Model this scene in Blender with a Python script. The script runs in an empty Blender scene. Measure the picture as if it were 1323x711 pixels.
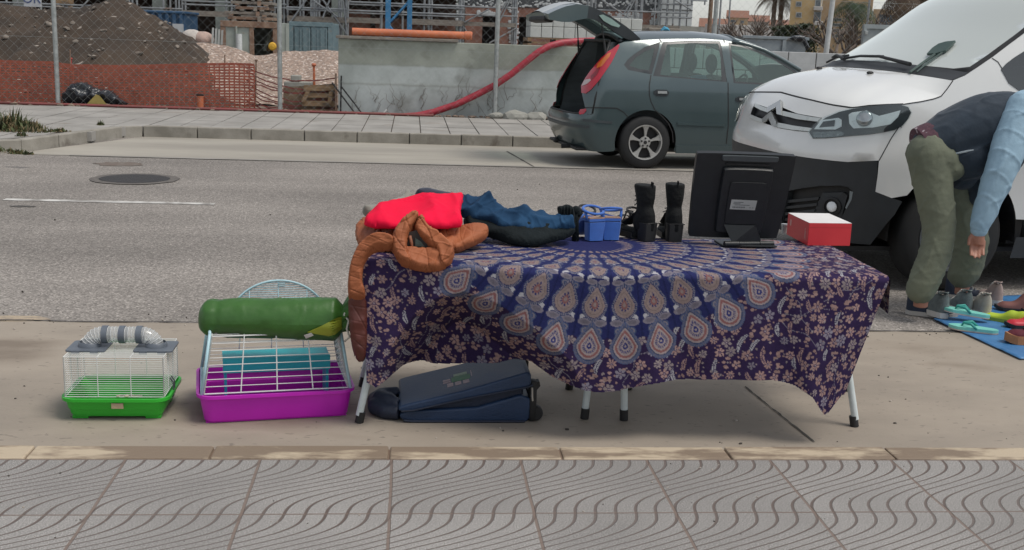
EXPOSURE = 0.6
import bpy, bmesh, math, random
import numpy as np
from mathutils import Vector, Matrix, noise
from mathutils.geometry import delaunay_2d_cdt
random.seed(7); RNG = np.random.default_rng(7)
C = bpy.context.scene.collection
PI = math.pi

# ---------------------------------------------------------------- camera
CX, CY, CF = 661.5, 355.5, 1439.66
CAMH = 1.3794
def _rot(p, r, y):
    cp, sp, cw, sw, cr, sr = math.cos(p), math.sin(p), math.cos(y), math.sin(y), math.cos(r), math.sin(r)
    Ry = np.array([[cw, -sw, 0], [sw, cw, 0], [0, 0, 1]])
    M = np.array([[1, 0, 0], [0, -sp, -cp], [0, cp, -sp]])
    Rr = np.array([[cr, sr, 0], [-sr, cr, 0], [0, 0, 1]])
    return Rr @ M @ Ry
CR = _rot(0.207947, -0.035860, 0.095106)
def ray(px, py):
    return CR.T @ np.array([(px - CX) / CF, (py - CY) / CF, 1.0])
def at(px, py, Y=None, z=None):
    """point of the place seen at that spot of the photograph, at distance Y or height z"""
    d = ray(px, py)
    s = Y / d[1] if Y is not None else (z - CAMH) / d[2]
    return np.array([0, 0, CAMH]) + s * d
def proj(P):
    v = (np.asarray(P, float).reshape(-1, 3) - np.array([0, 0, CAMH])) @ CR.T
    return np.stack([CX + CF * v[:, 0] / v[:, 2], CY + CF * v[:, 1] / v[:, 2]], 1)
def rect(x0, y0, x1, y1, Y):
    a, b = at(x0, (y0 + y1) / 2, Y), at(x1, (y0 + y1) / 2, Y)
    c, d = at((x0 + x1) / 2, y0, Y), at((x0 + x1) / 2, y1, Y)
    return a[0], b[0], d[2], c[2]

ROAD = -0.12; FAR = 0.02

# ---------------------------------------------------------------- materials
def nt(name):
    m = bpy.data.materials.new(name); m.use_nodes = True
    n = m.node_tree.nodes; l = m.node_tree.links
    return m, n, l, n['Principled BSDF']
def sock(x): return x
def col4(c): return (c[0], c[1], c[2], 1.0)
def mat(name, c, c2=None, rough=0.6, metal=0.0, scale=8.0, bump=0.0, bscale=None, spec=0.5, coat=0.0, detail=6.0, lo=0.35, hi=0.65, sheen=0.0, speck=None, stretch=(1, 1, 1), alpha=None, wear=None):
    """surface with two mixed tones of a noise, an optional fine speckle, an optional third wear tone, and a bump"""
    m, n, l, b = nt(name)
    b.inputs['Roughness'].default_value = rough; b.inputs['Metallic'].default_value = metal
    b.inputs['Specular IOR Level'].default_value = spec; b.inputs['Coat Weight'].default_value = coat
    b.inputs['Coat Roughness'].default_value = 0.08
    if sheen: b.inputs['Sheen Weight'].default_value = sheen; b.inputs['Sheen Roughness'].default_value = 0.6
    tc = n.new('ShaderNodeTexCoord'); mp = n.new('ShaderNodeMapping'); mp.inputs['Scale'].default_value = stretch
    l.new(tc.outputs['Object'], mp.inputs['Vector'])
    if c2 is None: c2 = tuple(v * 0.82 for v in c)
    nz = n.new('ShaderNodeTexNoise'); nz.inputs['Scale'].default_value = scale; nz.inputs['Detail'].default_value = detail; nz.inputs['Roughness'].default_value = 0.6
    l.new(mp.outputs[0], nz.inputs['Vector'])
    cr = n.new('ShaderNodeValToRGB'); cr.color_ramp.elements[0].position = lo; cr.color_ramp.elements[1].position = hi
    cr.color_ramp.elements[0].color = col4(c2); cr.color_ramp.elements[1].color = col4(c)
    l.new(nz.outputs['Fac'], cr.inputs['Fac']); out = cr.outputs['Color']
    def over(outc, color, sc, a0, a1, det=3.0):
        z = n.new('ShaderNodeTexNoise'); z.inputs['Scale'].default_value = sc; z.inputs['Detail'].default_value = det
        l.new(mp.outputs[0], z.inputs['Vector'])
        r = n.new('ShaderNodeMapRange'); r.inputs['From Min'].default_value = a0; r.inputs['From Max'].default_value = a1
        l.new(z.outputs['Fac'], r.inputs['Value'])
        mx = n.new('ShaderNodeMix'); mx.data_type = 'RGBA'
        l.new(r.outputs['Result'], mx.inputs['Factor']); l.new(outc, mx.inputs[6]); mx.inputs[7].default_value = col4(color)
        return mx.outputs[2]
    if speck: out = over(out, speck[0], speck[1], speck[2], speck[2] + 0.06, 1.0)
    if wear: out = over(out, wear[0], wear[1], wear[2], wear[2] + 0.12, 8.0)
    l.new(out, b.inputs['Base Color'])
    rr = n.new('ShaderNodeMapRange'); rr.inputs['To Min'].default_value = max(0.02, rough - 0.1); rr.inputs['To Max'].default_value = min(1, rough + 0.1)
    l.new(nz.outputs['Fac'], rr.inputs['Value']); l.new(rr.outputs['Result'], b.inputs['Roughness'])
    if bump:
        bz = n.new('ShaderNodeTexNoise'); bz.inputs['Scale'].default_value = bscale or scale * 4; bz.inputs['Detail'].default_value = 5
        l.new(mp.outputs[0], bz.inputs['Vector'])
        bp = n.new('ShaderNodeBump'); bp.inputs['Strength'].default_value = bump; bp.inputs['Distance'].default_value = 0.02
        l.new(bz.outputs['Fac'], bp.inputs['Height']); l.new(bp.outputs['Normal'], b.inputs['Normal'])
    if alpha is not None: b.inputs['Alpha'].default_value = alpha
    return m
def glass(name, tint, refl=0.12, rough=0.02, film=0.0, filmc=(0.6, 0.65, 0.6)):
    """thin pane: lets light through tinted, reflects more at a glancing angle, with an optional diffuse film"""
    m, n, l, b = nt(name); n.remove(b); o = n['Material Output']
    t = n.new('ShaderNodeBsdfTransparent'); t.inputs[0].default_value = col4(tint)
    g = n.new('ShaderNodeBsdfGlossy'); g.inputs['Roughness'].default_value = rough; g.inputs['Color'].default_value = (0.95, 0.97, 0.95, 1)
    f = n.new('ShaderNodeLayerWeight'); f.inputs['Blend'].default_value = 0.5
    pw = n.new('ShaderNodeMath'); pw.operation = 'POWER'; pw.inputs[1].default_value = 4.0; l.new(f.outputs['Facing'], pw.inputs[0])
    a = n.new('ShaderNodeMath'); a.operation = 'ADD'; a.use_clamp = True; a.inputs[1].default_value = refl + .04; l.new(pw.outputs[0], a.inputs[0])
    mx = n.new('ShaderNodeMixShader'); l.new(a.outputs[0], mx.inputs[0]); l.new(t.outputs[0], mx.inputs[1]); l.new(g.outputs[0], mx.inputs[2])
    out = mx.outputs[0]
    if film:
        d = n.new('ShaderNodeBsdfDiffuse'); d.inputs[0].default_value = col4(filmc)
        m2 = n.new('ShaderNodeMixShader'); m2.inputs[0].default_value = film; l.new(out, m2.inputs[1]); l.new(d.outputs[0], m2.inputs[2]); out = m2.outputs[0]
    l.new(out, o.inputs['Surface'])
    return m

# ---------------------------------------------------------------- mesh builder
class MB:
    def __init__(s): s.v = []; s.f = []; s.mi = []; s.cur = 0
    def add(s, vs, fs):
        o = len(s.v); s.v.extend([tuple(map(float, p)) for p in vs]); s.f.extend([tuple(i + o for i in f) for f in fs]); s.mi.extend([s.cur] * len(fs)); return s
    def box(s, c, size, rot=None, bev=0.0):
        bm = bmesh.new(); bmesh.ops.create_cube(bm, size=1.0)
        for v in bm.verts: v.co = Vector((v.co.x * size[0], v.co.y * size[1], v.co.z * size[2]))
        if bev: bmesh.ops.bevel(bm, geom=list(bm.edges), offset=min(bev, 0.45 * min(size)), segments=2, profile=0.5, affect='EDGES')
        M = Matrix.Translation(Vector(c)) @ (rot.to_4x4() if rot is not None else Matrix())
        bm.verts.index_update()
        s.add([M @ v.co for v in bm.verts], [[v.index for v in f.verts] for f in bm.faces]); bm.free(); return s
    def bx(s, x0, x1, y0, y1, z0, z1, bev=0.0):
        return s.box(((x0 + x1) / 2, (y0 + y1) / 2, (z0 + z1) / 2), (abs(x1 - x0), abs(y1 - y0), abs(z1 - z0)), None, bev)
    def tube(s, path, r, n=8, caps=True, closed=False):
        P = [Vector(p) for p in path]; m = len(P)
        R = r if hasattr(r, '__len__') else [r] * m
        rings = []; up = None
        for i in range(m):
            if closed: t = P[(i + 1) % m] - P[i - 1]
            else: t = P[min(i + 1, m - 1)] - P[max(i - 1, 0)]
            t.normalize()
            if up is None:
                up = Vector((0, 0, 1)) if abs(t.z) < 0.9 else Vector((1, 0, 0))
            up = (up - t * up.dot(t)); up.normalize(); sd = t.cross(up)
            rings.append([P[i] + (up * math.cos(2 * PI * k / n) + sd * math.sin(2 * PI * k / n)) * R[i] for k in range(n)])
        return s.loft(rings, caps=caps, closed=closed)
    def loft(s, rings, caps=True, closed=False, ring=True):
        n = len(rings[0]); vs = [p for r in rings for p in r]; fs = []
        m = len(rings)
        for i in range(m if closed else m - 1):
            a, b = i * n, ((i + 1) % m) * n
            for k in range(n if ring else n - 1):
                k2 = (k + 1) % n
                fs.append((a + k, a + k2, b + k2, b + k))
        if caps and not closed:
            fs.append(tuple(range(n - 1, -1, -1))); fs.append(tuple((m - 1) * n + k for k in range(n)))
        return s.add(vs, fs)
    def cyl(s, p, q, r, n=16, r2=None): return s.tube([p, q], [r, r if r2 is None else r2], n)
    def lathe(s, prof, c=(0, 0, 0), n=32, M=None, caps=True):
        rings = []
        for (r, z) in prof:
            ring = [Vector((r * math.cos(2 * PI * k / n), r * math.sin(2 * PI * k / n), z)) for k in range(n)]
            if M is not None: ring = [M @ p for p in ring]
            rings.append([p + Vector(c) for p in ring])
        return s.loft(rings, caps=caps)
    def prism(s, poly, fn, d0, d1):
        """poly in 2D, fn(u, v, d) -> 3D, capped between depths d0 and d1"""
        n = len(poly)
        vs = [fn(u, v, d0) for u, v in poly] + [fn(u, v, d1) for u, v in poly]
        fs = [tuple(range(n - 1, -1, -1)), tuple(range(n, 2 * n))] + [(k, (k + 1) % n, n + (k + 1) % n, n + k) for k in range(n)]
        return s.add(vs, fs)
    def grid(s, F, nu, nv, wrap=False):
        vs = [F(i / nu, j / nv) for j in range(nv + 1) for i in range(nu + 1)]
        fs = [(j * (nu + 1) + i, j * (nu + 1) + i + 1, (j + 1) * (nu + 1) + i + 1, (j + 1) * (nu + 1) + i) for j in range(nv) for i in range(nu)]
        return s.add(vs, fs)
    def ell(s, c, r, n=16, m=10, rot=None):
        M = rot if rot is not None else Matrix.Identity(3)
        rings = []
        for j in range(1, m):
            th = PI * j / m
            rings.append([Vector(c) + M @ Vector((r[0] * math.sin(th) * math.cos(2 * PI * k / n), r[1] * math.sin(th) * math.sin(2 * PI * k / n), -r[2] * math.cos(th))) for k in range(n)])
        return s.loft(rings)
    def build(s, name, m, parent=None, smooth=None, world=False, loc=None):
        vs = s.v
        me = bpy.data.meshes.new(name)
        off = Vector((0, 0, 0))
        if world and parent is not None:
            Mi = world_of(parent).inverted(); vs = [Mi @ Vector(v) for v in vs]
        elif loc is not None:
            off = Vector(loc); vs = [Vector(v) - off for v in vs]
        me.from_pydata([tuple(v) for v in vs], [], s.f)
        ms = m if isinstance(m, (list, tuple)) else [m]
        for x in ms: me.materials.append(x)
        if len(ms) > 1: me.polygons.foreach_set('material_index', s.mi)
        bm = bmesh.new(); bm.from_mesh(me); bmesh.ops.recalc_face_normals(bm, faces=bm.faces); bm.to_mesh(me); bm.free()
        if smooth:
            me.polygons.foreach_set('use_smooth', [True] * len(me.polygons))
            if smooth is not True: me.set_sharp_from_angle(angle=math.radians(smooth))
        me.update()
        o = bpy.data.objects.new(name, me); C.objects.link(o); o.location = off
        if parent is not None: o.parent = parent
        return o
def world_of(o):
    M = Matrix.LocRotScale(o.location, o.rotation_euler, o.scale)
    return world_of(o.parent) @ M if o.parent else M
def tag(o, label=None, cat=None, group=None, kind=None):
    if label: o['label'] = label
    if cat: o['category'] = cat
    if group: o['group'] = group
    if kind: o['kind'] = kind
    return o
def thing(name, label, cat, loc=(0, 0, 0), rz=0, group=None):
    o = bpy.data.objects.new(name, None); C.objects.link(o); o.location = loc; o.rotation_euler = (0, 0, rz)
    o.empty_display_size = 0.1
    return tag(o, label, cat, group)
def base_of(mb):
    a = np.array(mb.v); return ((a[:, 0].min() + a[:, 0].max()) / 2, (a[:, 1].min() + a[:, 1].max()) / 2, a[:, 2].min())
def solo(name, mb, m, label, cat, group=None, smooth=None):
    return tag(mb.build(name, m, None, smooth, loc=base_of(mb)), label, cat, group)
def struct(name, mb, m, smooth=None): return tag(mb.build(name, m, None, smooth), kind='structure')
def copy_tree(o, parent=None):
    c = o.copy(); C.objects.link(c)
    if parent is not None: c.parent = parent
    for ch in list(o.children): copy_tree(ch, c)
    return c
def mod(o, kind, **kw):
    m = o.modifiers.new(kind.lower(), kind)
    for k, v in kw.items(): setattr(m, k, v)
    return m
def remesh(o, voxel, smooth_it=6):
    mod(o, 'REMESH', mode='VOXEL', voxel_size=voxel, use_smooth_shade=True)
    if smooth_it: mod(o, 'SMOOTH', factor=0.5, iterations=smooth_it)
def crumple(o, folds, low=(), seed=1):
    """turn the object's shape into a plain mesh and press folds into it: folds = (wave vector, height, sharpness)"""
    dg = bpy.context.evaluated_depsgraph_get(); dg.update(); me = bpy.data.meshes.new_from_object(o.evaluated_get(dg)); o.modifiers.clear(); old = o.data; mats = [m for m in old.materials]; o.data = me
    me.materials.clear(); [me.materials.append(m) for m in mats]
    n = len(me.vertices); P = np.empty(n * 3); me.vertices.foreach_get('co', P); P = P.reshape(-1, 3); N = np.empty(n * 3); me.vertices.foreach_get('normal', N); N = N.reshape(-1, 3)
    r = np.random.default_rng(seed); Wp = np.zeros(n)
    for k in range(5): kv = r.normal(0, 1, 3) * (7 + 4 * k); Wp += np.sin(P @ kv + r.uniform(0, 6)) / (1 + .5 * k)
    D = np.zeros(n)
    for kv, a, sh in folds:
        env = .35 + .65 * (.5 + .5 * np.sin(P @ (r.normal(0, 1, 3) * 9) + r.uniform(0, 6) + Wp))
        D += a * env * np.exp(-(np.sin(.5 * (P @ np.array(kv)) + .75 * Wp + r.uniform(0, 6)) / sh) ** 2)
    for f, a in low: D += a * np.sin(P @ (r.normal(0, 1, 3) * f) + r.uniform(0, 6) + .5 * Wp)
    P = P + N * D[:, None]; me.vertices.foreach_set('co', P.ravel()); me.polygons.foreach_set('use_smooth', [True] * len(me.polygons)); me.update()
def fbm(x, y, z=0.0, o=4):
    s = 0; a = 1; f = 1
    for _ in range(o): s += a * noise.noise(Vector((x * f, y * f, z * f + 3.1))); a *= 0.5; f *= 2.03
    return s
def inpoly(P, poly):
    P = np.asarray(P, float); x, y = P[:, 0], P[:, 1]; r = np.zeros(len(P), bool); n = len(poly); j = n - 1
    for i in range(n):
        xi, yi = poly[i]; xj, yj = poly[j]
        c = ((yi > y) != (yj > y)) & (x < (xj - xi) * (y - yi) / ((yj - yi) if yj != yi else 1e-12) + xi)
        r ^= c; j = i
    return r
def edist(P, poly):
    P = np.asarray(P, float); d = np.full(len(P), 1e9); n = len(poly)
    for i in range(n):
        a = np.array(poly[i]); b = np.array(poly[(i + 1) % n]); ab = b - a; L = (ab ** 2).sum() + 1e-12
        t = np.clip(((P - a) @ ab) / L, 0, 1); d = np.minimum(d, np.sqrt(((P - a - t[:, None] * ab) ** 2).sum(1)))
    return d
def smoothpoly(poly, k=2):
    """round the corners of a closed outline (Chaikin)"""
    for _ in range(k):
        q = []
        for i in range(len(poly)):
            a, b = np.array(poly[i], float), np.array(poly[(i + 1) % len(poly)], float)
            q += [tuple(a * .75 + b * .25), tuple(a * .25 + b * .75)]
        poly = q
    return poly
def densify(poly, step):
    q = []
    for i in range(len(poly)):
        a, b = np.array(poly[i], float), np.array(poly[(i + 1) % len(poly)], float)
        k = max(1, int(np.hypot(*(b - a)) / step)); q += [tuple(a + (b - a) * j / k) for j in range(k)]
    return q
def trimesh(outline, holes=(), step=0.05, extra=()):
    """triangles of a 2D outline with holes, with inner points on a grid"""
    loops = [densify(outline, step)] + [densify(h, step) for h in holes]
    pts = []; edges = []
    for lp in loops:
        o = len(pts); pts += lp; edges += [(o + i, o + (i + 1) % len(lp)) for i in range(len(lp))]
    a = np.array(loops[0]); x0, y0 = a.min(0); x1, y1 = a.max(0)
    gx, gy = np.meshgrid(np.arange(x0 + step / 2, x1, step), np.arange(y0 + step / 2, y1, step))
    gx = gx + (np.arange(gx.shape[0]) % 2)[:, None] * step * 0.5
    G = np.stack([gx.ravel(), gy.ravel()], 1)
    ok = inpoly(G, loops[0]) & (edist(G, loops[0]) > step * 0.45)
    for h in loops[1:]: ok &= ~inpoly(G, h) & (edist(G, h) > step * 0.45)
    pts += [tuple(p) for p in G[ok]]
    vs, es, fs, *_ = delaunay_2d_cdt([Vector(p) for p in pts], edges, [], 0, 1e-6)
    V = np.array([tuple(v) for v in vs])
    ct = np.array([V[list(f)].mean(0) for f in fs])
    ok = inpoly(ct, loops[0])
    for h in loops[1:]: ok &= ~inpoly(ct, h)
    F = [tuple(f) for f, k in zip(fs, ok) if k]
    used = sorted({i for f in F for i in f}); mp = {k: i for i, k in enumerate(used)}
    return V[used], [tuple(mp[i] for i in f) for f in F], loops
def boundary(F):
    e = {}
    for f in F:
        for i in range(len(f)):
            k = (f[i], f[(i + 1) % len(f)]); e[k] = 1
    return [k for k in e if (k[1], k[0]) not in e]
def panel(S, outline, holes=(), step=0.05, thick=0.0, inward=None):
    """MB of the surface S(u, v) -> xyz inside an outline, with an edge folded `thick` along `inward`"""
    V, F, _ = trimesh(outline, holes, step); P = [np.array(S(*p), float) for p in V]
    mb = MB(); mb.add(P, F)
    if thick:
        n = len(P); iv = inward
        Q = [p + (np.array(iv(*V[i])) if callable(iv) else np.array(iv)) * thick for i, p in enumerate(P)]
        bd = boundary(F); idx = {}
        vs = []; fs = []
        for a, b in bd:
            o = len(vs); vs += [P[a], P[b], Q[b], Q[a]]; fs.append((o, o + 1, o + 2, o + 3))
        mb.add(vs, fs)
    return mb
def slab(S, outline, holes=(), step=0.05, d=0.01, N=None):
    """closed solid: surface S(u, v, h) between h = 0 and h = d"""
    V, F, _ = trimesh(outline, holes, step); n = len(V)
    P = [S(u, v, d) for u, v in V] + [S(u, v, 0) for u, v in V]
    fs = list(F) + [tuple(i + n for i in reversed(f)) for f in F] + [(a, a + n, b + n, b) for a, b in boundary(F)]
    mb = MB(); mb.add(P, fs); return mb
def pillow(outline, to3, nrm, h, r, fold=None, back=0.3, step=0.02, base=0.004):
    """cloth heap: a 2D outline inflated towards nrm by h (rim radius r) with folds, its back inflated less"""
    V, F, lp = trimesh(outline, (), step); d = edist(V, lp[0])
    t = np.clip(d / r, 0, 1); k = np.sqrt(1 - (1 - t) ** 2)
    nrm = np.array(nrm, float) / np.linalg.norm(nrm)
    fo = np.array([fold(u, v) for u, v in V]) if fold else np.zeros(len(V))
    P = [np.array(to3(u, v)) + nrm * (base + (h + fo[i]) * k[i]) for i, (u, v) in enumerate(V)]
    Q = [np.array(to3(u, v)) - nrm * (base + back * h * k[i]) for i, (u, v) in enumerate(V)]
    n = len(V)
    fs = list(F) + [tuple(i + n for i in reversed(f)) for f in F] + [(a, a + n, b + n, b) for a, b in boundary(F)]
    mb = MB(); mb.add(P + Q, fs); return mb
def text_obj(name, body, size, m, parent, M, extrude=0.002):
    """lettering as a mesh: a font curve turned into a mesh"""
    cu = bpy.data.curves.new(name, 'FONT'); cu.body = body; cu.size = size; cu.extrude = extrude; cu.align_x = 'CENTER'; cu.align_y = 'CENTER'
    o = bpy.data.objects.new(name, cu); C.objects.link(o)
    dg = bpy.context.evaluated_depsgraph_get(); me = bpy.data.meshes.new_from_object(o.evaluated_get(dg))
    bpy.data.objects.remove(o); me.materials.clear(); me.materials.append(m); me.transform(M)
    t = bpy.data.objects.new(name, me); C.objects.link(t); t.parent = parent
    return t
# ---------------------------------------------------------------- light and air
sc = bpy.context.scene
w = bpy.data.worlds.new('World'); sc.world = w; w.use_nodes = True
wn, wl = w.node_tree.nodes, w.node_tree.links
sky = wn.new('ShaderNodeTexSky'); sky.sky_type = 'NISHITA'; sky.sun_disc = False
SUN_EL, SUN_AZ = 64, 120            # azimuth measured clockwise from +Y
sky.sun_elevation = math.radians(SUN_EL); sky.sun_rotation = math.radians(SUN_AZ)
sky.air_density = 1.0; sky.dust_density = 1.2; sky.ozone_density = 1.0
bg = wn['Background']; bg.inputs['Strength'].default_value = 0.10
hs = wn.new('ShaderNodeHueSaturation'); hs.inputs['Saturation'].default_value = 0.3   # high cloud greys the sky
wl.new(sky.outputs[0], hs.inputs['Color']); wl.new(hs.outputs[0], bg.inputs[0])
sl = bpy.data.lights.new('sun', 'SUN'); sl.energy = 1.45; sl.angle = math.radians(22); sl.color = (1.0, 0.94, 0.86)
so = bpy.data.objects.new('sun', sl); C.objects.link(so)
sd = Vector((math.sin(math.radians(SUN_AZ)) * math.cos(math.radians(SUN_EL)), math.cos(math.radians(SUN_AZ)) * math.cos(math.radians(SUN_EL)), math.sin(math.radians(SUN_EL))))
so.rotation_euler = sd.to_track_quat('Z', 'Y').to_euler(); so.location = (0, 0, 30)
sc.view_settings.view_transform = 'Standard'; sc.view_settings.look = 'None'; sc.view_settings.gamma = 1; sc.view_settings.exposure = EXPOSURE
cam = bpy.data.cameras.new('camera'); co = bpy.data.objects.new('camera', cam); C.objects.link(co); sc.camera = co
cam.sensor_width = 36; cam.sensor_fit = 'HORIZONTAL'; cam.lens = 36 * CF / 1323; cam.clip_end = 3000; cam.clip_start = 0.05
Mc = Matrix(((CR[0][0], -CR[1][0], -CR[2][0], 0), (CR[0][1], -CR[1][1], -CR[2][1], 0), (CR[0][2], -CR[1][2], -CR[2][2], CAMH), (0, 0, 0, 1)))
co.matrix_world = Mc
sc.cycles.max_bounces = 8; sc.cycles.transparent_max_bounces = 24

# ---------------------------------------------------------------- setting
def sheet(name, x0, x1, y0, y1, z, m): return struct(name, MB().add([(x0, y0, z), (x1, y0, z), (x1, y1, z), (x0, y1, z)], [(0, 1, 2, 3)]), m)
def m_asphalt():
    m, n, l, b = nt('asphalt'); tc = n.new('ShaderNodeTexCoord')
    v = n.new('ShaderNodeTexVoronoi'); v.inputs['Scale'].default_value = 95; l.new(tc.outputs['Object'], v.inputs['Vector'])
    cr = n.new('ShaderNodeValToRGB'); e = cr.color_ramp.elements
    e[0].position = 0.0; e[0].color = (0.12, 0.108, 0.096, 1); e[1].position = 1.0; e[1].color = (0.52, 0.475, 0.43, 1)
    k = cr.color_ramp.elements.new(0.45); k.color = (0.23, 0.21, 0.19, 1)
    k = cr.color_ramp.elements.new(0.75); k.color = (0.30, 0.275, 0.248, 1)
    l.new(v.outputs['Color'], cr.inputs['Fac'])
    z = n.new('ShaderNodeTexNoise'); z.inputs['Scale'].default_value = 0.55; z.inputs['Detail'].default_value = 8; l.new(tc.outputs['Object'], z.inputs['Vector'])
    mp = n.new('ShaderNodeMapping'); mp.inputs['Scale'].default_value = (0.12, 1.1, 1); l.new(tc.outputs['Object'], mp.inputs[0])
    z2 = n.new('ShaderNodeTexNoise'); z2.inputs['Scale'].default_value = 1.0; z2.inputs['Detail'].default_value = 4; l.new(mp.outputs[0], z2.inputs['Vector'])
    s = n.new('ShaderNodeMath'); s.operation = 'ADD'; l.new(z.outputs['Fac'], s.inputs[0]); l.new(z2.outputs['Fac'], s.inputs[1])
    r = n.new('ShaderNodeMapRange'); r.inputs[1].default_value = 0.7; r.inputs[2].default_value = 1.3; r.inputs[3].default_value = 0.74; r.inputs[4].default_value = 1.16; l.new(s.outputs[0], r.inputs[0])
    mx = n.new('ShaderNodeMix'); mx.data_type = 'RGBA'; mx.blend_type = 'MULTIPLY'; mx.inputs['Factor'].default_value = 1
    l.new(cr.outputs[0], mx.inputs[6]); l.new(r.outputs[0], mx.inputs[7]); l.new(mx.outputs[2], b.inputs['Base Color'])
    b.inputs['Roughness'].default_value = 0.85; b.inputs['Specular IOR Level'].default_value = 0.35
    bp = n.new('ShaderNodeBump'); bp.inputs['Strength'].default_value = 0.6; bp.inputs['Distance'].default_value = 0.006; l.new(v.outputs['Distance'], bp.inputs['Height']); l.new(bp.outputs[0], b.inputs['Normal'])
    return m
M_ASPH = m_asphalt()
M_LANE = mat('lane_concrete', (0.355, 0.305, 0.245), (0.25, 0.215, 0.175), rough=0.78, scale=1.3, detail=9, bump=0.12, bscale=120, speck=((0.2, 0.17, 0.14), 45, 0.68), wear=((0.19, 0.155, 0.12), 1.3, 0.55), stretch=(0.6, 1.2, 1))
M_LANEF = mat('far_lane_concrete', (0.36, 0.335, 0.285), (0.26, 0.24, 0.205), rough=0.85, scale=1.1, detail=8, bump=0.1, bscale=60, stretch=(0.3, 1.2, 1))
M_DIRTG = mat('site_soil', (0.2, 0.15, 0.11), (0.11, 0.085, 0.065), rough=0.95, scale=2, bump=0.5)
M_GROUND = mat('far_ground', (0.2, 0.18, 0.14), (0.13, 0.12, 0.09), rough=0.95, scale=0.3)

def m_tiles(T, x0, y0):
    """grey wave-grooved pavement slabs: brownish grooves that swing across each slab row, and brown joints"""
    m, n, l, b = nt('wave_slabs'); tc = n.new('ShaderNodeTexCoord'); sp = n.new('ShaderNodeSeparateXYZ'); l.new(tc.outputs['Object'], sp.inputs[0])
    def M(op, a, c=None, d=None):
        k = n.new('ShaderNodeMath'); k.operation = op
        for i, q in enumerate((a, c, d)):
            if q is None: continue
            if isinstance(q, (int, float)): k.inputs[i].default_value = q
            else: l.new(q, k.inputs[i])
        return k.outputs[0]
    wob = n.new('ShaderNodeTexNoise'); wob.inputs['Scale'].default_value = 6; l.new(tc.outputs['Object'], wob.inputs['Vector'])
    wv = M('MULTIPLY', M('SUBTRACT', wob.outputs['Fac'], 0.5), 0.012)
    u = M('ADD', M('DIVIDE', M('SUBTRACT', sp.outputs[0], x0), T), wv)
    s = M('ADD', M('DIVIDE', M('SUBTRACT', y0, sp.outputs[1]), T), wv)
    sh = M('SUBTRACT', s, M('DIVIDE', M('SINE', M('MULTIPLY', s, 2 * PI)), 2 * PI * 1.12))
    g = M('FRACT', M('MULTIPLY', M('ADD', u, sh), 7.0))
    gd = M('ABSOLUTE', M('SUBTRACT', g, 0.5))                   # 0.5 at a groove
    def stepm(v, a, c2):
        r = n.new('ShaderNodeMapRange'); r.interpolation_type = 'SMOOTHSTEP'; r.inputs[1].default_value = a; r.inputs[2].default_value = c2; l.new(v, r.inputs[0]); return r.outputs[0]
    # groove width seen across the wave: thinner where the wave runs steeply
    gm = stepm(gd, 0.392, 0.45)
    ju = M('ABSOLUTE', M('SUBTRACT', M('FRACT', u), 0.5)); js = M('ABSOLUTE', M('SUBTRACT', M('FRACT', s), 0.5))
    jm = M('MAXIMUM', stepm(ju, 0.4865, 0.492), stepm(js, 0.489, 0.4945))
    z = n.new('ShaderNodeTexNoise'); z.inputs['Scale'].default_value = 260; z.inputs['Detail'].default_value = 2; l.new(tc.outputs['Object'], z.inputs['Vector'])
    cr = n.new('ShaderNodeValToRGB'); e = cr.color_ramp.elements; e[0].position = 0.3; e[0].color = (0.145, 0.138, 0.130, 1); e[1].position = 0.68; e[1].color = (0.43, 0.41, 0.385, 1); k = e.new(0.5); k.color = (0.228, 0.218, 0.206, 1)
    l.new(z.outputs['Fac'], cr.inputs[0])
    z2 = n.new('ShaderNodeTexNoise'); z2.inputs['Scale'].default_value = 2.2; z2.inputs['Detail'].default_value = 7; l.new(tc.outputs['Object'], z2.inputs['Vector'])
    # each slab a slightly different grey
    wn2 = n.new('ShaderNodeTexWhiteNoise'); cb = n.new('ShaderNodeCombineXYZ'); l.new(M('FLOOR', u), cb.inputs[0]); l.new(M('FLOOR', s), cb.inputs[1]); l.new(cb.outputs[0], wn2.inputs['Vector'])
    f = M('MULTIPLY', M('ADD', 0.68, M('MULTIPLY', z2.outputs['Fac'], 0.62)), M('ADD', 0.90, M('MULTIPLY', wn2.outputs['Value'], 0.18)))
    mx = n.new('ShaderNodeMix'); mx.data_type = 'RGBA'; mx.blend_type = 'MULTIPLY'; mx.inputs['Factor'].default_value = 1; l.new(cr.outputs[0], mx.inputs[6]); l.new(f, mx.inputs[7])
    m2 = n.new('ShaderNodeMix'); m2.data_type = 'RGBA'; l.new(M('MULTIPLY', M('MULTIPLY', gm, 0.85), M('ADD', 0.5, z2.outputs['Fac'])), m2.inputs['Factor']); l.new(mx.outputs[2], m2.inputs[6]); m2.inputs[7].default_value = (0.105, 0.078, 0.066, 1)
    m3 = n.new('ShaderNodeMix'); m3.data_type = 'RGBA'; l.new(M('MULTIPLY', jm, 0.9), m3.inputs['Factor']); l.new(m2.outputs[2], m3.inputs[6]); m3.inputs[7].default_value = (0.175, 0.13, 0.105, 1)
    l.new(m3.outputs[2], b.inputs['Base Color']); b.inputs['Roughness'].default_value = 0.75
    h = M('SUBTRACT', M('SUBTRACT', M('MULTIPLY', z.outputs['Fac'], 0.12), M('MULTIPLY', gm, 0.7)), jm)
    bp = n.new('ShaderNodeBump'); bp.inputs['Strength'].default_value = 0.7; bp.inputs['Distance'].default_value = 0.005; l.new(h, bp.inputs['Height']); l.new(bp.outputs[0], b.inputs['Normal'])
    return m
TX0, TY0, TT = -0.9032, 3.5148, 0.43
M_TILE = m_tiles(TT, TX0, TY0)
sheet('ground', -900, 900, -900, 1500, -0.35, M_GROUND)
sheet('road', -70, 70, 3.6, 17, ROAD - 0.004, M_ASPH)
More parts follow.
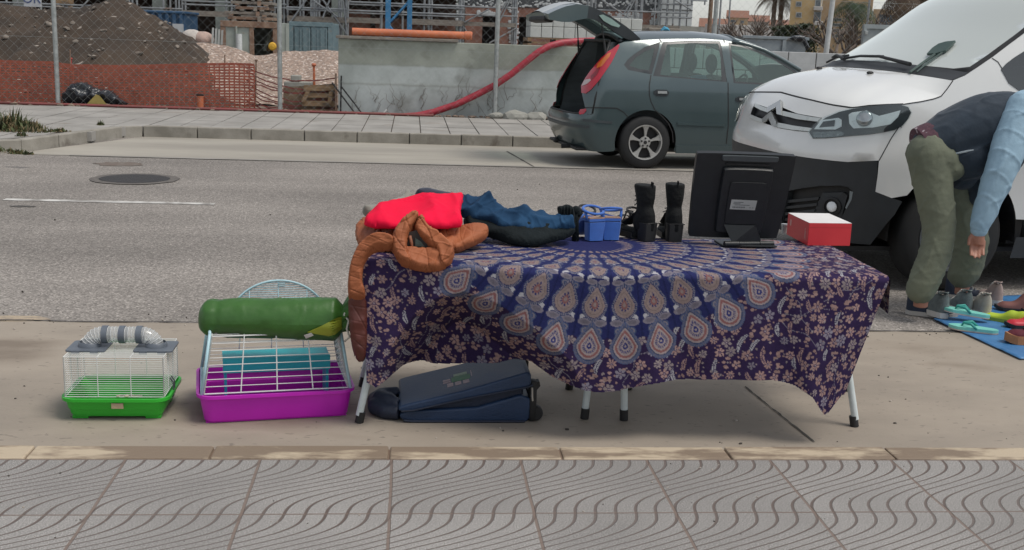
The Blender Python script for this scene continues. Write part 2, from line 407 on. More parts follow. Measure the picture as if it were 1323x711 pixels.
sheet('near_parking_lane', -70, 70, 3.6, 5.74, ROAD, M_LANE)
struct('far_parking_lane', MB().add([(-4.62, 13.4, ROAD), (70, 13.4, ROAD), (70, 15.95, ROAD), (-3.7, 15.95, ROAD)], [(0, 1, 2, 3)]), M_LANEF)
mb = MB(); mb.bx(-70, 70, -3.0, TY0 + 0.003, -0.3, 0.0); struct('near_pavement', mb, M_TILE)
# near kerb: long tan stones with wet patches, each its own block
M_KERB = mat('tan_kerb', (0.45, 0.37, 0.265), (0.20, 0.15, 0.105), rough=0.7, scale=2.6, detail=9, bump=0.2, bscale=70, lo=0.47, hi=0.56, stretch=(0.8, 2.5, 1))
mb = MB(); kx = at(503, 578, z=0)[0]
for k in range(-24, 40):
    L = 0.585; mb.bx(kx + k * L + 0.003, kx + (k + 1) * L - 0.003, TY0 + 0.006, TY0 + 0.122 + random.uniform(-.002, .002), -0.2, 0.002 + random.uniform(-.002, .003), 0.006)
struct('near_kerb', mb, M_KERB)
M_MORTAR = mat('mortar', (0.2, 0.14, 0.1), rough=0.9)
mb = MB(); mb.bx(-20, 20, TY0 + 0.002, TY0 + 0.11, -0.25, -0.006); struct('kerb_bed', mb, M_MORTAR)
# far pavement: slabs with joints, chamfered build-out at the left end of the bay
M_FPAV = mat('far_slabs', (0.34, 0.325, 0.30), (0.235, 0.225, 0.205), rough=0.85, scale=1.4, detail=8, bump=0.1, bscale=40, wear=((0.2, 0.17, 0.14), 1.2, 0.62))
PAVB = 19.55
def in_pav(x, y): return True
mb = MB()
outl = [(-70, 13.42), (-4.78, 13.42), (-3.86, 15.95), (70, 15.95), (70, PAVB), (-70, PAVB)]
def clipx(x):                              # front edge of the slabs at that x
    return 13.42 + 0.13 if x < -4.85 else (15.95 + 0.13 if x > -3.86 else 13.55 + (x + 4.85) / 0.99 * 2.53)
x = -9.2
while x < 14:
    x1 = x + 0.425; y0a, y0b = clipx(x), clipx(x1)
    ys = [None, 17.3, 18.5, PAVB] if min(y0a, y0b) > 15 else [None, 14.9, 16.1, 17.3, 18.5, PAVB]
    for j in range(len(ys) - 1):
        a0 = y0a if j == 0 else ys[j]; b0 = y0b if j == 0 else ys[j]; t1 = ys[j + 1]
        if a0 >= t1 or b0 >= t1: continue
        g = 0.008; h = FAR + random.uniform(-.003, .003)
        P = [(x + g, a0 + g), (x1 - g, b0 + g), (x1 - g, t1 - g), (x + g, t1 - g)]
        mb.add([(p[0], p[1], h) for p in P] + [(p[0], p[1], -0.1) for p in P], [(0, 1, 2, 3), (0, 4, 5, 1), (1, 5, 6, 2), (2, 6, 7, 3), (3, 7, 4, 0)])
    x = x1
struct('far_pavement', mb, M_FPAV)
mb = MB(); mb.add([(p[0], p[1], FAR - 0.014) for p in [(-70, 13.5), (-4.9, 13.5), (-3.95, 16.03), (70, 16.03), (70, PAVB), (-70, PAVB)]], [(0, 1, 2, 3, 4, 5)]); struct('far_pavement_bed', mb, mat('joint_dirt', (0.1, 0.085, 0.07), rough=0.95))
M_FKERB = mat('grey_kerb', (0.32, 0.30, 0.26), (0.2, 0.185, 0.155), rough=0.85, scale=2.5, detail=9, bump=0.2, bscale=50, wear=((0.12, 0.1, 0.08), 3.0, 0.6))
mb = MB()
path = [(-9.5, 13.42), (-4.8, 13.42), (-4.55, 13.6), (-3.92, 15.75), (-3.7, 15.95), (14, 15.95)]
for (a, b) in zip(path[:-1], path[1:]):
    L = math.hypot(b[0] - a[0], b[1] - a[1]); k = max(1, round(L / 0.75)); an = math.atan2(b[1] - a[1], b[0] - a[0])
    for i in range(k):
        t = (i + 0.5) / k; cxx = a[0] + (b[0] - a[0]) * t; cyy = a[1] + (b[1] - a[1]) * t
        R = Matrix.Rotation(an, 3, 'Z'); off = R @ Vector((0, 0.065, 0))
        mb.box((cxx + off.x, cyy + off.y, -0.1), (L / k - 0.012, 0.13, 0.26 + random.uniform(-.006, .006)), R, 0.012)
struct('far_kerb', mb, M_FKERB)
# paint and patches on the road
def strip(name, x0, x1, y0, y1, z, m, kind='structure'): return sheet(name, x0, x1, y0, y1, z, m)
M_PAINT = mat('worn_white_paint', (0.56, 0.55, 0.52), (0.25, 0.235, 0.215), rough=0.8, scale=7, detail=10, lo=0.38, hi=0.6)
M_PAINTW = mat('very_worn_paint', (0.46, 0.44, 0.40), (0.24, 0.225, 0.2), rough=0.8, scale=5, detail=10, lo=0.5, hi=0.72, stretch=(0.6, 3, 1))
a, b = at(4, 258, z=ROAD), at(278, 263, z=ROAD)
mb = MB()
for k in range(-8, 9): mb.add([(a[0] + k * 7.4, 9.83, ROAD), (b[0] + k * 7.4, 9.83, ROAD), (b[0] + k * 7.4, 9.94, ROAD), (a[0] + k * 7.4, 9.94, ROAD)], [(0, 1, 2, 3)])
struct('lane_marking', mb, M_PAINT)
strip('parking_line', -3.95, 40, 13.36, 13.45, ROAD + 0.004, M_PAINTW)
# repaired strip at the seam of the asphalt and the near lane
M_SEAM = mat('seam_tar', (0.07, 0.062, 0.055), (0.04, 0.036, 0.032), rough=0.9, scale=9)
def wob_strip(name, pts, wd, z, m):
    mb = MB(); n = len(pts); vs = []
    for i, p in enumerate(pts):
        q0, q1 = np.array(pts[max(i - 1, 0)]), np.array(pts[min(i + 1, n - 1)]); t = (q1 - q0) / (np.linalg.norm(q1 - q0) + 1e-9); nn = np.array([-t[1], t[0]])
        ww = wd * random.uniform(.4, 1.2); vs += [tuple(np.array(p) + nn * ww / 2) + (z,), tuple(np.array(p) - nn * ww / 2) + (z,)]
    mb.add(vs, [(2 * i, 2 * i + 1, 2 * i + 3, 2 * i + 2) for i in range(n - 1)]); return struct(name, mb, m)
wob_strip('lane_seam', [(-6 + .07 * k, 5.74 + 0.012 * fbm(k * .2, 1)) for k in range(200)], 0.022, ROAD + 0.004, M_SEAM)
c0, c1 = at(962, 500, z=ROAD), at(1052, 572, z=ROAD)
wob_strip('lane_crack', [(c0[0] + (c1[0] - c0[0]) * t / 30 + .006 * fbm(t * .3, 5), c0[1] + (c1[1] - c0[1]) * t / 30) for t in range(31)], 0.009, ROAD + 0.004, M_SEAM)
c0, c1 = at(655, 196, z=ROAD), at(690, 216, z=ROAD)
wob_strip('far_lane_joint', [(c0[0] + (c1[0] - c0[0]) * t / 10, c0[1] + (c1[1] - c0[1]) * t / 10) for t in range(11)], 0.03, ROAD + 0.004, M_SEAM)
# manhole with its collar
mc = at(174, 231.3, z=ROAD)
M_IRON = mat('cast_iron', (0.05, 0.047, 0.045), (0.03, 0.028, 0.027), rough=0.55, metal=0.3, scale=40, bump=0.5, bscale=70)
M_COLLAR = mat('collar_patch', (0.15, 0.135, 0.12), (0.085, 0.077, 0.07), rough=0.9, scale=18)
mh = thing('manhole_cover', 'round black iron manhole cover sunk in the grey asphalt', 'manhole cover', (mc[0], mc[1], ROAD))
MB().lathe([(0.33, -0.02), (0.34, 0.004), (0.315, 0.008)], n=48).build('cover', M_IRON, mh)
mb = MB()
for k in range(48):
    a0, a1 = 2 * PI * k / 48, 2 * PI * (k + 1) / 48
    f = lambda a: 0.43 + 0.03 * fbm(math.cos(a) * 2, math.sin(a) * 2)
    mb.add([(0.342 * math.cos(a0), 0.342 * math.sin(a0), 0.003), (f(a0) * math.cos(a0), f(a0) * math.sin(a0), 0.003), (f(a1) * math.cos(a1), f(a1) * math.sin(a1), 0.003), (0.342 * math.cos(a1), 0.342 * math.sin(a1), 0.003)], [(0, 1, 2, 3)])
mb.build('collar', M_COLLAR, mh)
def blotch(name, c, rx, ry, z, m, sd=0):
    mb = MB(); n = 40
    mb.add([(c[0], c[1], z)] + [(c[0] + rx * math.cos(a) * (1 + .3 * fbm(math.cos(a) * 1.5, math.sin(a) * 1.5, sd)), c[1] + ry * math.sin(a) * (1 + .3 * fbm(math.cos(a) * 1.5, math.sin(a) * 1.5, sd)), z) for a in np.linspace(0, 2 * PI, n, endpoint=False)], [(0, 1 + k, 1 + (k + 1) % n) for k in range(n)])
    return struct(name, mb, m)
M_RUST = mat('rust_stain', (0.12, 0.085, 0.065), (0.17, 0.15, 0.13), rough=0.9, scale=9)
blotch('oil_stain', at(155, 212, z=ROAD), 0.28, 0.17, ROAD, M_RUST, 3)
M_TAR = mat('tar_patch', (0.06, 0.056, 0.05), (0.09, 0.085, 0.078), rough=0.85, scale=30)
blotch('tar_stain', at(28, 266.5, z=ROAD), 0.10, 0.045, ROAD, M_TAR, 6)
blotch('sand_stain', at(20, 412, z=ROAD), 0.17, 0.06, ROAD + 0.001, mat('sand', (0.42, 0.34, 0.24), (0.25, 0.21, 0.17), rough=.95, scale=20), 2)
# soil of the building site behind the pavement
mb = MB(); mb.add([(-70, PAVB - .05, FAR - .03), (70, PAVB - .05, FAR - .03), (70, 90, FAR - .03), (-70, 90, FAR - .03)], [(0, 1, 2, 3)]); struct('site_ground', mb, M_DIRTG)

# grit: pebbles along the seam, the kerb and on the slabs
mb = MB(); random.seed(31)
for k in range(420):
    t = random.random()
    if t < .35: x, y, z0 = random.uniform(-2.6, 4.2), 5.74 + random.gauss(0, .09), ROAD
    elif t < .6: x, y, z0 = random.uniform(-1.8, 2.6), random.uniform(3.66, 5.7), ROAD
    elif t < .8: x, y, z0 = random.uniform(-1.8, 2.4), random.uniform(2.9, 3.5), 0.0
    else: x, y, z0 = random.uniform(-5, 6), random.uniform(5.8, 13), ROAD
    r = random.choice([.002, .0025, .003, .004, .006]) * (.55 if z0 == 0 else 1); bm = bmesh.new(); bmesh.ops.create_icosphere(bm, subdivisions=1, radius=r)
    for q in bm.verts: q.co *= random.uniform(.6, 1.3)
    bm.verts.index_update(); mb.cur = random.randrange(2); mb.add([(x + q.co.x * 1.3, y + q.co.y, z0 + r * .4 + q.co.z) for q in bm.verts], [[q.index for q in f.verts] for f in bm.faces]); bm.free()
tag(mb.build('road_grit', [mat('pale_grit', (.4, .36, .31), rough=.9), mat('dark_grit', (.07, .06, .05), rough=.9)]), kind='stuff')
# ---------------------------------------------------------------- building site
M_GALV = mat('galvanised_steel', (0.42, 0.44, 0.43), (0.28, 0.30, 0.29), rough=0.45, metal=0.55, scale=14)
M_GALVD = mat('dull_scaffold_steel', (0.34, 0.36, 0.37), (0.2, 0.21, 0.22), rough=0.5, metal=0.45, scale=6, wear=((0.2, 0.12, 0.08), 5, 0.62))
M_SOIL = mat('dug_soil', (0.060, 0.041, 0.027), (0.030, 0.021, 0.014), rough=0.95, scale=1.4, detail=10, bump=1.0, bscale=9, speck=((0.32, 0.28, 0.24), 5.0, 0.70))
M_STONE = mat('soil_stones', (0.24, 0.205, 0.17), (0.12, 0.10, 0.082), rough=0.9, scale=3)
M_GRAV = mat('pink_gravel', (0.39, 0.295, 0.235), (0.17, 0.122, 0.096), rough=0.95, scale=16, detail=4, bump=1.0, bscale=20, speck=((0.56, 0.48, 0.42), 14, 0.6))
M_BLACK = mat('black_rubber', (0.018, 0.018, 0.019), (0.012, 0.012, 0.012), rough=0.6, scale=20)
M_WOODB = mat('weathered_wood', (0.30, 0.20, 0.11), (0.17, 0.11, 0.065), rough=0.85, scale=5, stretch=(1, 6, 6), wear=((0.1, 0.075, 0.055), 3, 0.58))
M_WOODG = mat('grey_plank', (0.27, 0.24, 0.2), (0.16, 0.14, 0.12), rough=0.9, scale=5, stretch=(1, 5, 5))
M_ORANGE = mat('orange_pipe', (0.58, 0.17, 0.07), (0.45, 0.13, 0.06), rough=0.55, scale=4)
M_RUSTY = mat('rusty_steel', (0.3, 0.21, 0.15), (0.15, 0.085, 0.055), rough=0.85, scale=4, detail=9)
M_CONC = mat('cast_concrete', (0.33, 0.325, 0.29), (0.24, 0.24, 0.215), rough=0.9, scale=1.6, detail=9, bump=0.2, bscale=25)
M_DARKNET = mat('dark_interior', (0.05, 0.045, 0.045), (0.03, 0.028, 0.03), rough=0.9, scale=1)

def profile_heap(name, pts, Yc, Yb, Yback, m, label, cat, zb=FAR - 0.03, amp=0.12, ridge=1.0, sd=0, stones=0):
    P = [at(px, py, Yc) for px, py in pts]; X = [p[0] for p in P]; Z = [p[2] - zb for p in P]
    mb = MB(); nu, nv = 110, 56; x0, x1 = X[0], X[-1]
    def H(u, v):
        x = x0 + (x1 - x0) * u; y = Yb + (Yback - Yb) * v
        yy = y + .25 * fbm(x * .5, sd + 2.2)
        c = float(np.interp(x, X, Z))
        k = (yy - Yb) / (Yc - Yb) if yy < Yc else 1 - (yy - Yc) / (Yback - Yc)
        k = max(0, min(1, k)); k = k ** ridge
        k = k * (1 - 0.12 * math.exp(-((k - 1) / .15) ** 2) * 0)
        z = c * k + amp * fbm(x * 1.3, y * 1.3, sd) * min(1, k * 3) * min(1, (1 - k) * 4 + .25) + .35 * amp * fbm(x * 6, y * 6, sd) * min(1, k * 3)
        return (x, y, zb + max(-.05, z if c > .02 else -0.04))
    mb.grid(H, nu, nv)
    ms = [m]
    if stones:
        ms = [m, M_STONE]; mb.cur = 1
        for _ in range(stones):
            u, v = random.random(), random.uniform(.02, .5); p = H(u, v)
            if p[2] < zb + .1: continue
            r = random.choice([.012, .015, .015, .02, .025, .03, .04, .065]) * random.uniform(.7, 1.2)
            bm = bmesh.new(); bmesh.ops.create_icosphere(bm, subdivisions=1, radius=r)
            for q in bm.verts: q.co *= random.uniform(.65, 1.2)
            R = Matrix.Rotation(random.uniform(0, 6), 3, 'Z'); bm.verts.index_update()
            mb.add([Vector(p) + R @ Vector((q.co.x * 1.5, q.co.y, q.co.z * .8)) for q in bm.verts], [[q.index for q in f.verts] for f in bm.faces]); bm.free()
    return solo(name, mb, ms, label, cat, smooth=60)
profile_heap('soil_heap', [(-420, 60), (-200, 20), (-90, 2), (-10, 1), (30, 8), (55, 10), (75, 6), (100, 13), (125, 6), (150, -6), (172, -2), (190, 14), (225, 33), (262, 62), (290, 88), (318, 118), (345, 142), (380, 152)], 24.2, 20.3, 29, M_SOIL,
             'big heap of dark brown dug soil behind the orange netting', 'soil heap', amp=.19, stones=520)
profile_heap('gravel_heap', [(170, 80), (230, 52), (262, 55), (290, 58), (310, 64), (330, 72), (352, 70), (370, 66), (395, 66), (420, 64), (440, 66), (470, 66), (520, 70)], 24.9, 21.6, 28, M_GRAV,
             'long heap of pinkish gravel in front of the site containers', 'gravel heap', amp=.05, sd=5, ridge=.8)

# chain link fence along the back of the pavement
FY = 19.68
fence = thing('chain_link_fence', 'tall galvanised chain link fence on slim posts along the far pavement', 'fence', (0, FY, 0))
px_posts = [at(75.5, 138, FY)[0], at(362, 147, FY)[0], at(639, 153, FY)[0], at(915, 155, FY)[0]]
sp = px_posts[1] - px_posts[0]
for X in [px_posts[0] - sp] + px_posts + [px_posts[3] + 3.9, px_posts[3] + 7.8]:
    mb = MB(); mb.cyl((X, 0, -.1), (X, 0, 2.35), .04, 12); mb.lathe([(.043, 2.35), (.04, 2.38), (.01, 2.39)], c=(X, 0, 0), n=12); mb.build('post', M_GALV, fence, smooth=40)
mb = MB(); zt, x0, x1, pit = 2.25, -10.5, 16.0, 0.155
def wire(a, b, r=.0012):
    a, b = Vector(a), Vector(b); t = (b - a).normalized(); n1 = Vector((0, 1, 0)); n2 = t.cross(n1)
    o = [n1 * r, (n2 * .866 - n1 * .5) * r, (-n2 * .866 - n1 * .5) * r]
    mb.add([a + k for k in o] + [b + k for k in o], [(0, 1, 4, 3), (1, 2, 5, 4), (2, 0, 3, 5)])
k = x0 - zt
while k < x1:
    for s in (0, 1):
        A, B_ = (k, 0.03), (k + zt, zt)
        xa, za = A; xb, zb_ = B_
        if xa < x0: za += x0 - xa; xa = x0
        if xb > x1: zb_ -= xb - x1; xb = x1
        if s == 0: wire((xa, .02, za), (xb, .02, zb_))
        else: wire((x0 + x1 - xa, .024, za), (x0 + x1 - xb, .024, zb_))
    k += pit
for z in (.03, 1.15, 2.25): wire((x0, .03, z), (x1, .03, z), .002)
mb.build('wire_mesh', M_GALV, fence)
cp = at(352, 60, FY - .06)
M_YEL = mat('yellow_plastic', (0.62, 0.36, 0.03), (0.5, 0.28, 0.02), rough=.5)
mb = MB(); mb.lathe([(.0, -.02), (.065, -.02), (.07, 0), (.05, .03), (.0, .04)], c=(cp[0], cp[1], cp[2]), n=20, M=Matrix.Rotation(PI / 2, 3, 'X'), caps=False)
solo('reflector_disc', mb, M_YEL, 'round yellow plastic disc fixed on a grey fence post', 'reflector disc')

# orange safety netting
M_NET = mat('orange_netting', (0.34, 0.085, 0.045), (0.24, 0.06, 0.035), rough=.6, scale=6)
net = thing('safety_netting', 'sagging orange plastic safety netting in front of the soil heap', 'safety netting', (0, 20.0, 0))
mb = MB()
tops = [(-60, 78), (0, 79), (70, 82), (92, 85), (150, 86), (232, 84), (300, 83), (330, 84)]
TP = [at(px, py, 20.0) for px, py in tops]; TXs = [p[0] for p in TP]; TZ = [p[2] for p in TP]
def nety(x, z): return .05 * fbm(x * .9, z * .8) + .03 * math.sin(x * 2.1)
xs = np.arange(TXs[0], TXs[-1], .085)
NR = 15
def netp(x, j): 
    zt_ = float(np.interp(x, TXs, TZ)); z0 = FAR + .02
    z = z0 + (zt_ - z0) * (j / NR) + .012 * fbm(x * 1.7, j * .6); return (x, nety(x, z), z)
def ribbon(pts, wd, ax):
    vs = []; 
    for p in pts:
        d = Vector((0, 0, wd / 2)) if ax == 'z' else Vector((wd / 2, 0, 0)); p = Vector(p); vs += [p - d, p + d]
    mb.add(vs, [(2 * i, 2 * i + 1, 2 * i + 3, 2 * i + 2) for i in range(len(pts) - 1)])
for j in range(NR + 1): ribbon([netp(x, j) for x in xs], .03 if j < NR else .045, 'z')
for x in xs: ribbon([(p[0], p[1] - .003, p[2]) for p in [netp(x, j) for j in range(NR + 1)]], .026, 'x')
mb.build('net', M_NET, net); 
for px in (92, 290):
    p = at(px, 138, 20.05); mb = MB(); mb.cyl((p[0], .06, -.05), (p[0] + .02, .06, .95), .012, 8); mb.build('stake', M_RUSTY, net)
# fallen end of the netting
mb = MB(); net2 = thing('fallen_netting', 'collapsed dark red end of plastic netting lying beside the fence post', 'safety netting', (0, 20.1, 0))
for j in range(11):
    a = at(318, 88 + j * 5.2, 20.1); b = at(436, 104 + j * 3.0 + (6 if j % 3 else -3), 20.25); pts = []
    for i in range(19):
        t = i / 18; p = a + (b - a) * t; pts.append((p[0], .06 * fbm(t * 4, j) + .1 * t, p[2] - .25 * math.sin(PI * t) * (.5 + .08 * j) * (1 if j < 9 else .3) + .03 * fbm(t * 9, j * 2)))
    pts = [(p[0], p[1], max(p[2], FAR + .01)) for p in pts]; ribbon(pts, .022, 'z')
mb.build('net', mat('dark_red_netting', (0.22, 0.05, 0.04), (0.13, 0.035, 0.03), rough=.7), net2)
# red lay-flat hose along the ground and up over the wall
M_HOSE = mat('red_hose', (0.40, 0.035, 0.055), (0.30, 0.025, 0.04), rough=.5, scale=8, wear=((0.2, 0.1, 0.09), 5, .63))
hp = [(478, 152, 19.75), (510, 151.5, 19.75), (540, 149.5, 19.76), (560, 145, 19.8), (590, 135, 19.82), (617, 122, 19.82), (640, 110, 19.82), (662, 95, 19.82), (682, 78, 19.82), (696, 67, 19.83), (710, 59.5, 19.86), (725, 55.5, 19.95), (745, 53.5, 20.05), (775, 52.5, 20.1), (810, 52, 20.12), (850, 54, 20.12)]
solo('red_hose', MB().tube([at(*p[:2], p[2]) for p in hp], .058, 14), M_HOSE, 'thick red hose climbing over the concrete wall to the grey car', 'hose', smooth=True)
mb = MB(); mb.tube([(at(px, py, 19.62)[0], 19.62 + .04 * fbm(px * .02, 1), FAR + .02) for px, py in [(-40, 138), (40, 137), (100, 139), (180, 142), (250, 146), (320, 149), (370, 150), (420, 151), (480, 153), (560, 155)]], .026, 10)
solo('ground_hose', mb, mat('dusty_red_hose', (0.22, 0.05, 0.05), (0.16, 0.06, 0.05), rough=.7, scale=5), 'thin dusty red hose lying along the foot of the fence', 'hose', smooth=True)

# concrete retaining wall, then a wall of big blocks
WY = 19.95
a, b, z0, z1 = rect(437, 56, 850, 155, WY)
z1 = at(640, 57, WY)[2]
def m_wall():
    m = mat('retaining_wall', (0.47, 0.50, 0.48), (0.32, 0.345, 0.325), rough=0.9, scale=1.3, detail=10, bump=0.25, bscale=12, wear=((0.25, 0.26, 0.235), 1.7, .58))
    n, l = m.node_tree.nodes, m.node_tree.links; b_ = n['Principled BSDF']
    src = b_.inputs['Base Color'].links[0].from_socket
    tc = n.new('ShaderNodeTexCoord'); s = n.new('ShaderNodeSeparateXYZ'); l.new(tc.outputs['Object'], s.inputs[0])
    # three pours: darker greenish top band, paler middle and lower bands, with a ragged border
    nz = n.new('ShaderNodeTexNoise'); nz.inputs['Scale'].default_value = 6; l.new(tc.outputs['Object'], nz.inputs[0])
    ad = n.new('ShaderNodeMath'); ad.operation = 'MULTIPLY_ADD'; l.new(nz.outputs['Fac'], ad.inputs[0]); ad.inputs[1].default_value = .05; l.new(s.outputs[2], ad.inputs[2])
    cr = n.new('ShaderNodeValToRGB'); cr.color_ramp.interpolation = 'LINEAR'; e = cr.color_ramp.elements
    H = z1 - FAR
    mr = n.new('ShaderNodeMapRange'); mr.inputs[1].default_value = 0; mr.inputs[2].default_value = H; l.new(ad.outputs[0], mr.inputs[0])
    e[0].position = 0; e[0].color = (.62, .62, .6, 1); e[1].position = 1; e[1].color = (.74, .74, .66, 1)
    for pos, c in ((.06, (.95, .97, 1, 1)), (.475, (1.0, 1.02, 1.04, 1)), (.5, (.78, .78, .76, 1)), (.525, (1, 1.02, 1.03, 1)), (.74, (.98, 1, 1.01, 1)), (.765, (.7, .7, .65, 1)), (.79, (.74, .74, .67, 1))):
        k = e.new(pos); k.color = c
    mx = n.new('ShaderNodeMix'); mx.data_type = 'RGBA'; mx.blend_type = 'MULTIPLY'; mx.inputs['Factor'].default_value = 1
    l.new(mr.outputs[0], cr.inputs[0]); l.new(src, mx.inputs[6]); l.new(cr.outputs[0], mx.inputs[7]); l.new(mx.outputs[2], b_.inputs['Base Color'])
    return m
mb = MB(); mb.bx(a, at(835, 57, WY)[0], WY, WY + .3, FAR - .1, z1, .012)
solo('retaining_wall', mb, m_wall(), 'long grey cast concrete wall with horizontal pour bands behind the fence', 'wall')
# roots and dry stems clinging to the wall are left as a dry creeper
M_DRY = mat('dry_stems', (0.20, 0.18, 0.155), (0.12, 0.108, 0.094), rough=.95)
mb = MB()
for k in range(46):
    px = random.uniform(455, 700); py = random.uniform(128, 152); p = at(px, py, WY - .02); pts = [p]
    for i in range(5): p = p + np.array([random.uniform(-.07, .07), random.uniform(-.006, .002), random.uniform(.0, .11)]); p[1] = min(p[1], WY - .006); pts.append(p)
    mb.tube(pts, [.0045, .004, .0035, .003, .0025, .0015], 4)
solo('dry_creeper', mb, M_DRY, 'thin dry creeper stems clinging to the grey concrete wall', 'creeper')
bw = thing('block_wall', 'wall of big pale concrete blocks seen between the grey car and white van', 'wall', (0, WY, 0))
zt = at(1060, 68, WY)[2]; X0 = at(835, 57, WY)[0] + .01; mb = MB(); hb = .36
M_BLK = mat('pale_blocks', (0.44, 0.45, 0.45), (0.33, 0.34, 0.34), rough=.9, scale=2, detail=8, bump=.15)
for r in range(4):
    x = X0 - (.25 if r % 2 else 0); zz = zt - (r + 1) * hb
    while x < 15.5:
        xa = max(x, X0); mb.bx(xa + .008, x + .52 - .008, 0, .28, max(zz, FAR - .05) + .008, zz + hb - .008, .01); x += .52
mb.build('blocks', M_BLK, bw)
MB().bx(X0, 15.5, .012, .25, FAR - .1, zt - .02).build('mortar', M_SEAM, bw)
# board and pipe lying on the wall
a, b, z0, z1b = rect(434, 49.5, 592, 55, WY - .05)
mb = MB(); mb.box(((a + b) / 2, WY + .1, z1 + .028), (b - a, .34, .05), None, .006)
solo('shuttering_board', mb, M_WOODG, 'long grey wooden board lying on top of the concrete wall', 'board')
p0, p1 = at(455, 46.5, WY + .12), at(610, 52, WY + .12); r = .066
mb = MB(); p0[2] = p1[2] = z1 + .125; mb.cyl(p0, p1, r, 20); mb.lathe([(r * 1.01, 0), (r * 1.16, .01), (r * 1.16, .12), (r * 1.01, .13)], c=(p1[0] - .14, p1[1], p1[2]), n=20, M=Matrix.Rotation(PI / 2, 3, 'Y'))
solo('orange_pipe', mb, M_ORANGE, 'long orange plastic pipe lying on top of the concrete wall', 'pipe', smooth=40)

# heaps and scraps at the foot of the fence
tp = at(125, 139, z=FAR + .02)
def to_plane(Y): return lambda u, v: at(u, v, Y)
TARP = mat('black_plastic_sheet', (0.035, 0.042, 0.05), (0.018, 0.02, 0.025), rough=.25, scale=5, bump=.7, bscale=9)
po = [(82, 133), (80, 123), (86, 119), (93, 108), (112, 107), (120, 112), (128, 115), (146, 118), (156, 128), (166, 134), (160, 138), (120, 139), (90, 138)]
ob = solo('plastic_sheet', pillow(po, to_plane(20.0), (0, -1, .3), .28, 18, lambda u, v: .12 * fbm(u * .09, v * .12, 2) + .05 * abs(fbm(u * .3, v * .2)), step=2.2), TARP, 'crumpled black plastic sheeting heaped at the foot of the netting', 'plastic sheet', smooth=70)
mb = slab(lambda u, v, h: at(u, v, 19.72 - h), [(109, 138), (124, 122), (129, 124), (140, 138)], step=8, d=.03)
solo('yellow_board', mb, mat('pale_yellow_foam', (0.36, 0.29, 0.09), (0.28, 0.22, 0.07), rough=.9), 'triangular yellow board offcut in front of the black sheeting', 'board')
b0 = at(253, 143, z=FAR)
sp_ = thing('pipe_stub', 'short upright orange pipe with a black rim by the soil heap', 'pipe', (b0[0], 19.85, FAR))
MB().lathe([(.055, -.02), (.055, .2), (.06, .2), (.06, .235), (.048, .235), (.048, .05)], n=20, caps=False).build('tube', M_ORANGE, sp_, smooth=40)
MB().lathe([(.063, .225), (.066, .25), (.05, .25), (.05, .225)], n=20).build('rim', M_BLACK, sp_, smooth=40)
# rubble along the fence foot
mb = MB()
for k in range(330):
    px = random.uniform(160, 720) if k % 3 else random.uniform(-20, 160); p = at(px, 150, 19.7); r = random.choice([.012, .02, .03, .045]) * random.uniform(.6, 1.3)
    y = 19.72 + random.uniform(-.14, .2); bm = bmesh.new(); bmesh.ops.create_icosphere(bm, subdivisions=1, radius=r)
    for q in bm.verts: q.co *= random.uniform(.6, 1.2)
    bm.verts.index_update(); mb.add([(p[0] + q.co.x * 1.6, y + q.co.y, FAR + .01 + q.co.z * .7) for q in bm.verts], [[q.index for q in f.verts] for f in bm.faces]); bm.free()
tag(mb.build('rubble', mat('rubble', (0.27, 0.2, 0.15), (0.12, 0.09, 0.07), rough=.95, scale=3), None), kind='stuff')
# broken concrete lump by the car
mb = MB(); mb.add(*(lambda V, F: (V, F))(*[[(0, 0, 0)], []]))
for (px, s, c) in ((665, .16, 0), (692, .13, 0), (640, .09, 0)):
    p = at(px, 155, 19.6); bm = bmesh.new(); bmesh.ops.create_icosphere(bm, subdivisions=2, radius=s)
    for q in bm.verts: q.co = Vector((q.co.x * 1.5, q.co.y, q.co.z * .75)) * (1 + .35 * noise.noise(q.co * 9 + Vector((px, 0, 0))))
    bm.verts.index_update(); m_ = MB(); m_.add([(p[0] + q.co.x, 19.62 + q.co.y, FAR + .04 + q.co.z) for q in bm.verts], [[q.index for q in f.verts] for f in bm.faces]); bm.free()
    solo('concrete_lump', m_, M_CONC, {665: 'large broken concrete lump near the tail of the grey car', 692: 'pale broken lump half hidden behind the grey car bumper', 640: 'small broken concrete lump beside the middle fence post'}[px], 'concrete lump', 'broken concrete lumps at the wall foot')

# timber pallet, blocks, stakes and bars left of the wall
pl = thing('wooden_pallet', 'broken brown wooden pallet leaning behind the fence beside the wall', 'pallet', (0, 20.2, 0))
def quad_board(poly, Y, d, name='board', m=M_WOODB, par=pl):
    return slab(lambda u, v, h: at(u, v, Y - h), poly, step=30, d=d).build(name, m, par, world=True)
quad_board([(393, 110), (434, 110), (434, 117), (392, 118)], 20.15, .05)
quad_board([(395, 120), (432, 121), (431, 127), (394, 126)], 20.15, .03)
quad_board([(391, 130), (433, 131), (433, 138), (390, 137)], 20.15, .05)
quad_board([(389, 141), (433, 142), (433, 148), (388, 147)], 20.15, .03)
quad_board([(396, 116), (401, 117), (394, 133), (389, 131)], 20.12, .05)
quad_board([(425, 118), (430, 119), (428, 135), (423, 134)], 20.12, .05)
mb = slab(lambda u, v, h: at(u, v, 20.5 - h), [(366, 113), (436, 108), (436, 152), (366, 152)], step=30, d=.2)
solo('earth_bank', mb, mat('cut_earth', (0.22, 0.155, 0.1), (0.12, 0.085, 0.06), rough=.95, scale=3, bump=.6, wear=((.33, .28, .22), 3, .62)), 'low bank of cut brown earth behind the broken pallet', 'earth bank')
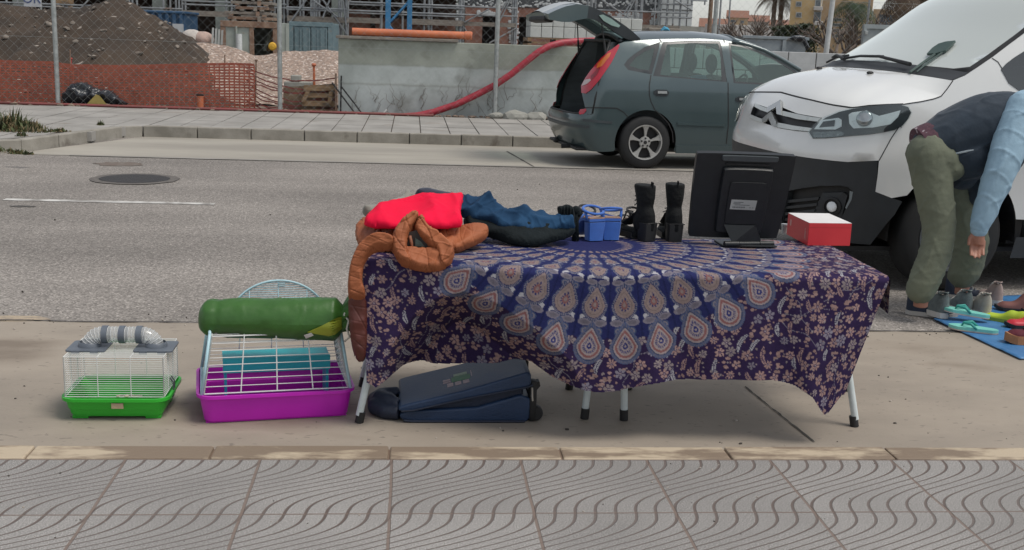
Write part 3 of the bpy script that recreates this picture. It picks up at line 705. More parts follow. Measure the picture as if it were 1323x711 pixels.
for (x0, y0, x1, y1, lb) in ((367, 106, 403, 113, 'flat grey concrete block lying on the cut earth bank'), (376, 97.5, 388, 106, 'small grey concrete block standing on another block')):
    A = rect(x0, y0, x1, y1, 20.35); mb = MB(); mb.bx(A[0], A[1], 20.3, 20.6, A[2], A[3], .015); solo('concrete_block', mb, M_CONC, lb, 'concrete block')
def rod(name, p, q, Y, r, m, label, cat='stake', Y2=None, cap=None):
    a, b = at(p[0], p[1], Y), at(q[0], q[1], Y2 or Y); mb = MB(); mb.cyl(a, b, r, 8)
    if cap: mb.ell(b if b[2] > a[2] else a, (r * 2, r * 2, r * 1.6), 8, 6)
    return solo(name, mb, m, label, cat, smooth=40)
rod('metal_stake', (331, 78), (330, 137), 20.35, .014, M_RUSTY, 'thin rusty stake standing in the fallen netting', cap=1)
rod('orange_stake', (405.5, 84), (406, 112), 20.4, .022, M_ORANGE, 'orange plastic stake above the broken wooden pallet', cap=1)
rod('metal_stake', (434, 95), (434, 150), 19.9, .018, M_RUSTY, 'rusty reinforcing bar standing against the end of the concrete wall')
rod('metal_stake', (441, 98), (440, 148), 19.88, .014, M_BLACK, 'dark upright bar at the corner of the concrete wall')
rod('metal_stake', (429, 107), (459, 147), 19.8, .014, M_BLACK, 'black bar leaning on the wall, the longer of two', Y2=19.7)
rod('metal_stake', (441, 112), (468, 147), 19.82, .014, M_BLACK, 'black bar leaning on the wall, nearest the wall face', Y2=19.72)
rod('white_offcut', (500, 142), (491, 151), 19.7, .016, mat('white_plastic', (.6, .6, .58), rough=.5), 'short white plastic offcut lying at the foot of the wall', 'offcut')
rod('red_peg', (92, 76), (92, 90), 20.15, .012, mat('red_plastic', (.5, .06, .05), rough=.5), 'small red capped peg poking above the netting', 'peg', cap=1)

# ------------------------------------------------ containers and stock, further in
def front_box(x0, y0, x1, y1, Y, D): A = rect(x0, y0, x1, y1, Y); return A
M_BLUE = mat('deep_blue_steel', (0.028, 0.085, 0.17), (0.02, 0.06, 0.12), rough=.6, scale=3, wear=((.12, .12, .12), 6, .66))
A = rect(185, 14, 239, 60, 27.0)
sk = thing('blue_skip', 'dark blue steel skip half hidden behind the soil heap', 'skip', (A[0], 27.0, 0))
mb = MB(); mb.bx(A[0], A[1], 27.0, 28.6, FAR, A[3] - .05, .02)
for k in range(6): x = A[0] + (A[1] - A[0]) * (k + .5) / 6; mb.bx(x - .04, x + .04, 26.95, 27.01, FAR + .05, A[3] - .06, .01)
mb.build('body', M_BLUE, sk, world=True)
mb = MB(); mb.bx(A[0] - .03, A[1] + .03, 26.94, 28.66, A[3] - .06, A[3], .015); mb.build('rim', M_BLUE, sk, world=True)
B = rect(223, 31, 237, 42, 26.93); mb = MB(); mb.bx(B[0], B[1], 26.92, 26.945, B[2], B[3]); mb.build('plate', mat('white_plate', (.5, .52, .53), rough=.6), sk, world=True)
for i, (px, py, w_, h_, lb, c) in enumerate(((248, 47, .34, .17, 'white bulk sack behind the shoulder of the soil heap', (.5, .46, .42)), (262, 48, .34, .14, 'pinkish sack lying beside the white bulk sack', (.45, .33, .28)))):
    p = at(px, py, 26.5); ob = MB().ell((p[0], 26.5, p[2] - .05), (w_ / 2 * 1.5, .25, h_ + .04), 18, 12); solo('bulk_sack', ob, mat('sack_%d' % i, c, rough=.9, scale=5, bump=.5), lb, 'sack', smooth=True)
for i in range(4):
    x0 = 273 + i * 4; mb = slab(lambda u, v, h: at(u, v, 26.3 - h), [(x0 + 1, 36 + i), (x0 + 3.6, 36 + i), (x0 + 2.6, 58), (x0, 58)], step=30, d=.04)
    solo('white_board', mb, mat('white_panel_%d' % i, (.5 - .03 * i, .52 - .03 * i, .5 - .03 * i), rough=.7), ['narrow white panel leaning on the rusty container, farthest left', 'narrow white panel leaning second from the left by the rusty container', 'narrow white panel leaning third from the left by the rusty container', 'narrow white panel leaning right against the rusty container corner'][i], 'panel', 'white panels leaning on the container')
# rusty container, one leaf shut and one side open
Y = 27.0; M_PALEG = mat('pale_green_steel', (0.36, 0.40, 0.36), (0.25, 0.29, 0.26), rough=.7, scale=2.5, detail=9, wear=((.28, .16, .1), 4, .6))
rc = thing('rusty_container', 'pale rusty site container with one side open and dark inside', 'container', (at(285, 60, Y)[0], Y, 0))
F0 = rect(286, 29, 358, 66, Y); X0, X1, Z0, Z1 = F0; Z0 = FAR
xm = at(325, 50, Y)[0]; t = .1
mb = MB(); mb.bx(X0, X1, Y + 2.4, Y + 2.45, Z0, Z1); mb.bx(X0, X0 + .05, Y + .05, Y + 2.4, Z0, Z1); mb.bx(X1 - .05, X1, Y + .05, Y + 2.4, Z0, Z1); mb.bx(X0, X1, Y + .05, Y + 2.4, Z0, Z0 + .05); mb.bx(X0 + .01, X1 - .01, Y + .06, Y + 2.39, Z1 - .06, Z1 - .01)
mb.build('shell', M_PALEG, rc, world=True)
mb = MB(); mb.bx(X0 - .02, X1 + .02, Y - .02, Y + .1, Z1 - .12, Z1 + .02, .01); mb.bx(X0 - .02, X0 + t, Y - .01, Y + .1, Z0, Z1 - .12, .01); mb.bx(xm - .05, xm + .05, Y - .01, Y + .1, Z0, Z1 - .12, .01); mb.bx(X1 - t, X1 + .02, Y - .01, Y + .1, Z0, Z1 - .12, .01)
mb.build('frame', M_RUSTY, rc, world=True)
mb = MB(); mb.bx(X0 + t, xm - .05, Y + .02, Y + .06, Z0, Z1 - .12); mb.bx(X0 + t, xm - .05, Y - .005, Y + .021, Z0 + .66, Z0 + .70); mb.cyl(((X0 + xm) / 2, Y - .02, Z0), ((X0 + xm) / 2, Y - .02, Z1 - .1), .025, 8)
mb.build('door', M_PALEG, rc, world=True)
for i, (px0, px1) in enumerate(((346, 355), (350, 357), (341, 350))):
    a, b = at(px0, 66, Y + .6), at(px1, 40, Y + .75); m_ = MB(); d = Vector(b) - Vector(a); m_.box((Vector(a) + Vector(b)) / 2, (.07, .04, d.length), d.to_track_quat('Z', 'Y').to_matrix()); solo('leaning_plank', m_, [M_WOODB, M_WOODG, M_PALEG][i], ['brown plank leaning inside the open rusty container', 'grey plank leaning at the doorway of the rusty container', 'pale greenish plank leaning deepest inside the rusty container'][i], 'plank')
mb = MB(); p = at(309, 60, 26.6); mb.cyl((p[0], 26.6, FAR), (p[0], 26.6, at(308, 44, 26.6)[2]), .07, 14); solo('white_pipe', mb, mat('white_pipe', (.62, .66, .66), rough=.4), 'short white pipe standing in front of the rusty container', 'pipe', smooth=40)
# formwork panels stacked on the rusty container
fp_ = [(294, 352, 22, 27.5), (290, 350, 17, 22), (304, 347, 12, 16.5), (298, 352, 8.5, 12), (308, 344, 4, 8)]
lbs = ['lowest', 'second lowest', 'middle', 'second highest', 'topmost']
for i, (x0, x1, y0, y1) in enumerate(fp_):
    A = rect(x0, y0, x1, y1, 27.1); z0 = Z1 + .022 + i * .118; d = thing('formwork_panel', 'rusty formwork panel, %s of the stack on the rusty container' % lbs[i], 'formwork panel', ((A[0] + A[1]) / 2, 27.1, z0), 0, 'stacked formwork panels')
    w_ = A[1] - A[0]; mb = MB(); mb.bx(-w_ / 2, w_ / 2, 0, 1.2, .035, .1, .006); mb.build('face', M_WOODG if i % 2 else M_RUSTY, d)
    mb = MB(); mb.bx(-w_ / 2 + .1, -w_ / 2 + .2, -.03, 1.2, 0, .034); mb.bx(w_ / 2 - .2, w_ / 2 - .1, -.03, 1.2, 0, .034); mb.bx(w_ / 2 - .34, w_ / 2 - .26, -.05, -.002, -.0, .11); mb.build('runner', M_RUSTY if i % 2 else M_WOODG, d)
# open pale door leaf and the blue-grey container
A = rect(361, 30, 373, 70, 26.6); mb = MB(); mb.bx(A[0], A[1], 26.6, 26.66, FAR, A[3], .01); mb.bx(A[0] + .05, A[1] - .05, 26.58, 26.605, FAR + .75, FAR + .8); mb.bx(A[1] - .06, A[1] + .01, 26.57, 26.605, FAR, A[3])
solo('container_door', mb, M_PALEG, 'pale green container door standing open beside the blue container', 'door')
A = rect(374, 29.5, 429.5, 70, 27.0); M_BG = mat('blue_grey_steel', (0.15, 0.225, 0.245), (0.11, 0.17, 0.19), rough=.55, scale=3, wear=((.2, .17, .14), 6, .66))
bc = thing('blue_container', 'closed blue grey steel container beside the fence post', 'container', (A[0], 27, 0)); X0, X1 = A[0], A[1]; Z1 = A[3]
MB().bx(X0, X1, 27.03, 29.4, FAR, Z1, .015).build('shell', M_BG, bc, world=True)
mb = MB(); mb.bx(X0 - .01, X1 + .01, 26.98, 27.029, Z1 - .09, Z1 + .015, .008); mb.bx(X0 - .01, X0 + .09, 26.98, 27.029, FAR, Z1 - .09); mb.bx(X1 - .1, X1 + .01, 26.98, 27.029, FAR, Z1 - .09); mb.build('frame', M_BG, bc, world=True)
for k in range(2):
    xa = X0 + .1 + k * (X1 - X0 - .2) / 2; xb = xa + (X1 - X0 - .2) / 2 - .02; mb = MB(); mb.bx(xa, xb, 26.995, 27.029, FAR + .02, Z1 - .1, .005)
    for f in (.12, .42, .62, .95): x = xa + (xb - xa) * f; mb.bx(x - .012, x + .012, 26.97, 26.996, FAR + .05, Z1 - .12)
    mb.bx(xa + .1, xb - .05, 26.975, 26.994, FAR + .72, FAR + .76); mb.build('door', M_BG, bc, world=True)

# ------------------------------------------------ the unfinished building and its scaffold
BY = 36.0; M_BRICK = mat('brick_infill', (0.30, 0.16, 0.12), (0.2, 0.1, 0.075), rough=.9, scale=3, detail=9, bump=.3, bscale=18, wear=((.36, .25, .2), 2.5, .6))
M_MEMB = mat('grey_membrane', (0.075, 0.08, 0.085), (0.05, 0.055, 0.06), rough=.8, scale=3)
M_DAB = mat('white_adhesive', (.52, .54, .54), (.4, .42, .42), rough=.8)
M_EPS = mat('white_insulation', (.55, .58, .58), (.45, .48, .48), rough=.85, scale=3)
bld = thing('unfinished_building', 'unfinished brick and concrete building with dark open bays behind the site', 'building', (0, BY, 0))
ZT = 6.2; xl, xr = -22.0, at(600, 30, BY)[0]
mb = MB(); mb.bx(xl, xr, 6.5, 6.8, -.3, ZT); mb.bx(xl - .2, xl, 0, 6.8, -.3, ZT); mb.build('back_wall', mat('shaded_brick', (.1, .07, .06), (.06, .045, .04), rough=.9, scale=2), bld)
mb = MB(); mb.bx(xl, xr, 0, 6.8, 2.75, 3.1); mb.bx(xl, xr, -.1, 7, ZT, ZT + .4); mb.build('floor_slab', M_CONC, bld)
for px in (25, 205, 286, 436, 597): 
    x = at(px, 30, BY)[0]; MB().bx(x - .19, x + .19, .05, .45, -.3, 2.75, .01).build('column', mat('column_concrete_%d' % px, (.21, .24, .22), (.15, .17, .16), rough=.9, scale=2), bld)
# brick panels seen between the scaffold planks of the open part
A = rect(448, 12, 478, 46, BY + 2.5); MB().bx(A[0], A[1], 2.5, 2.7, -.3, A[3]).build('infill', M_BRICK, bld)
A = rect(485, 12, 490, 46, BY + 2.5); B2 = rect(532, 30, 596, 48, BY + 2.5); MB().bx(A[0], B2[1], 2.52, 2.72, -.3, B2[3] + .1).build('infill', M_BRICK, bld)
# solid part on the right: membrane with white dabs above brick, with openings
xe = at(853, 30, BY)[0]
zm = at(640, 8.5, BY)[2]
open_px = [(623, 21, 640, 62), (670, 22, 685, 64), (797, 25, 822, 33), (803, 37.5, 820, 44)]
ops = [rect(*o, BY) for o in open_px]
hole = [[(o[0], max(o[2], -.29)), (o[1], max(o[2], -.29)), (o[1], o[3]), (o[0], o[3])] for o in ops]
hole[0][0] = (ops[0][0], -.25); hole[0][1] = (ops[0][1], -.25); hole[1][0] = (ops[1][0], -.25); hole[1][1] = (ops[1][1], -.25)
mb = slab(lambda u, v, h: (u, .25 - h, v), [(xr + .02, -.3), (xe, -.3), (xe, zm), (xr + .02, zm)], hole, step=1.5, d=.25); mb.build('brick_wall', M_BRICK, bld)
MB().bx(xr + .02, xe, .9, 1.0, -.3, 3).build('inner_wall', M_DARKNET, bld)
mb = MB(); mb.bx(xr + .02, xe, -.02, .24, zm + .002, ZT); mb.cur = 1
for k in range(150):
    px = random.uniform(602, 850); py = random.uniform(0.5, 9); p = at(px, py, BY - .03); r = random.uniform(.025, .06)
    mb.ell((p[0], -.02, p[2]), (r, .02, r * random.uniform(.6, 1.2)), 6, 4)
for (xa, xb, ya, yb, n) in ((777, 826, 17, 21, 26), (658, 669, 10, 56, 44), (822, 829, 18, 30, 10), (841, 853, 0, 32, 44), (590, 599, 0, 26, 26), (617, 645, 15, 20, 30)):
    for k in range(n):
        p = at(random.uniform(xa, xb), random.uniform(ya, yb), BY - .03); r = random.uniform(.03, .075); mb.ell((p[0], -.02, p[2]), (r, .022, r * random.uniform(.6, 1.3)), 6, 4)
mb.build('membrane', [M_MEMB, M_DAB], bld)
for (x0, y0, x1, y1) in ((616, 16, 644, 20.5), (790, 21.5, 824, 25), (793, 33.5, 822, 37), (795, 25, 797, 44), (822, 25, 824, 34)):
    A = rect(x0, y0, x1, y1, BY - .02); MB().bx(A[0], A[1], -.045, -.001, A[2], A[3]).build('lintel', M_DAB, bld)
A = rect(853, -40, 896, 33.5, BY - .3); MB().bx(A[0], A[1], -.3, 3, A[2], ZT, .01).build('insulated_wall', M_EPS, bld)
mb = MB()
for k in (863, 871, 879, 888): x = at(k, 15, BY - .31)[0]; mb.bx(x - .012, x + .012, -.315, -.302, A[2], ZT)
for py in (5, 13, 22): z = at(875, py, BY - .31)[2]; mb.bx(A[0], A[1], -.314, -.3025, z - .012, z + .012)
mb.build('panel_joint', mat('dark_joint', (.09, .09, .09), rough=.8), bld)
A2 = rect(820, 34, 905, 60, BY - .4); MB().bx(A2[0], A2[1], -.4, 3, -.3, A[2] - .005).build('plinth', M_CONC, bld)
# sign board at the far left
A = rect(30.5, -9, 53, 9, 31.0)
sg = thing('site_sign', 'white site sign with blue capital letters above the soil heap', 'sign', ((A[0] + A[1]) / 2, 31, 0))
hw = (A[1] - A[0]) / 2; MB().bx(-hw, hw, 0, .03, A[2], A[3], .004).build('board', mat('sign_white', (.5, .52, .54), rough=.5), sg)
mb = MB(); mb.cyl((-hw + .03, .06, -.1), (-hw + .03, .06, A[3]), .03, 8); mb.cyl((hw - .03, .06, -.1), (hw - .03, .06, A[3]), .03, 8); mb.build('post', M_GALV, sg)
text_obj('lettering', 'OR', (A[3] - A[2]) * .92, mat('sign_blue', (.04, .07, .2), rough=.5), sg, Matrix.Translation((-.02, -.006, A[2] + (A[3] - A[2]) * .56)) @ Matrix.Rotation(PI / 2, 4, 'X'), .003)
A = rect(67, -10, 90, 5, 33.0); mb = MB(); mb.bx(A[0], A[1], 33, 33.4, A[2], A[3], .02); mb.bx(A[0], A[0] + .06, 33.05, 33.3, -.2, A[2]); mb.bx(A[1] - .06, A[1], 33.05, 33.3, -.2, A[2]); solo('timber_crate', mb, M_WOODB, 'brown timber crate on legs just above the soil heap crest', 'crate')

def scaffold(label, ups, ledg, planks, braces, Y, depth=.9):
    t = thing('scaffold', label, 'scaffold', (at(ups[0], 30, Y)[0], Y, 0), 0, 'scaffold bays along the unfinished building')
    xs_ = [at(u, 30, Y)[0] for u in ups]
    for x in xs_:
        mb = MB()
        for yy in (Y, Y + depth): mb.cyl((x, yy, -.2), (x, yy, 6), .03, 8)
        mb.build('upright', M_GALVD, t, world=True, smooth=40)
    mb = MB()
    for (xa, xb, py) in ledg:
        a, b = at(xa, py, Y - .03), at(xb, py, Y - .03); mb.cyl((a[0], Y - .04, a[2]), (b[0], Y - .04, a[2] ), .024, 6)
    mb.build('ledger', M_GALVD, t, world=True, smooth=40)
    for (xa, xb, y0, y1) in planks:
        A = rect(xa, y0, xb, y1, Y - .05); m_ = MB(); m_.bx(A[0], A[1], Y - .02, Y + depth, A[2], A[3], .01); m_.bx(A[0], A[1], Y - .06, Y - .025, A[2] - .01, A[3] + .02); m_.build('plank', M_WOODG, t, world=True)
    for (p, q) in braces:
        a, b = at(p[0], p[1], Y - .07), at(q[0], q[1], Y - .07); MB().cyl((a[0], Y - .08, a[2]), (b[0], Y - .08, b[2]), .024, 6).build('brace', M_GALVD, t, world=True, smooth=40)
    return t
scaffold('left scaffold bay with grey plank behind the dark blue skip', [10, 70, 162, 168, 212, 228, 232], [(-30, 235, 2), (-30, 235, 5.5)], [(-30, 235, 17, 21)], [((118, -4), (104, 12))], 33)
scaffold('scaffold bay crossed by a long plank above the rusty container', [293, 344, 350, 362, 367], [(235, 370, 5.5), (235, 370, 1)], [(236, 362, 16.5, 22)], [((316, 0), (296, 17)), ((340, -10), (300, 13))], 32.2)
scaffold('scaffold bay with crossing braces above the blue grey container', [388, 402, 404, 409, 438, 447], [(370, 448, 9.5), (370, 448, 12)], [(371, 448, 22.5, 28)], [((400, -6), (375, 29)), ((405, 1), (436, 22)), ((426, 0), (417, 23)), ((415, -3), (448, 44)), ((443, 0), (449, 46))], 31.4)
scaffold('scaffold bay with brown planks on both sides of the blue mast', [492, 520, 548, 554, 557.5, 595], [(449, 600, 2.5), (449, 600, 5.5), (449, 600, 13.5), (449, 600, 16.5)], [(449, 491, 24, 29.5), (531, 597, 26.5, 32.5)], [((453, -4), (440, 40))], 32.6)
scaffold('thin scaffold bay in front of the brick infill wall', [598.5, 665, 667], [(600, 668, 8.5), (600, 668, 19)], [(597, 667, 30, 34)], [((632, 12), (600, 29)), ((656, 0), (640, 30)), ((659, 0), (644, 30)), ((668, 36), (632, 56)), ((600, 36), (606, 48))], 34.4)
scaffold('right scaffold bay crossing in front of the white insulated wall', [764, 768, 827, 828.5, 853, 861, 878], [(760, 890, 12.5), (853, 893, 5), (853, 893, 22)], [(800, 878, 33.5, 36.5)], [((776, -1), (822, 30)), ((820, 0), (803, 32)), ((817, 0), (806, 18)), ((872, 0), (893, 13))], 34.6)
# blue lattice mast
M_MAST = mat('mast_blue', (0.04, 0.2, 0.4), (0.03, 0.15, 0.3), rough=.5, scale=2)
ma = thing('lattice_mast', 'bright blue steel lattice crane mast in front of the dark bays', 'crane mast', (at(514, 40, 30)[0], 30, 0))
x0, x1 = at(501, 30, 30)[0] - at(514, 40, 30)[0], at(529, 30, 30)[0] - at(514, 40, 30)[0]; D = x1 - x0
for x in (x0, x1):
    for y in (0, D): MB().bx(x - .065, x + .065, y - .065, y + .065, -.3, 8, .01).build('mast_leg', M_MAST, ma)
for face in range(4):
    mb = MB(); z = -.2; k = 0
    while z < 7.6:
        a, b = (x0, x1) if k % 2 else (x1, x0); zz = z + .62
        P = {0: ((a, -.03, z), (b, -.03, zz)), 1: ((a, D + .03, z), (b, D + .03, zz)), 2: ((x0 - .03, a - x0, z), (x0 - .03, b - x0, zz)), 3: ((x1 + .03, a - x0, z), (x1 + .03, b - x0, zz))}[face]
        mb.cyl(P[0], P[1], .03, 6); z = zz; k += 1
    mb.build('lacing', M_MAST, ma, smooth=40)
# stack of white wrapped blocks on a pallet
bs = thing('block_pallet', 'wooden pallet carrying white wrapped building blocks behind the wall', 'pallet', (at(685, 50, 28)[0], 28, 0))
A = rect(685, 22, 830, 51, 28.0); mb = MB(); mb.bx(A[0] - .05, A[1] + .05, 28, 29.2, A[2] - .14, A[2] - .1); mb.bx(A[0] - .05, A[1] + .05, 28, 29.2, A[2] - .03, A[2] - .004)
for k in range(5): x = A[0] + (A[1] - A[0]) * k / 4; mb.bx(x - .05, x + .05, 28.0, 29.2, -.05, A[2] - .03)
mb.build('deck', M_WOODB, bs, world=True)
cw = (A[1] - A[0]) / 10; M_WH = mat('white_block', (.56, .58, .55), (.46, .48, .45), rough=.8, scale=2)
for i in range(10):
    for j in range(2):
        z0 = A[2] + j * (A[3] - A[2]) / 2; mb = MB(); mb.bx(A[0] + i * cw + .006, A[0] + (i + 1) * cw - .006, 28.02, 29.1, z0 + .003, z0 + (A[3] - A[2]) / 2 - .003, .012)
        solo('building_block', mb, M_WH, 'white wrapped block in the two tier stack behind the concrete wall', 'building block', 'white blocks stacked on the pallet')
mb = MB(); A = rect(700, 8, 714, 22, 28.4); mb.bx(A[0], A[1] + .15, 28.4, 28.9, A[2], A[3] - .1, .02); solo('white_box', mb, M_WH, 'white box standing on top of the white block stack', 'box')
p = at(859, 38, 24); mb = pillow([(854, 38), (858, 34), (863, 36), (866, 40), (853, 41)], to_plane(24), (0, -1, 0), .08, 3, None, step=1); 
for q in range(len(mb.v)): pass
solo('blue_rag', mb, mat('bright_blue_cloth', (.06, .32, .5), rough=.8), 'crumpled bright blue rag just above the roof of the grey car', 'rag')
mb = MB(); A = rect(838, 38.5, 880, 44, 24.1); mb.bx(A[0], A[1], 24.1, 24.5, FAR - .03, A[3] + .03, .02); solo('timber_stack', mb, M_WOODG, 'low stack of grey timber behind the roof of the grey car', 'timber')
# ---------------------------------------------------------------- the town beyond, on the right
M_YW = mat('yellow_render', (0.50, 0.36, 0.19), (0.42, 0.30, 0.15), rough=.9, scale=.6)
M_OCH = mat('ochre_render', (0.45, 0.33, 0.21), (0.36, 0.26, 0.16), rough=.9, scale=.5)
M_WIN = mat('dim_window', (.13, .15, .16), (.08, .09, .1), rough=.2)
M_SHUT = mat('pale_shutter', (.42, .42, .40), rough=.7)
M_ROOF = mat('clay_roof', (.26, .13, .085), (.17, .085, .06), rough=.9, scale=2)
M_WHW = mat('white_wash', (.5, .48, .45), (.4, .38, .36), rough=.9, scale=.8)
def bldg(name, label, px, Y, D, m, wins=(), roof=None, cat='building', balc=(), group=None, zb=-.3):
    """a block turned to face the street end where the stall stands"""
    P0 = at((px[0] + px[2]) / 2, 50, Y); an = math.atan2(P0[0], P0[1]); u = np.array([math.cos(an), -math.sin(an), 0]); nrm = np.array([math.sin(an), math.cos(an), 0])
    def pl(x, y):
        d = ray(x, y); s = (P0 - np.array([0, 0, CAMH])) @ nrm / (d @ nrm); p = np.array([0, 0, CAMH]) + s * d - P0; return p @ u, p[2] + P0[2]
    def R(x0, y0, x1, y1): a, b = pl(x0, (y0 + y1) / 2)[0], pl(x1, (y0 + y1) / 2)[0]; return a, b, pl((x0 + x1) / 2, y1)[1] - zb, pl((x0 + x1) / 2, y0)[1] - zb
    A = R(*px); t = thing(name, label, cat, (P0[0], P0[1], zb), -an, group)
    MB().bx(A[0], A[1], 0, D, 0, A[3], .02).build('wall', m, t)
    for q in wins:
        W = R(*q); f = MB().bx(W[0] - .06, W[1] + .06, -.05, -.003, W[2] - .06, W[3] + .06).build('window', M_SHUT, t)
        mb = MB(); mb.bx(W[0], W[1], -.06, -.0505, W[2], W[3]); mb.build('pane', M_WIN, f)
    for q in balc:
        W = R(*q); MB().bx(W[0], W[1], -1.0, -.01, W[2], W[3], .03).build('balcony', M_WHW, t)
    if roof:
        e = .3; z = A[3]; mb = MB(); hh = roof
        mb.add([(A[0] - e, -e, z + .003), (A[1] + e, -e, z + .003), (A[1] + e, D + e, z + .003), (A[0] - e, D + e, z + .003), (A[0] - e, D / 2, z + hh), (A[1] + e, D / 2, z + hh)], [(0, 1, 5, 4), (2, 3, 4, 5), (0, 4, 3), (1, 2, 5), (0, 3, 2, 1)])
        mb.build('roof', M_ROOF, t)
    return t
bldg('apartment_block', 'tall plain yellow apartment block beyond the grey car', (1022, -60, 1062, 62), 95, 14, M_YW, [(1029, 3, 1035, 8), (1029, 17, 1035, 22), (1054, -4, 1060, 9), (1052, 16, 1060, 28)], balc=[(1051, 9, 1063, 14), (1051, 28, 1063, 33)])
bldg('apartment_block', 'ochre apartment block rising behind the palm trees', (1062, -50, 1128, 62), 110, 14, M_OCH, [(1076, 24, 1087, 27), (1076, 31, 1087, 34), (1076, 38, 1087, 41), (1076, 45, 1087, 48), (1100, 5, 1105, 12), (1100, 22, 1105, 29)])
bldg('apartment_block', 'low ochre block with a flat roof behind the steel gate', (1126, 13, 1230, 62), 130, 10, M_OCH, [(1170, 18, 1174, 23), (1180, 18, 1184, 23), (1190, 18, 1194, 23)])
bldg('glazed_pavilion', 'small dark blue glazed building just above the steel gate', (1134, 19, 1156, 62), 80, 6, mat('blue_glazing', (.06, .11, .14), (.04, .07, .1), rough=.3), [])
for i, (x0, y0, x1, y1, r, mm, lb, ws) in enumerate((
    (903, 35, 940, 60, 2.4, M_WHW, 'low white house with clay roof left of the row of far houses', [(910, 40, 914, 44), (921, 40, 925, 44)]),
    (938, 23, 965, 60, 2.2, M_OCH, 'far ochre house with the steepest clay roof', [(944, 26, 950, 29), (957, 27, 961, 30)]),
    (960, 28, 992, 60, 2.0, M_WHW, 'far house with a white chimney and clay roof', [(969, 33, 974, 37), (978, 33, 983, 37)]),
    (988, 32, 1024, 60, 1.6, M_OCH, 'far low house with a long clay roof next to the yellow apartment block', [(1000, 37, 1004, 41), (1010, 37, 1014, 41)]))):
    t = bldg('town_house', lb, (x0, y0, x1, y1), 300 + 12 * i, 14, mm, ws, r, 'house', group='far houses beyond the site')
A = rect(970, 24, 975, 32, 326); solo('white_chimney', MB().bx(A[0], A[1], 329, 330.2, A[2] - 3, A[3], .02), M_WHW, 'white chimney stack among the far clay roofs', 'chimney')
A = rect(915, 35, 994, 58, 70.0); mb = MB(); mb.bx(A[0], A[1], 70, 70.3, -.3, A[3], .02)
for k in range(12): x = A[0] + (A[1] - A[0]) * k / 11; mb.bx(x - .15, x + .15, 69.92, 70.38, -.3, A[3] + .12, .02)
solo('white_garden_wall', mb, M_WHW, 'white garden wall with pillars behind the bare trees', 'wall')
# bare trees
M_BARK = mat('bare_bark', (.14, .11, .09), (.08, .065, .055), rough=.95, scale=6)
def bare_tree(label, px, py, Y, h, sd, spread=.55):
    random.seed(sd); b = at(px, py, Y); x0 = b[0]; t = thing('bare_tree', label, 'tree', (x0, Y, -.1), 0, 'bare winter trees')
    tr = MB(); tr.tube([(0, 0, -.2), (.05, 0, h * .18), (0, .05, h * .36)], [.17, .14, .12], 8); tr.build('trunk', M_BARK, t, smooth=True)
    mb = MB()
    def br(p, d, L, r, k):
        q = p + d * L * .5 + Vector((random.uniform(-.08, .08), random.uniform(-.08, .08), .03)) * L; e = p + d * L
        mb.tube([p, q, e], [r, r * .8, r * .55], 5)
        if k == 0: return
        for _ in range(3 if k > 1 else 2):
            nd = (d + Vector((random.uniform(-1, 1), random.uniform(-1, 1), random.uniform(-.3, .8))) * spread); nd.normalize(); br(e if random.random() < .7 else q, nd, L * random.uniform(.55, .8), r * .6, k - 1)
    for a in range(5): 
        an = a * 1.257 + random.uniform(-.4, .4); br(Vector((0, .05, h * .34)), Vector((math.cos(an) * .8, math.sin(an) * .8, .75)).normalized(), h * .28, .085, 3)
    mb.build('crown', M_BARK, t, smooth=True)
bare_tree('bare branching tree in front of the white garden wall, left', 955, 60, 55, 3.3, 11)
bare_tree('bare branching tree right of the small black street lamp', 974, 60, 52, 3.4, 12)
bare_tree('gnarled bare tree in front of the ochre block', 1083, 66, 42, 3.3, 13, .7)
bare_tree('small bare tree behind the steel skip', 1108, 66, 46, 3.0, 14, .7)
bare_tree('slim bare tree in front of the far low house', 1001, 60, 60, 3.6, 15)
random.seed(21)
# palms
M_FROND = mat('palm_frond', (.045, .075, .03), (.02, .035, .015), rough=.7, scale=3)
M_DEADF = mat('dry_frond', (.12, .085, .055), (.06, .042, .03), rough=.9, scale=3)
M_PTRUNK = mat('palm_trunk', (.17, .125, .09), (.09, .065, .05), rough=.95, scale=8, stretch=(1, 1, 4))
def palm(label, px, py, Y, r, ptop, L, n, hang, m, sd):
    random.seed(sd); b = at(px, py, Y); top = at(px, ptop, Y)[2]; t = thing('palm_tree', label, 'palm tree', (b[0], Y, -.1), 0, 'palm trees beyond the site')
    zz = np.linspace(-.2, top, 14); MB().tube([(.04 * math.sin(z), 0, z) for z in zz], [r * (1.15 if i % 2 else 1) for i in range(14)], 10).build('trunk', M_PTRUNK, t)
    mb = MB()
    for k in range(n):
        an = random.uniform(0, 2 * PI); el = random.uniform(-.2, 1.0); d = Vector((math.cos(an), math.sin(an), 0)); P = []
        for i in range(9):
            s = i / 8; P.append(Vector((0, 0, top + .1)) + d * (L * (s * math.cos(el) * (1 - .25 * s))) + Vector((0, 0, L * (s * math.sin(el) - hang * s * s))))
        sdv = d.cross(Vector((0, 0, 1)))
        for i in range(1, 9):
            wl_ = L * .2 * math.sin(PI * (.15 + .8 * i / 9)); 
            for q in (-1, 1):
                for e in range(2):
                    p0 = P[i - 1].lerp(P[i], e * .5); tip = p0 + sdv * q * wl_ + (P[i] - P[i - 1]) * .9 + Vector((0, 0, -wl_ * .5)); wv = (P[i] - P[i - 1]) * .22
                    mb.add([p0, p0 + wv, tip], [(0, 1, 2)])
    mb.build('crown', m, t)
palm('stocky green palm in front of the ochre apartment block', 1098, 66, 62, .32, 10, 2.2, 42, .85, M_FROND, 1)
palm('palm with hanging dry fronds left of the gate top', 1160, 64, 58, .28, -8, 2.0, 46, 1.35, M_DEADF, 2)
palm('palm with hanging dry fronds nearest the van roof', 1191, 64, 60, .26, -8, 2.0, 46, 1.35, M_DEADF, 3)
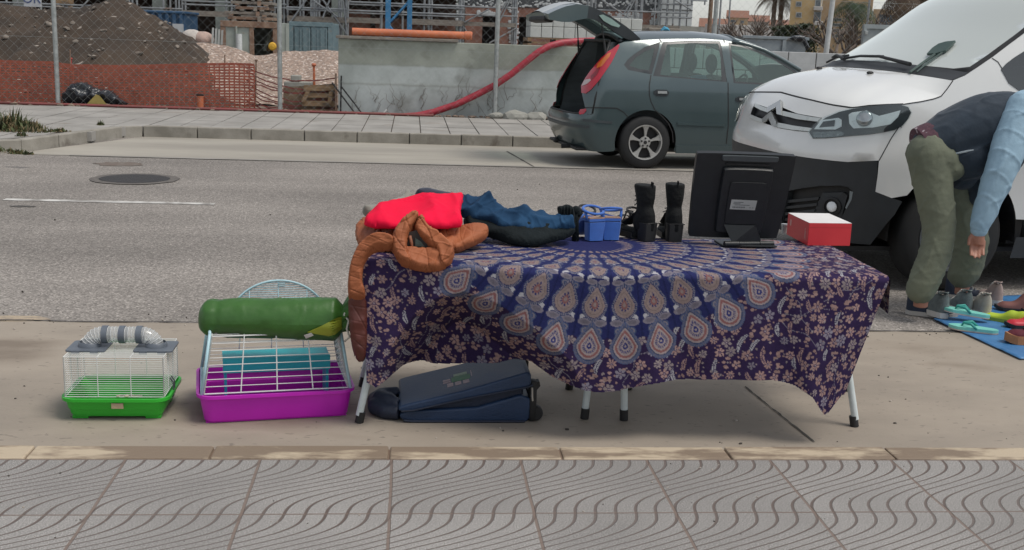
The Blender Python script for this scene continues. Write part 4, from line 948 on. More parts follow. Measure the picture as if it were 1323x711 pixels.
palm('slim tall palm trunk left of the yellow apartment block', 997, 58, 100, .2, -4, 2.4, 34, .6, M_DEADF, 4)
palm('second slim tall palm trunk, right beside the yellow apartment block', 1006, 58, 104, .22, -6, 2.4, 34, .6, M_DEADF, 5)
# poles and lamps
def pole(px, py, top, Y, r, m, label, nm='utility_pole', cat='pole', lean=0.0):
    b = at(px, py, Y); z = at(px, top, Y)[2]; mb = MB(); mb.cyl((b[0], Y, -.3), (b[0] + lean, Y, z), r, 10, r * .8); return solo(nm, mb, m, label, cat, smooth=40), b, z
M_POLEB = mat('brown_pole', (.22, .15, .1), (.15, .1, .07), rough=.9)
o, b, z = pole(915.5, 50, -60, 34, .075, M_POLEB, 'brown timber utility pole right of the white insulated wall')
mb = MB(); p = at(915, 1.5, 33.9); mb.box((p[0] - .28, 33.9, p[2]), (.5, .05, .04)); mb.cyl((p[0] - .5, 33.9, p[2] - .12), (p[0] - .5, 33.9, p[2] + .1), .025, 8); mb.cyl((p[0] - .1, 33.9, p[2] - .12), (p[0] - .1, 33.9, p[2] + .1), .025, 8); solo('crossarm', mb, M_GALVD, 'short steel crossarm with insulators on the brown utility pole', 'crossarm')
pole(928, 50, -60, 60, .06, M_GALVD, 'slim dark pole between the utility pole and the far houses', 'lamp_pole')
pole(940, 50, -60, 70, .06, M_GALVD, 'slimmest dark pole directly left of the steep roofed house', 'lamp_pole')
o, b, z = pole(1064.5, 66, -40, 27, .075, mat('pale_pole', (.55, .57, .56), rough=.5), 'pale leaning steel pole in front of the yellow apartment block', 'lamp_pole', lean=.13)
pole(1117.5, 62, -40, 60, .07, M_GALVD, 'grey steel pole beside the green palm', 'lamp_pole')
def lamp(px, top, Y, label):
    b = at(px, top, Y); t = thing('street_lamp', label, 'street lamp', (b[0], Y, -.3), 0, 'small lantern street lamps'); z = b[2] + .3; s = Y / 60
    MB().cyl((0, 0, 0), (0, 0, z - .62 * s), .05 * s, 8).build('post', M_BLACK, t)
    MB().lathe([(.1 * s, z - .62 * s), (.2 * s, z - .22 * s)], n=6).build('lantern', mat('opal_lantern', (.62, .62, .58), rough=.3), t)
    MB().lathe([(.24 * s, z - .22 * s), (.1 * s, z - .08 * s), (.02 * s, z)], n=6).build('cap', M_BLACK, t)
lamp(947.5, 30, 60, 'small black lantern lamp in front of the steep roofed far house')
lamp(1033, 32, 48, 'small black lantern lamp above the steel skip with a sheet')
# hedge
M_LEAF = mat('hedge_leaf', (.07, .09, .045), (.03, .042, .02), rough=.8, scale=2)
A = rect(1008, 34, 1062, 66, 45.0); random.seed(5)
hd = thing('hedge', 'dense dull green hedge behind the steel skip', 'hedge', ((A[0] + A[1]) / 2, 45, -.3)); mb = MB()
for k in range(5200):
    x = random.uniform(A[0], A[1]); y = 45 + random.uniform(0, 1.4); zt_ = A[3] + .35 * fbm(x * 1.1, 3); z = zt_ - (zt_ + .3) * random.random() ** 1.6; r = random.uniform(.05, .11)
    d = Vector((random.gauss(0, 1), random.gauss(0, 1), random.gauss(0, 1))).normalized(); e = d.cross(Vector((0, 0, 1)) if abs(d.z) < .9 else Vector((1, 0, 0))).normalized(); c = Vector((x, y, z))
    mb.add([c - d * r, c + e * r * .6, c + d * r, c - e * r * .6], [(0, 1, 2, 3)])
mb.build('foliage', M_LEAF, hd, world=True)
mb = MB()
for k in range(9): x = A[0] + (A[1] - A[0]) * (k + .5) / 9; mb.tube([(x, 45.7, -.3), (x + .05, 45.7, A[3] * .7)], [.05, .02], 6)
mb.build('stem', M_BARK, hd, world=True)
# skip with a dark sheet
A = rect(982, 49, 1043, 66, 30.0); M_SK = mat('grey_skip_steel', (.26, .30, .32), (.18, .21, .23), rough=.6, scale=3, wear=((.2, .15, .12), 5, .63))
s_ = thing('steel_skip', 'pale grey steel skip with a dark sheet on its edge', 'skip', ((A[0] + A[1]) / 2, 30, -.1)); x0, x1, z1_ = A[0], A[1], A[3]
mb = MB(); mb.prism([(x0 - .45, z1_), (x1, z1_), (x1 - .2, -.1), (x0 + .1, -.1)], lambda u, v, d: (u, d, v), 30, 31.6); mb.build('body', M_SK, s_, world=True)
mb = MB(); mb.bx(x0 - .5, x1 + .03, 29.95, 30.03, z1_ - .05, z1_ + .03, .01); mb.bx((x0 + x1) / 2 - .05, (x0 + x1) / 2 + .05, 29.94, 29.999, 0, z1_ - .06); mb.build('rim', M_SK, s_, world=True)
solo('dark_sheet', pillow([(1020, 50), (1024, 46.5), (1032, 45.5), (1040, 47), (1042, 53), (1046, 62), (1042, 66), (1037, 55), (1028, 54)], to_plane(29.9), (0, -1, .2), .1, 4, None, step=1.2), TARP, 'dark plastic sheet draped over the corner of the grey skip', 'plastic sheet', smooth=60)
# site gate
A = rect(1114, 33, 1210, 70, 23.5); g = thing('steel_gate', 'grey sheet steel site gate panel behind the van windscreen', 'gate', (A[0], 23.5, 0)); M_GATE = mat('gate_steel', (.30, .335, .34), (.23, .26, .265), rough=.5, scale=1.2)
MB().bx(A[0] + .05, A[1], 23.5, 23.53, 0, A[3] - .06).build('sheet', M_GATE, g, world=True)
mb = MB(); mb.bx(A[0], A[0] + .07, 23.46, 23.56, -.1, A[3]); mb.bx(A[0] + .07, A[1], 23.46, 23.56, A[3] - .09, A[3]); mb.bx(A[0] + .9, A[0] + .97, 23.46, 23.56, -.1, A[3] - .09); mb.build('frame', M_GATE, g, world=True)
A2 = rect(1117, 40, 1121, 45, 23.45); MB().bx(A2[0], A2[1], 23.42, 23.46, A2[2], A2[3], .005).build('lock', M_GALV, g, world=True)
random.seed(99)
# weeds on the near end of the far pavement
M_GRASS = mat('weed_green', (.075, .095, .03), (.04, .05, .02), rough=.8, scale=6)
M_GRASSD = mat('weed_dry', (.2, .15, .07), (.12, .09, .05), rough=.9, scale=6)
def weeds(label, spots, n, h, nm='weed_clump'):
    t = None; mb = MB()
    for (px, py, rx, ry) in spots:
        c = at(px, py, z=FAR)
        for k in range(n):
            a = random.uniform(0, 2 * PI); q = random.random() ** .5; x = c[0] + rx * q * math.cos(a); y = c[1] + ry * q * math.sin(a); hh = h * (1.15 - q) * random.uniform(.5, 1.2); l = Vector((random.uniform(-.6, .6), random.uniform(-.6, .6), 1)).normalized(); sd_ = Vector((-l.y, l.x, 0)).normalized() if l.xy.length > .01 else Vector((1, 0, 0)); wv = random.uniform(.006, .014)
            b = Vector((x, y, FAR)); m_ = b + l * hh * .55; e = b + l * hh + Vector((l.x, l.y, -.3)) * hh * .3
            mb.cur = 1 if random.random() < .22 + .3 * q else 0
            mb.add([b - sd_ * wv, b + sd_ * wv, m_ + sd_ * wv * .9, m_ - sd_ * wv * .9, e], [(0, 1, 2, 3), (3, 2, 4)])
    o = mb.build(nm, [M_GRASS, M_GRASSD], None)
    return tag(o, label, 'weeds') if len(spots) < 3 else tag(o, kind='stuff')
weeds('thick green weed clump at the left edge of the far pavement', [(2, 166, .55, .6), (18, 168, .35, .4)], 420, .30)
weeds('', [(45, 171, .2, .1), (62, 170, .2, .1), (78, 170, .14, .08), (28, 176, .08, .08), (130, 162, .05, .05)], 60, .09, 'ground_weeds')
weeds('', [(6, 196, .14, .1), (22, 199, .1, .05), (36, 200, .06, .04)], 60, .08, 'ground_weeds')
# ================================================================ the stall: table, cloth and what lies on it
TZ = 0.545; TYF, TYB = 3.985, 4.72; TXL, TXR = -0.165, 1.815
M_WHITEP = mat('white_lacquered_steel', (.62, .68, .68), (.52, .58, .58), rough=.35, scale=9)
tb = thing('folding_table', 'long folding table on splayed white legs with black feet under the patterned cloth', 'table', ((TXL + TXR) / 2, 4.4, ROAD))
mb = MB(); mb.bx(TXL + .012, (TXL + TXR) / 2 - .004, TYF + .19, TYB - .012, TZ - .03, TZ, .012); mb.bx((TXL + TXR) / 2 + .004, TXR - .012, TYF + .012, TYB - .012, TZ - .03, TZ, .012)
mb.build('tabletop', mat('white_plastic_top', (.6, .6, .58), rough=.5), tb, world=True, smooth=30)
legs = [((464, 546), (-.06, 4.26)), ((1104, 551), (1.715, 4.26)), ((468, 499), (-.06, 4.62)), ((1094, 505), (1.715, 4.6)), ((755, 541), (.775, 4.3)), ((806, 543), (.86, 4.3)), ((735, 503), (.78, 4.62)), ((812, 503), (.86, 4.62))]
for (fx, fy), (tx, ty) in legs:
    f = at(fx, fy, z=ROAD); lg = MB().tube([(tx, ty, TZ - .03), (tx * .5 + f[0] * .5, ty * .5 + f[1] * .5, (TZ - .03 + ROAD) / 2), (f[0], f[1], ROAD + .03)], .0145, 14).build('leg', M_WHITEP, tb, smooth=40, world=True)
    d = (Vector((tx, ty, TZ)) - Vector(f)).normalized(); a = Vector(f); MB().tube([a, a + d * .045], .0175, 14).build('foot_cap', M_BLACK, lg, smooth=40, world=True)
for x in (-.06, 1.715, .79, .85): MB().cyl((x, 4.26, TZ - .045), (x, 4.62, TZ - .045), .011, 8).build('crossbar', M_WHITEP, tb, world=True)

# --- the tapestry: pattern drawn into a colour attribute of a fine cloth mesh
STEP = .0031
S_TOP = TYB - TYF; RF = .022; SB = .10
XCEN = at(786, 450, TYF - .02)[0]
prof = [(430, 500), (466, 500), (480, 506), (502, 491), (520, 481), (560, 477), (600, 478), (650, 476), (692, 476), (718, 494), (740, 506), (755, 513), (772, 516), (800, 514), (840, 505), (880, 501), (940, 499), (1000, 500), (1030, 506), (1060, 519), (1080, 536), (1090, 543), (1100, 540), (1130, 520), (1160, 520)]
rec = [(470, 560), (482, 484), (505, 446), (532, 412), (562, 388), (600, 378), (645, 394), (692, 426), (738, 468), (765, 530), (740, 580)]
pX = []; pZ = []
def dyf(X):
    """the cloth lies further back at the left end"""
    t = np.clip((np.asarray(X) - TXL) / .85, 0, 1); return .17 * (1 - t * t * (3 - 2 * t))
for px, py in prof:
    d = .26 * min(1, max(0, edist([(px, py)], rec)[0] / 60)) ** 1.15 if inpoly([(px, py)], rec)[0] else 0
    q = at(px, py, TYF - .02); p = at(px, py, TYF - .02 + d + float(dyf(q[0]))); q = at(px, py, TYF - .02 + float(dyf(q[0]))); pX.append(q[0]); pZ.append(p[2])
xs = np.arange(TXL - .006, TXR + .006 + 1e-6, STEP); nX = len(xs)
Ltot = np.interp(xs, pX, TZ - np.array(pZ))
Lmax = .66; sv = np.arange(-SB, S_TOP + Lmax, STEP); nS = len(sv)
def cloth_pattern(xs, sv):
    """colours of the cloth: floral field outside, navy rays with rows of drop shapes inside"""
    W, H = len(xs), len(sv); Xg, Sg = np.meshgrid(xs - XCEN, sv - .175); rng = np.random.default_rng(3)
    purple = np.array([.029, .017, .058]); navy = np.array([.019, .023, .092]); peach = np.array([.33, .215, .20]); pale = np.array([.31, .255, .26]); grey = np.array([.21, .19, .235]); slate = np.array([.06, .082, .16]); beige = np.array([.225, .172, .165]); white = np.array([.45, .44, .47]); rose = np.array([.22, .10, .10])
    img = np.empty((H, W, 3)); img[:] = purple
    x0, s0 = xs[0] - XCEN, sv[0] - .175
    def win(cx, cy, r):
        i0, i1 = int((cx - r - x0) / STEP), int((cx + r - x0) / STEP) + 2; j0, j1 = int((cy - r - s0) / STEP), int((cy + r - s0) / STEP) + 2
        i0, j0 = max(i0, 0), max(j0, 0); i1, j1 = min(i1, W), min(j1, H)
        return (slice(j0, j1), slice(i0, i1)) if i1 > i0 and j1 > j0 else None
    def put(w_, mask, c):
        v = img[w_]; v[mask] = c
    # winding vines
    for k in range(70):
        cx, cy = rng.uniform(-1.1, 1.1), rng.uniform(-.2, 1.3); a = rng.uniform(0, 6.28); 
        for t in np.linspace(0, 1, 46):
            a += .075 * math.sin(t * 9 + k); cx += .0045 * math.cos(a); cy += .0045 * math.sin(a); w_ = win(cx, cy, .004)
            if w_: put(w_, (Xg[w_] - cx) ** 2 + (Sg[w_] - cy) ** 2 < .0019 ** 2, grey * .9)
    # dots
    for k in range(5200):
        cx, cy, r = rng.uniform(-1.1, 1.1), rng.uniform(-.25, 1.3), rng.uniform(.0025, .0052); w_ = win(cx, cy, r)
        if w_: put(w_, (Xg[w_] - cx) ** 2 + (Sg[w_] - cy) ** 2 < r * r, (peach if rng.random() < .6 else pale) * rng.uniform(.6, .95))
    # flowers, buds and feather leaves on a loose grid
    g = .054
    for jy in range(-6, 26):
        for ix in range(-22, 23):
            cx = (ix + .5 * (jy % 2)) * g + rng.uniform(-.012, .012); cy = jy * g * .88 + rng.uniform(-.012, .012); t = rng.random(); a0 = rng.uniform(0, 6.28)
            if t < .62:
                R = rng.uniform(.015, .0245); w_ = win(cx, cy, R * 1.1)
                if not w_: continue
                dx, dy = Xg[w_] - cx, Sg[w_] - cy; rr = np.hypot(dx, dy); th = np.arctan2(dy, dx) + a0; n = rng.choice([5, 6, 7, 8])
                pet = rr < R * (.52 + .48 * np.abs(np.cos(th * n / 2))); c = peach if rng.random() < .62 else (grey if rng.random() < .5 else pale * .85)
                put(w_, pet, c * rng.uniform(.8, 1.1)); put(w_, pet & (np.abs(np.sin(th * n / 2)) > .93) & (rr > R * .2), purple); put(w_, rr < R * .26, purple * 1.5); put(w_, rr < R * .15, pale)
            elif t < .84:
                L = rng.uniform(.024, .04); a0 = rng.choice([1.2, 1.6, 1.9]) + rng.uniform(-.3, .3); w_ = win(cx, cy, L)
                if not w_: continue
                dx, dy = Xg[w_] - cx, Sg[w_] - cy; u = dx * math.cos(a0) + dy * math.sin(a0); v = -dx * math.sin(a0) + dy * math.cos(a0) + 9 * u * u * .9
                k = 1 - (u / L) ** 2; lf = (k > 0) & (np.abs(v) < .0085 * np.sqrt(np.clip(k, 0, 1)))
                put(w_, lf, (white * .75 if rng.random() < .6 else peach * .9)); put(w_, lf & (np.abs(v) < .0014), purple * 1.3); put(w_, lf & (np.sin(u * 900) > .75) & (np.abs(v) > .002), purple)
            else:
                for q in range(5):
                    bx_, by_ = cx + rng.uniform(-.02, .02), cy + rng.uniform(-.02, .02); w_ = win(bx_, by_, .012)
                    if w_: put(w_, ((Xg[w_] - bx_) / .008) ** 2 + ((Sg[w_] - by_) / .0055) ** 2 < 1, peach * rng.uniform(.7, 1))
    # inner disc of navy with a scalloped rim
    RR = np.hypot(Xg, Sg); TH = np.arctan2(Xg, Sg); N = 38; dth = 2 * PI / N
    ph = (TH / dth + 200) % 1.0 - .5                                 # -0.5..0.5 across one ray, drop in its middle
    inside = RR < .838 - .035 * (1 - np.cos(ph * 2 * PI)) * .5
    img[inside] = navy
    stripe = inside & (np.abs(ph) > .47); img[stripe] = navy * .75
    tang = ph * dth * RR
    def drop(rc, Lr, Wt, cols, tip=1.35):
        """a drop with its tip towards the centre, drawn as nested shapes"""
        a = (RR - rc) / Lr; 
        for sc_, c, dots in cols:
            q = a / sc_
            wd = Wt * sc_ * np.where(q > 0, np.sqrt(np.clip(1 - q * q, 0, 1)), np.clip(1 - np.abs(q / tip), 0, 1) ** .8)
            m = (np.abs(tang) < wd) & (q > -tip) & (q < 1)
            if dots: m = m & (np.sin(np.arctan2(tang, RR - rc) * dots) > .1)
            img[m] = c
    def ring(rc, off, rad, c1, c2):
        for sg_ in (-1, 1):
            d = np.hypot(RR - rc, tang - sg_ * off); img[d < rad] = c1; img[d < rad * .72] = c2; img[d < rad * .42] = c1
    def bow(rc, k, c):
        for sg_ in (-1, 1):
            d = ((RR - rc) / (.013 * k)) ** 2 + ((tang - sg_ * .027 * k) / (.026 * k)) ** 2; img[d < 1] = c; img[d < .35] = c * .75
        cr_ = (np.abs(RR - (rc - .03 * k) - 14 / k * tang ** 2 * .45) < .0075 * k) & (np.abs(tang) < .047 * k); img[cr_] = white * .85
        st = (np.abs(RR - rc - .018 * k) + np.abs(tang)) < .014 * k; img[st] = white * .8
    for rc, k in ((.29, .36), (.415, .52), (.59, .84), (.745, 1.05)): bow(rc, k, grey * .85)
    for rc, k in ((.322, .38), (.45, .55), (.615, .8), (.778, .98)): ring(rc, .0245 * k, .0185 * k, slate * .9, grey * .8)
    body = [(1.0, slate * .7, 0), (.985, grey * .95, 52), (.84, navy, 0), (.80, beige, 0), (.62, beige * .72, 0), (.57, beige * 1.05, 0), (.40, navy * 1.2, 11), (.255, rose * .9, 0), (.13, beige, 0)]
    drop(.262, .030, .016, body); drop(.372, .044, .0235, body); drop(.518, .058, .037, body); drop(.676, .063, .049, body)
    outer = [(1.0, slate * 1.15, 0), (.97, grey * .62, 58), (.83, slate * .75, 0), (.76, pale * .95, 0), (.66, rose * 1.0, 0), (.53, pale, 0), (.44, pale * .85, 0), (.41, navy * 1.6, 20), (.27, pale, 0), (.17, navy * 1.5, 0), (.07, pale, 0)]
    drop(.836, .071, .061, outer)
    img[RR < .10] = navy; drop(.17, .022, .010, body)
    return img
def cloth():
    img = cloth_pattern(xs, sv)
    P = np.zeros((nS, nX, 3)); PX = np.tile(xs, (nS, 1)); 
    arc = RF * PI / 2
    for j, s in enumerate(sv):
        k = s / (S_TOP + Lmax)
        if s < 0: y = np.full(nX, TYB + .012 + .0); z = np.full(nX, TZ + .004 + s)
        elif s < S_TOP - RF: y = np.full(nX, TYB + .012 - s * (TYB + .012 - TYF) / S_TOP); z = np.full(nX, TZ + .004)
        else:
            u = (s - (S_TOP - RF)); sc_ = np.minimum(1.0, np.maximum(Ltot, .02) / Lmax)
            yb = TYB + .012 - (S_TOP - RF) * (TYB + .012 - TYF) / S_TOP
            if u < arc: a = u / RF; y = np.full(nX, yb - RF * math.sin(a)); z = np.full(nX, TZ + .004 - RF * (1 - math.cos(a)))
            else: dd = (u - arc) ; y = np.full(nX, yb - RF); z = TZ + .004 - RF - dd
        P[j, :, 0] = PX[j]; P[j, :, 1] = y; P[j, :, 2] = z
    # ripples on the top, folds and the hollow under the table in the drop
    Z = P[..., 2]; Y = P[..., 1]; X = P[..., 0]
    drop = np.clip((TZ - Z) / .5, 0, 1); front = (sv[:, None] > S_TOP - RF) * 1.0
    rip = .010 * np.sin(X * 7.5 + 1.3 * np.sin(X * 3.1)) + .006 * np.sin(X * 17 + 2 + 2.5 * Z) + .004 * np.sin(X * 31 + 5 * Z)
    P[..., 1] += front * rip * drop ** .8 * 1.6
    DY = dyf(X); P[..., 1] += DY * np.clip(sv[:, None] / S_TOP, 0, 1)
    flat = np.stack([X.ravel(), ((TYF - .02) + DY).ravel(), Z.ravel()], 1); pp = proj(flat)
    ins = inpoly(pp, rec); d = np.zeros(len(pp)); d[ins] = edist(pp[ins], rec); 
    # the lower rim of the hollow is open
    k = np.clip(d / 60, 0, 1); low = np.clip((pp[:, 1] - 470) / 30, 0, 1) * ins; k = np.maximum(k, 0); k = k ** 1.15 * (1.12 - .12 * k)
    P[..., 1] += front * (k * .26).reshape(nS, nX)
    # a loose pleat along the right part and the left corner piece standing proud
    P[..., 1] -= front * .022 * np.exp(-((X - (TXL + .07)) / .06) ** 2) * drop ** .5
    P[..., 0] -= front * np.clip((X - (TXR - .35)) / .35, 0, 1) * drop * .135 * np.clip((X - .6) / 1.2, 0, 1)
    P[..., 0] += front * np.clip(((TXL + .2) - X) / .2, 0, 1) * drop * .02
    # soft wrinkles of the top
    topm = (1 - front) * (sv[:, None] >= 0)
    fx, fy = X * 4.0, Y * 6.0
    P[..., 2] += topm * (.004 + .004 * np.sin(fx * 2.3 + np.sin(fy * 1.7)) * np.sin(fy * 1.3 + 1))
    # sideways hang of both ends, drawn out from the outer columns
    keep = (sv[:, None] <= (S_TOP + Ltot[None, :] - RF)) 
    idx = np.arange(nS * nX).reshape(nS, nX)
    # snap the last row of every column to the hem so the edge is smooth
    V = P.reshape(-1, 3); cols = img.reshape(-1, 3)
    q = keep[1:, :-1] & keep[1:, 1:]; jj, ii = np.nonzero(q)
    F = np.stack([idx[jj, ii], idx[jj, ii + 1], idx[jj + 1, ii + 1], idx[jj + 1, ii]], 1)
    # end flaps
    nf = 100; flaps = []; fcol = []; ff = []; base = len(V)
    jrows = np.nonzero((sv >= 0) & (sv < S_TOP - RF))[0]
    for side, col in ((-1, 0), (1, nX - 1)):
        L = (.16 if side > 0 else .40)
        n2 = int(L / STEP); off = base + len(flaps); jr = jrows
        for e in range(n2 + 1):
            dd = e * STEP
            for j in jr:
                p = V[idx[j, col]]; a = min(1, dd / .03); flaps.append((p[0] + side * (.012 * math.sin(a * PI / 2) + .010 * dd / L * (1 + math.sin(p[1] * 14))), p[1], p[2] - dd + .008 * a)); 
                fcol.append(cols[idx[j, max(0, min(nX - 1, (e if side < 0 else nX - 1 - e)))]] if True else 0)
        m = len(jr)
        for e in range(n2):
            a = off + e * m + np.arange(m - 1); ff.append(np.stack([a, a + 1, a + 1 + m, a + m], 1))
    V = np.concatenate([V, np.array(flaps)]); cols = np.concatenate([cols, np.array(fcol)]); F = np.concatenate([F] + ff)
    used = np.unique(F); mp = np.full(len(V), -1); mp[used] = np.arange(len(used)); V, cols, F = V[used], cols[used], mp[F]
    me = bpy.data.meshes.new('tablecloth'); me.vertices.add(len(V)); c0 = np.array([(TXL + TXR) / 2, 4.4, TZ])
    me.vertices.foreach_set('co', (V - c0).astype(np.float32).ravel()); me.loops.add(len(F) * 4); me.loops.foreach_set('vertex_index', F.astype(np.int32).ravel())
    me.polygons.add(len(F)); me.polygons.foreach_set('loop_start', np.arange(0, len(F) * 4, 4, dtype=np.int32)); me.polygons.foreach_set('use_smooth', np.ones(len(F), bool))
    me.update(calc_edges=True); at_ = me.color_attributes.new('pattern', 'FLOAT_COLOR', 'POINT'); at_.data.foreach_set('color', np.concatenate([cols, np.ones((len(cols), 1))], 1).astype(np.float32).ravel())
    m, n, l, b = nt('printed_cotton'); a = n.new('ShaderNodeVertexColor'); a.layer_name = 'pattern'
    tc = n.new('ShaderNodeTexCoord'); z = n.new('ShaderNodeTexNoise'); z.inputs['Scale'].default_value = 160; l.new(tc.outputs['Object'], z.inputs['Vector']); r = n.new('ShaderNodeMapRange'); r.inputs[3].default_value = .72; r.inputs[4].default_value = 1.25; l.new(z.outputs['Fac'], r.inputs[0])
    mx = n.new('ShaderNodeMix'); mx.data_type = 'RGBA'; mx.blend_type = 'MULTIPLY'; mx.inputs['Factor'].default_value = 1; l.new(a.outputs[0], mx.inputs[6]); l.new(r.outputs[0], mx.inputs[7]); l.new(mx.outputs[2], b.inputs['Base Color'])
    b.inputs['Roughness'].default_value = .9; b.inputs['Specular IOR Level'].default_value = .15
    z2 = n.new('ShaderNodeTexNoise'); z2.inputs['Scale'].default_value = 9; z2.inputs['Detail'].default_value = 4; l.new(tc.outputs['Object'], z2.inputs['Vector']); bp = n.new('ShaderNodeBump'); bp.inputs['Strength'].default_value = .35; bp.inputs['Distance'].default_value = .03; l.new(z2.outputs['Fac'], bp.inputs['Height']); l.new(bp.outputs[0], b.inputs['Normal'])
    me.materials.append(m); o = bpy.data.objects.new('tablecloth', me); C.objects.link(o); o.location = c0
    return tag(o, 'purple and navy patterned cloth with rows of drop motifs hanging over the table', 'tablecloth')
cloth()
TT_ = TZ + .010                                                     # height of the cloth on the table

# --- monitor seen from behind
M_MON = mat('black_monitor_plastic', (.012, .015, .017), (.009, .0115, .013), rough=.45, scale=30, bump=.03, bscale=300)
M_MON2 = mat('dark_grey_plastic', (.06, .07, .075), rough=.4)
bl, br, tl, tr = at(889, 306, 4.60), at(1004, 309, 4.585), at(900, 197, 4.50), at(1030, 201.5, 4.485)
mo = thing('computer_monitor', 'black flat computer monitor seen from the back, standing on the cloth', 'monitor', tuple(at(965, 318, z=TT_)))
bl, br, tl, tr = map(np.array, (bl, br, tl, tr))
def MS(u, v): return bl * (1 - u) * (1 - v) + br * u * (1 - v) + tl * (1 - u) * v + tr * u * v
mn = np.cross(br - bl, tl - bl); mn = mn / np.linalg.norm(mn); mn = mn if mn[1] < 0 else -mn      # towards the camera
def MP(u, v, h): return MS(u, v) + mn * h
def rr_(x0, x1, y0, y1, r=.02): return smoothpoly([(x0, y0 + r), (x0 + r, y0), (x1 - r, y0), (x1, y0 + r), (x1, y1 - r), (x1 - r, y1), (x0 + r, y1), (x0, y1 - r)], 2)
slab(lambda u, v, h: MP(u, v, h - .028), rr_(0, 1, 0, 1, .025), step=.12, d=.028).build('housing', M_MON, mo, world=True)
slab(lambda u, v, h: MP(u, v, h - .031), [(.03, .035), (.97, .035), (.97, .97), (.03, .97)], step=.3, d=.0025).build('screen', mat('dark_screen', (.01, .01, .012), rough=.12), mo, world=True)
def bevslab(name, poly, h0, h1, ins, m):
    n = len(poly); c = np.mean(poly, 0); mb = MB(); top = [tuple(c + (np.array(p) - c) * ins) for p in poly]
    mb.loft([[MP(u, v, h0) for u, v in poly], [MP(u, v, h0 + (h1 - h0) * .8) for u, v in [tuple(c + (np.array(p) - c) * (1 + ins) / 2) for p in poly]], [MP(u, v, h1) for u, v in top]]); return mb.build(name, m, mo, world=True, smooth=30)
bevslab('rear_cover', rr_(.27, .80, .07, .86, .03), .0005, .022, .95, M_MON)
bevslab('inset_plate', rr_(.36, .74, .20, .70, .02), .0225, .027, .99, M_MON)
bevslab('carry_handle', rr_(.255, .82, .925, .985, .01), .0005, .012, .97, M_MON2)
bevslab('vent', rr_(.30, .74, .875, .895, .004), .0005, .006, .97, M_BLACK)
lbm = thing('rating_label', None, None); C.objects.unlink(lbm); bpy.data.objects.remove(lbm)
lab = slab(lambda u, v, h: MP(u, v, .0275 + h), [(.395, .38), (.665, .375), (.67, .49), (.40, .495)], step=.5, d=.0008).build('rating_label', mat('silver_label', (.38, .39, .38), (.33, .34, .33), rough=.4), mo, world=True)
mb = MB()
for k in range(16): u = .42 + k * .0085 + (k % 3) * .001; m_ = slab(lambda a, b_, h: MP(a, b_, .0284 + h), [(u, .397), (u + .004, .397), (u + .004, .415), (u, .415)], step=.5, d=.0003); mb.add(m_.v, m_.f)
for (a, b_, v) in ((.425, .53, .462), (.425, .50, .445), (.44, .60, .43), (.60, .615, .40), (.63, .645, .40)): m_ = slab(lambda p, q, h: MP(p, q, .0284 + h), [(a, v), (b_, v), (b_, v + .006), (a, v + .006)], step=.5, d=.0003); mb.add(m_.v, m_.f)
mb.build('print', M_MON2, lab, world=True)
f0, f1 = at(937, 319, z=TT_), at(997, 318.5, z=TT_)
ctr = (np.array(f0) + np.array(f1)) / 2; ax = np.array(f1) - np.array(f0); ax[2] = 0; ax /= np.linalg.norm(ax); W_ = .19
mb = MB(); 
for a, b_ in ((-.112, -.048), (-.046, .046), (.048, .112)): mb.tube([ctr + ax * a + np.array([0, 0, .012]), ctr + ax * b_ + np.array([0, 0, .012])], .0125 if a != -.046 else .011, 14)
mb.build('foot_hinge', M_MON, mo, world=True, smooth=40)
n0 = MP(.36, .16, .024); n1 = MP(.74, .16, .024)
mb = MB(); q0, q1 = ctr + ax * -.075 + np.array([0, 0, .014]), ctr + ax * .06 + np.array([0, 0, .014]); o_ = np.array([0, .02, .006])
mb.add([q0, q1, MP(.70, .19, .026), MP(.36, .19, .026), q0 + o_, q1 + o_, MP(.70, .21, .012), MP(.36, .21, .012)], [(0, 1, 2, 3), (4, 7, 6, 5), (0, 4, 5, 1), (1, 5, 6, 2), (2, 6, 7, 3), (3, 7, 4, 0)]); mb.build('stand_neck', M_MON, mo, world=True)
mb = MB(); a0 = ctr + np.array([0, .05, .004]); mb.box(tuple(a0), (.24, .13, .008), None, .003); mb.build('foot_plate', M_MON, mo, world=True)

# --- red cardboard box
A_, B_, D_ = at(1043, 317.5, z=TT_), at(1098, 318, z=TT_), at(1016, 303, z=TT_)
hb = .098; E_ = D_ + (B_ - A_); up = np.array([0, 0, hb])
rb = thing('red_box', 'red cardboard box with a white lid at the right end of the table', 'box', tuple((A_ + B_ + D_ + E_) / 4))
def hexa(a, b, c, d, z0, z1): u0, u1 = np.array([0, 0, z0]), np.array([0, 0, z1]); return MB().add([a + u0, b + u0, c + u0, d + u0, a + u1, b + u1, c + u1, d + u1], [(3, 2, 1, 0), (4, 5, 6, 7), (0, 1, 5, 4), (1, 2, 6, 5), (2, 3, 7, 6), (3, 0, 4, 7)])
M_REDC = mat('red_card', (.55, .025, .035), (.48, .02, .03), rough=.45, scale=3)
o = hexa(A_, B_, E_, D_, 0, hb).build('carton', M_REDC, rb, world=True); mod(o, 'BEVEL', width=.002, segments=2)
sh = .003; ce = (A_ + B_ + D_ + E_) / 4; sc2 = lambda p: ce + (p - ce) * .995
hexa(sc2(A_), sc2(B_), sc2(E_), sc2(D_), hb + .0006, hb + .0016).build('lid', mat('white_card', (.72, .70, .68), (.66, .64, .62), rough=.5), rb, world=True)
mb = MB(); n_ = np.cross(D_ - A_, up); n_ = n_ / np.linalg.norm(n_); n_ = n_ if n_[0] < 0 else -n_
def SP(u, v): return A_ + (D_ - A_) * u + up * v + n_ * .0008
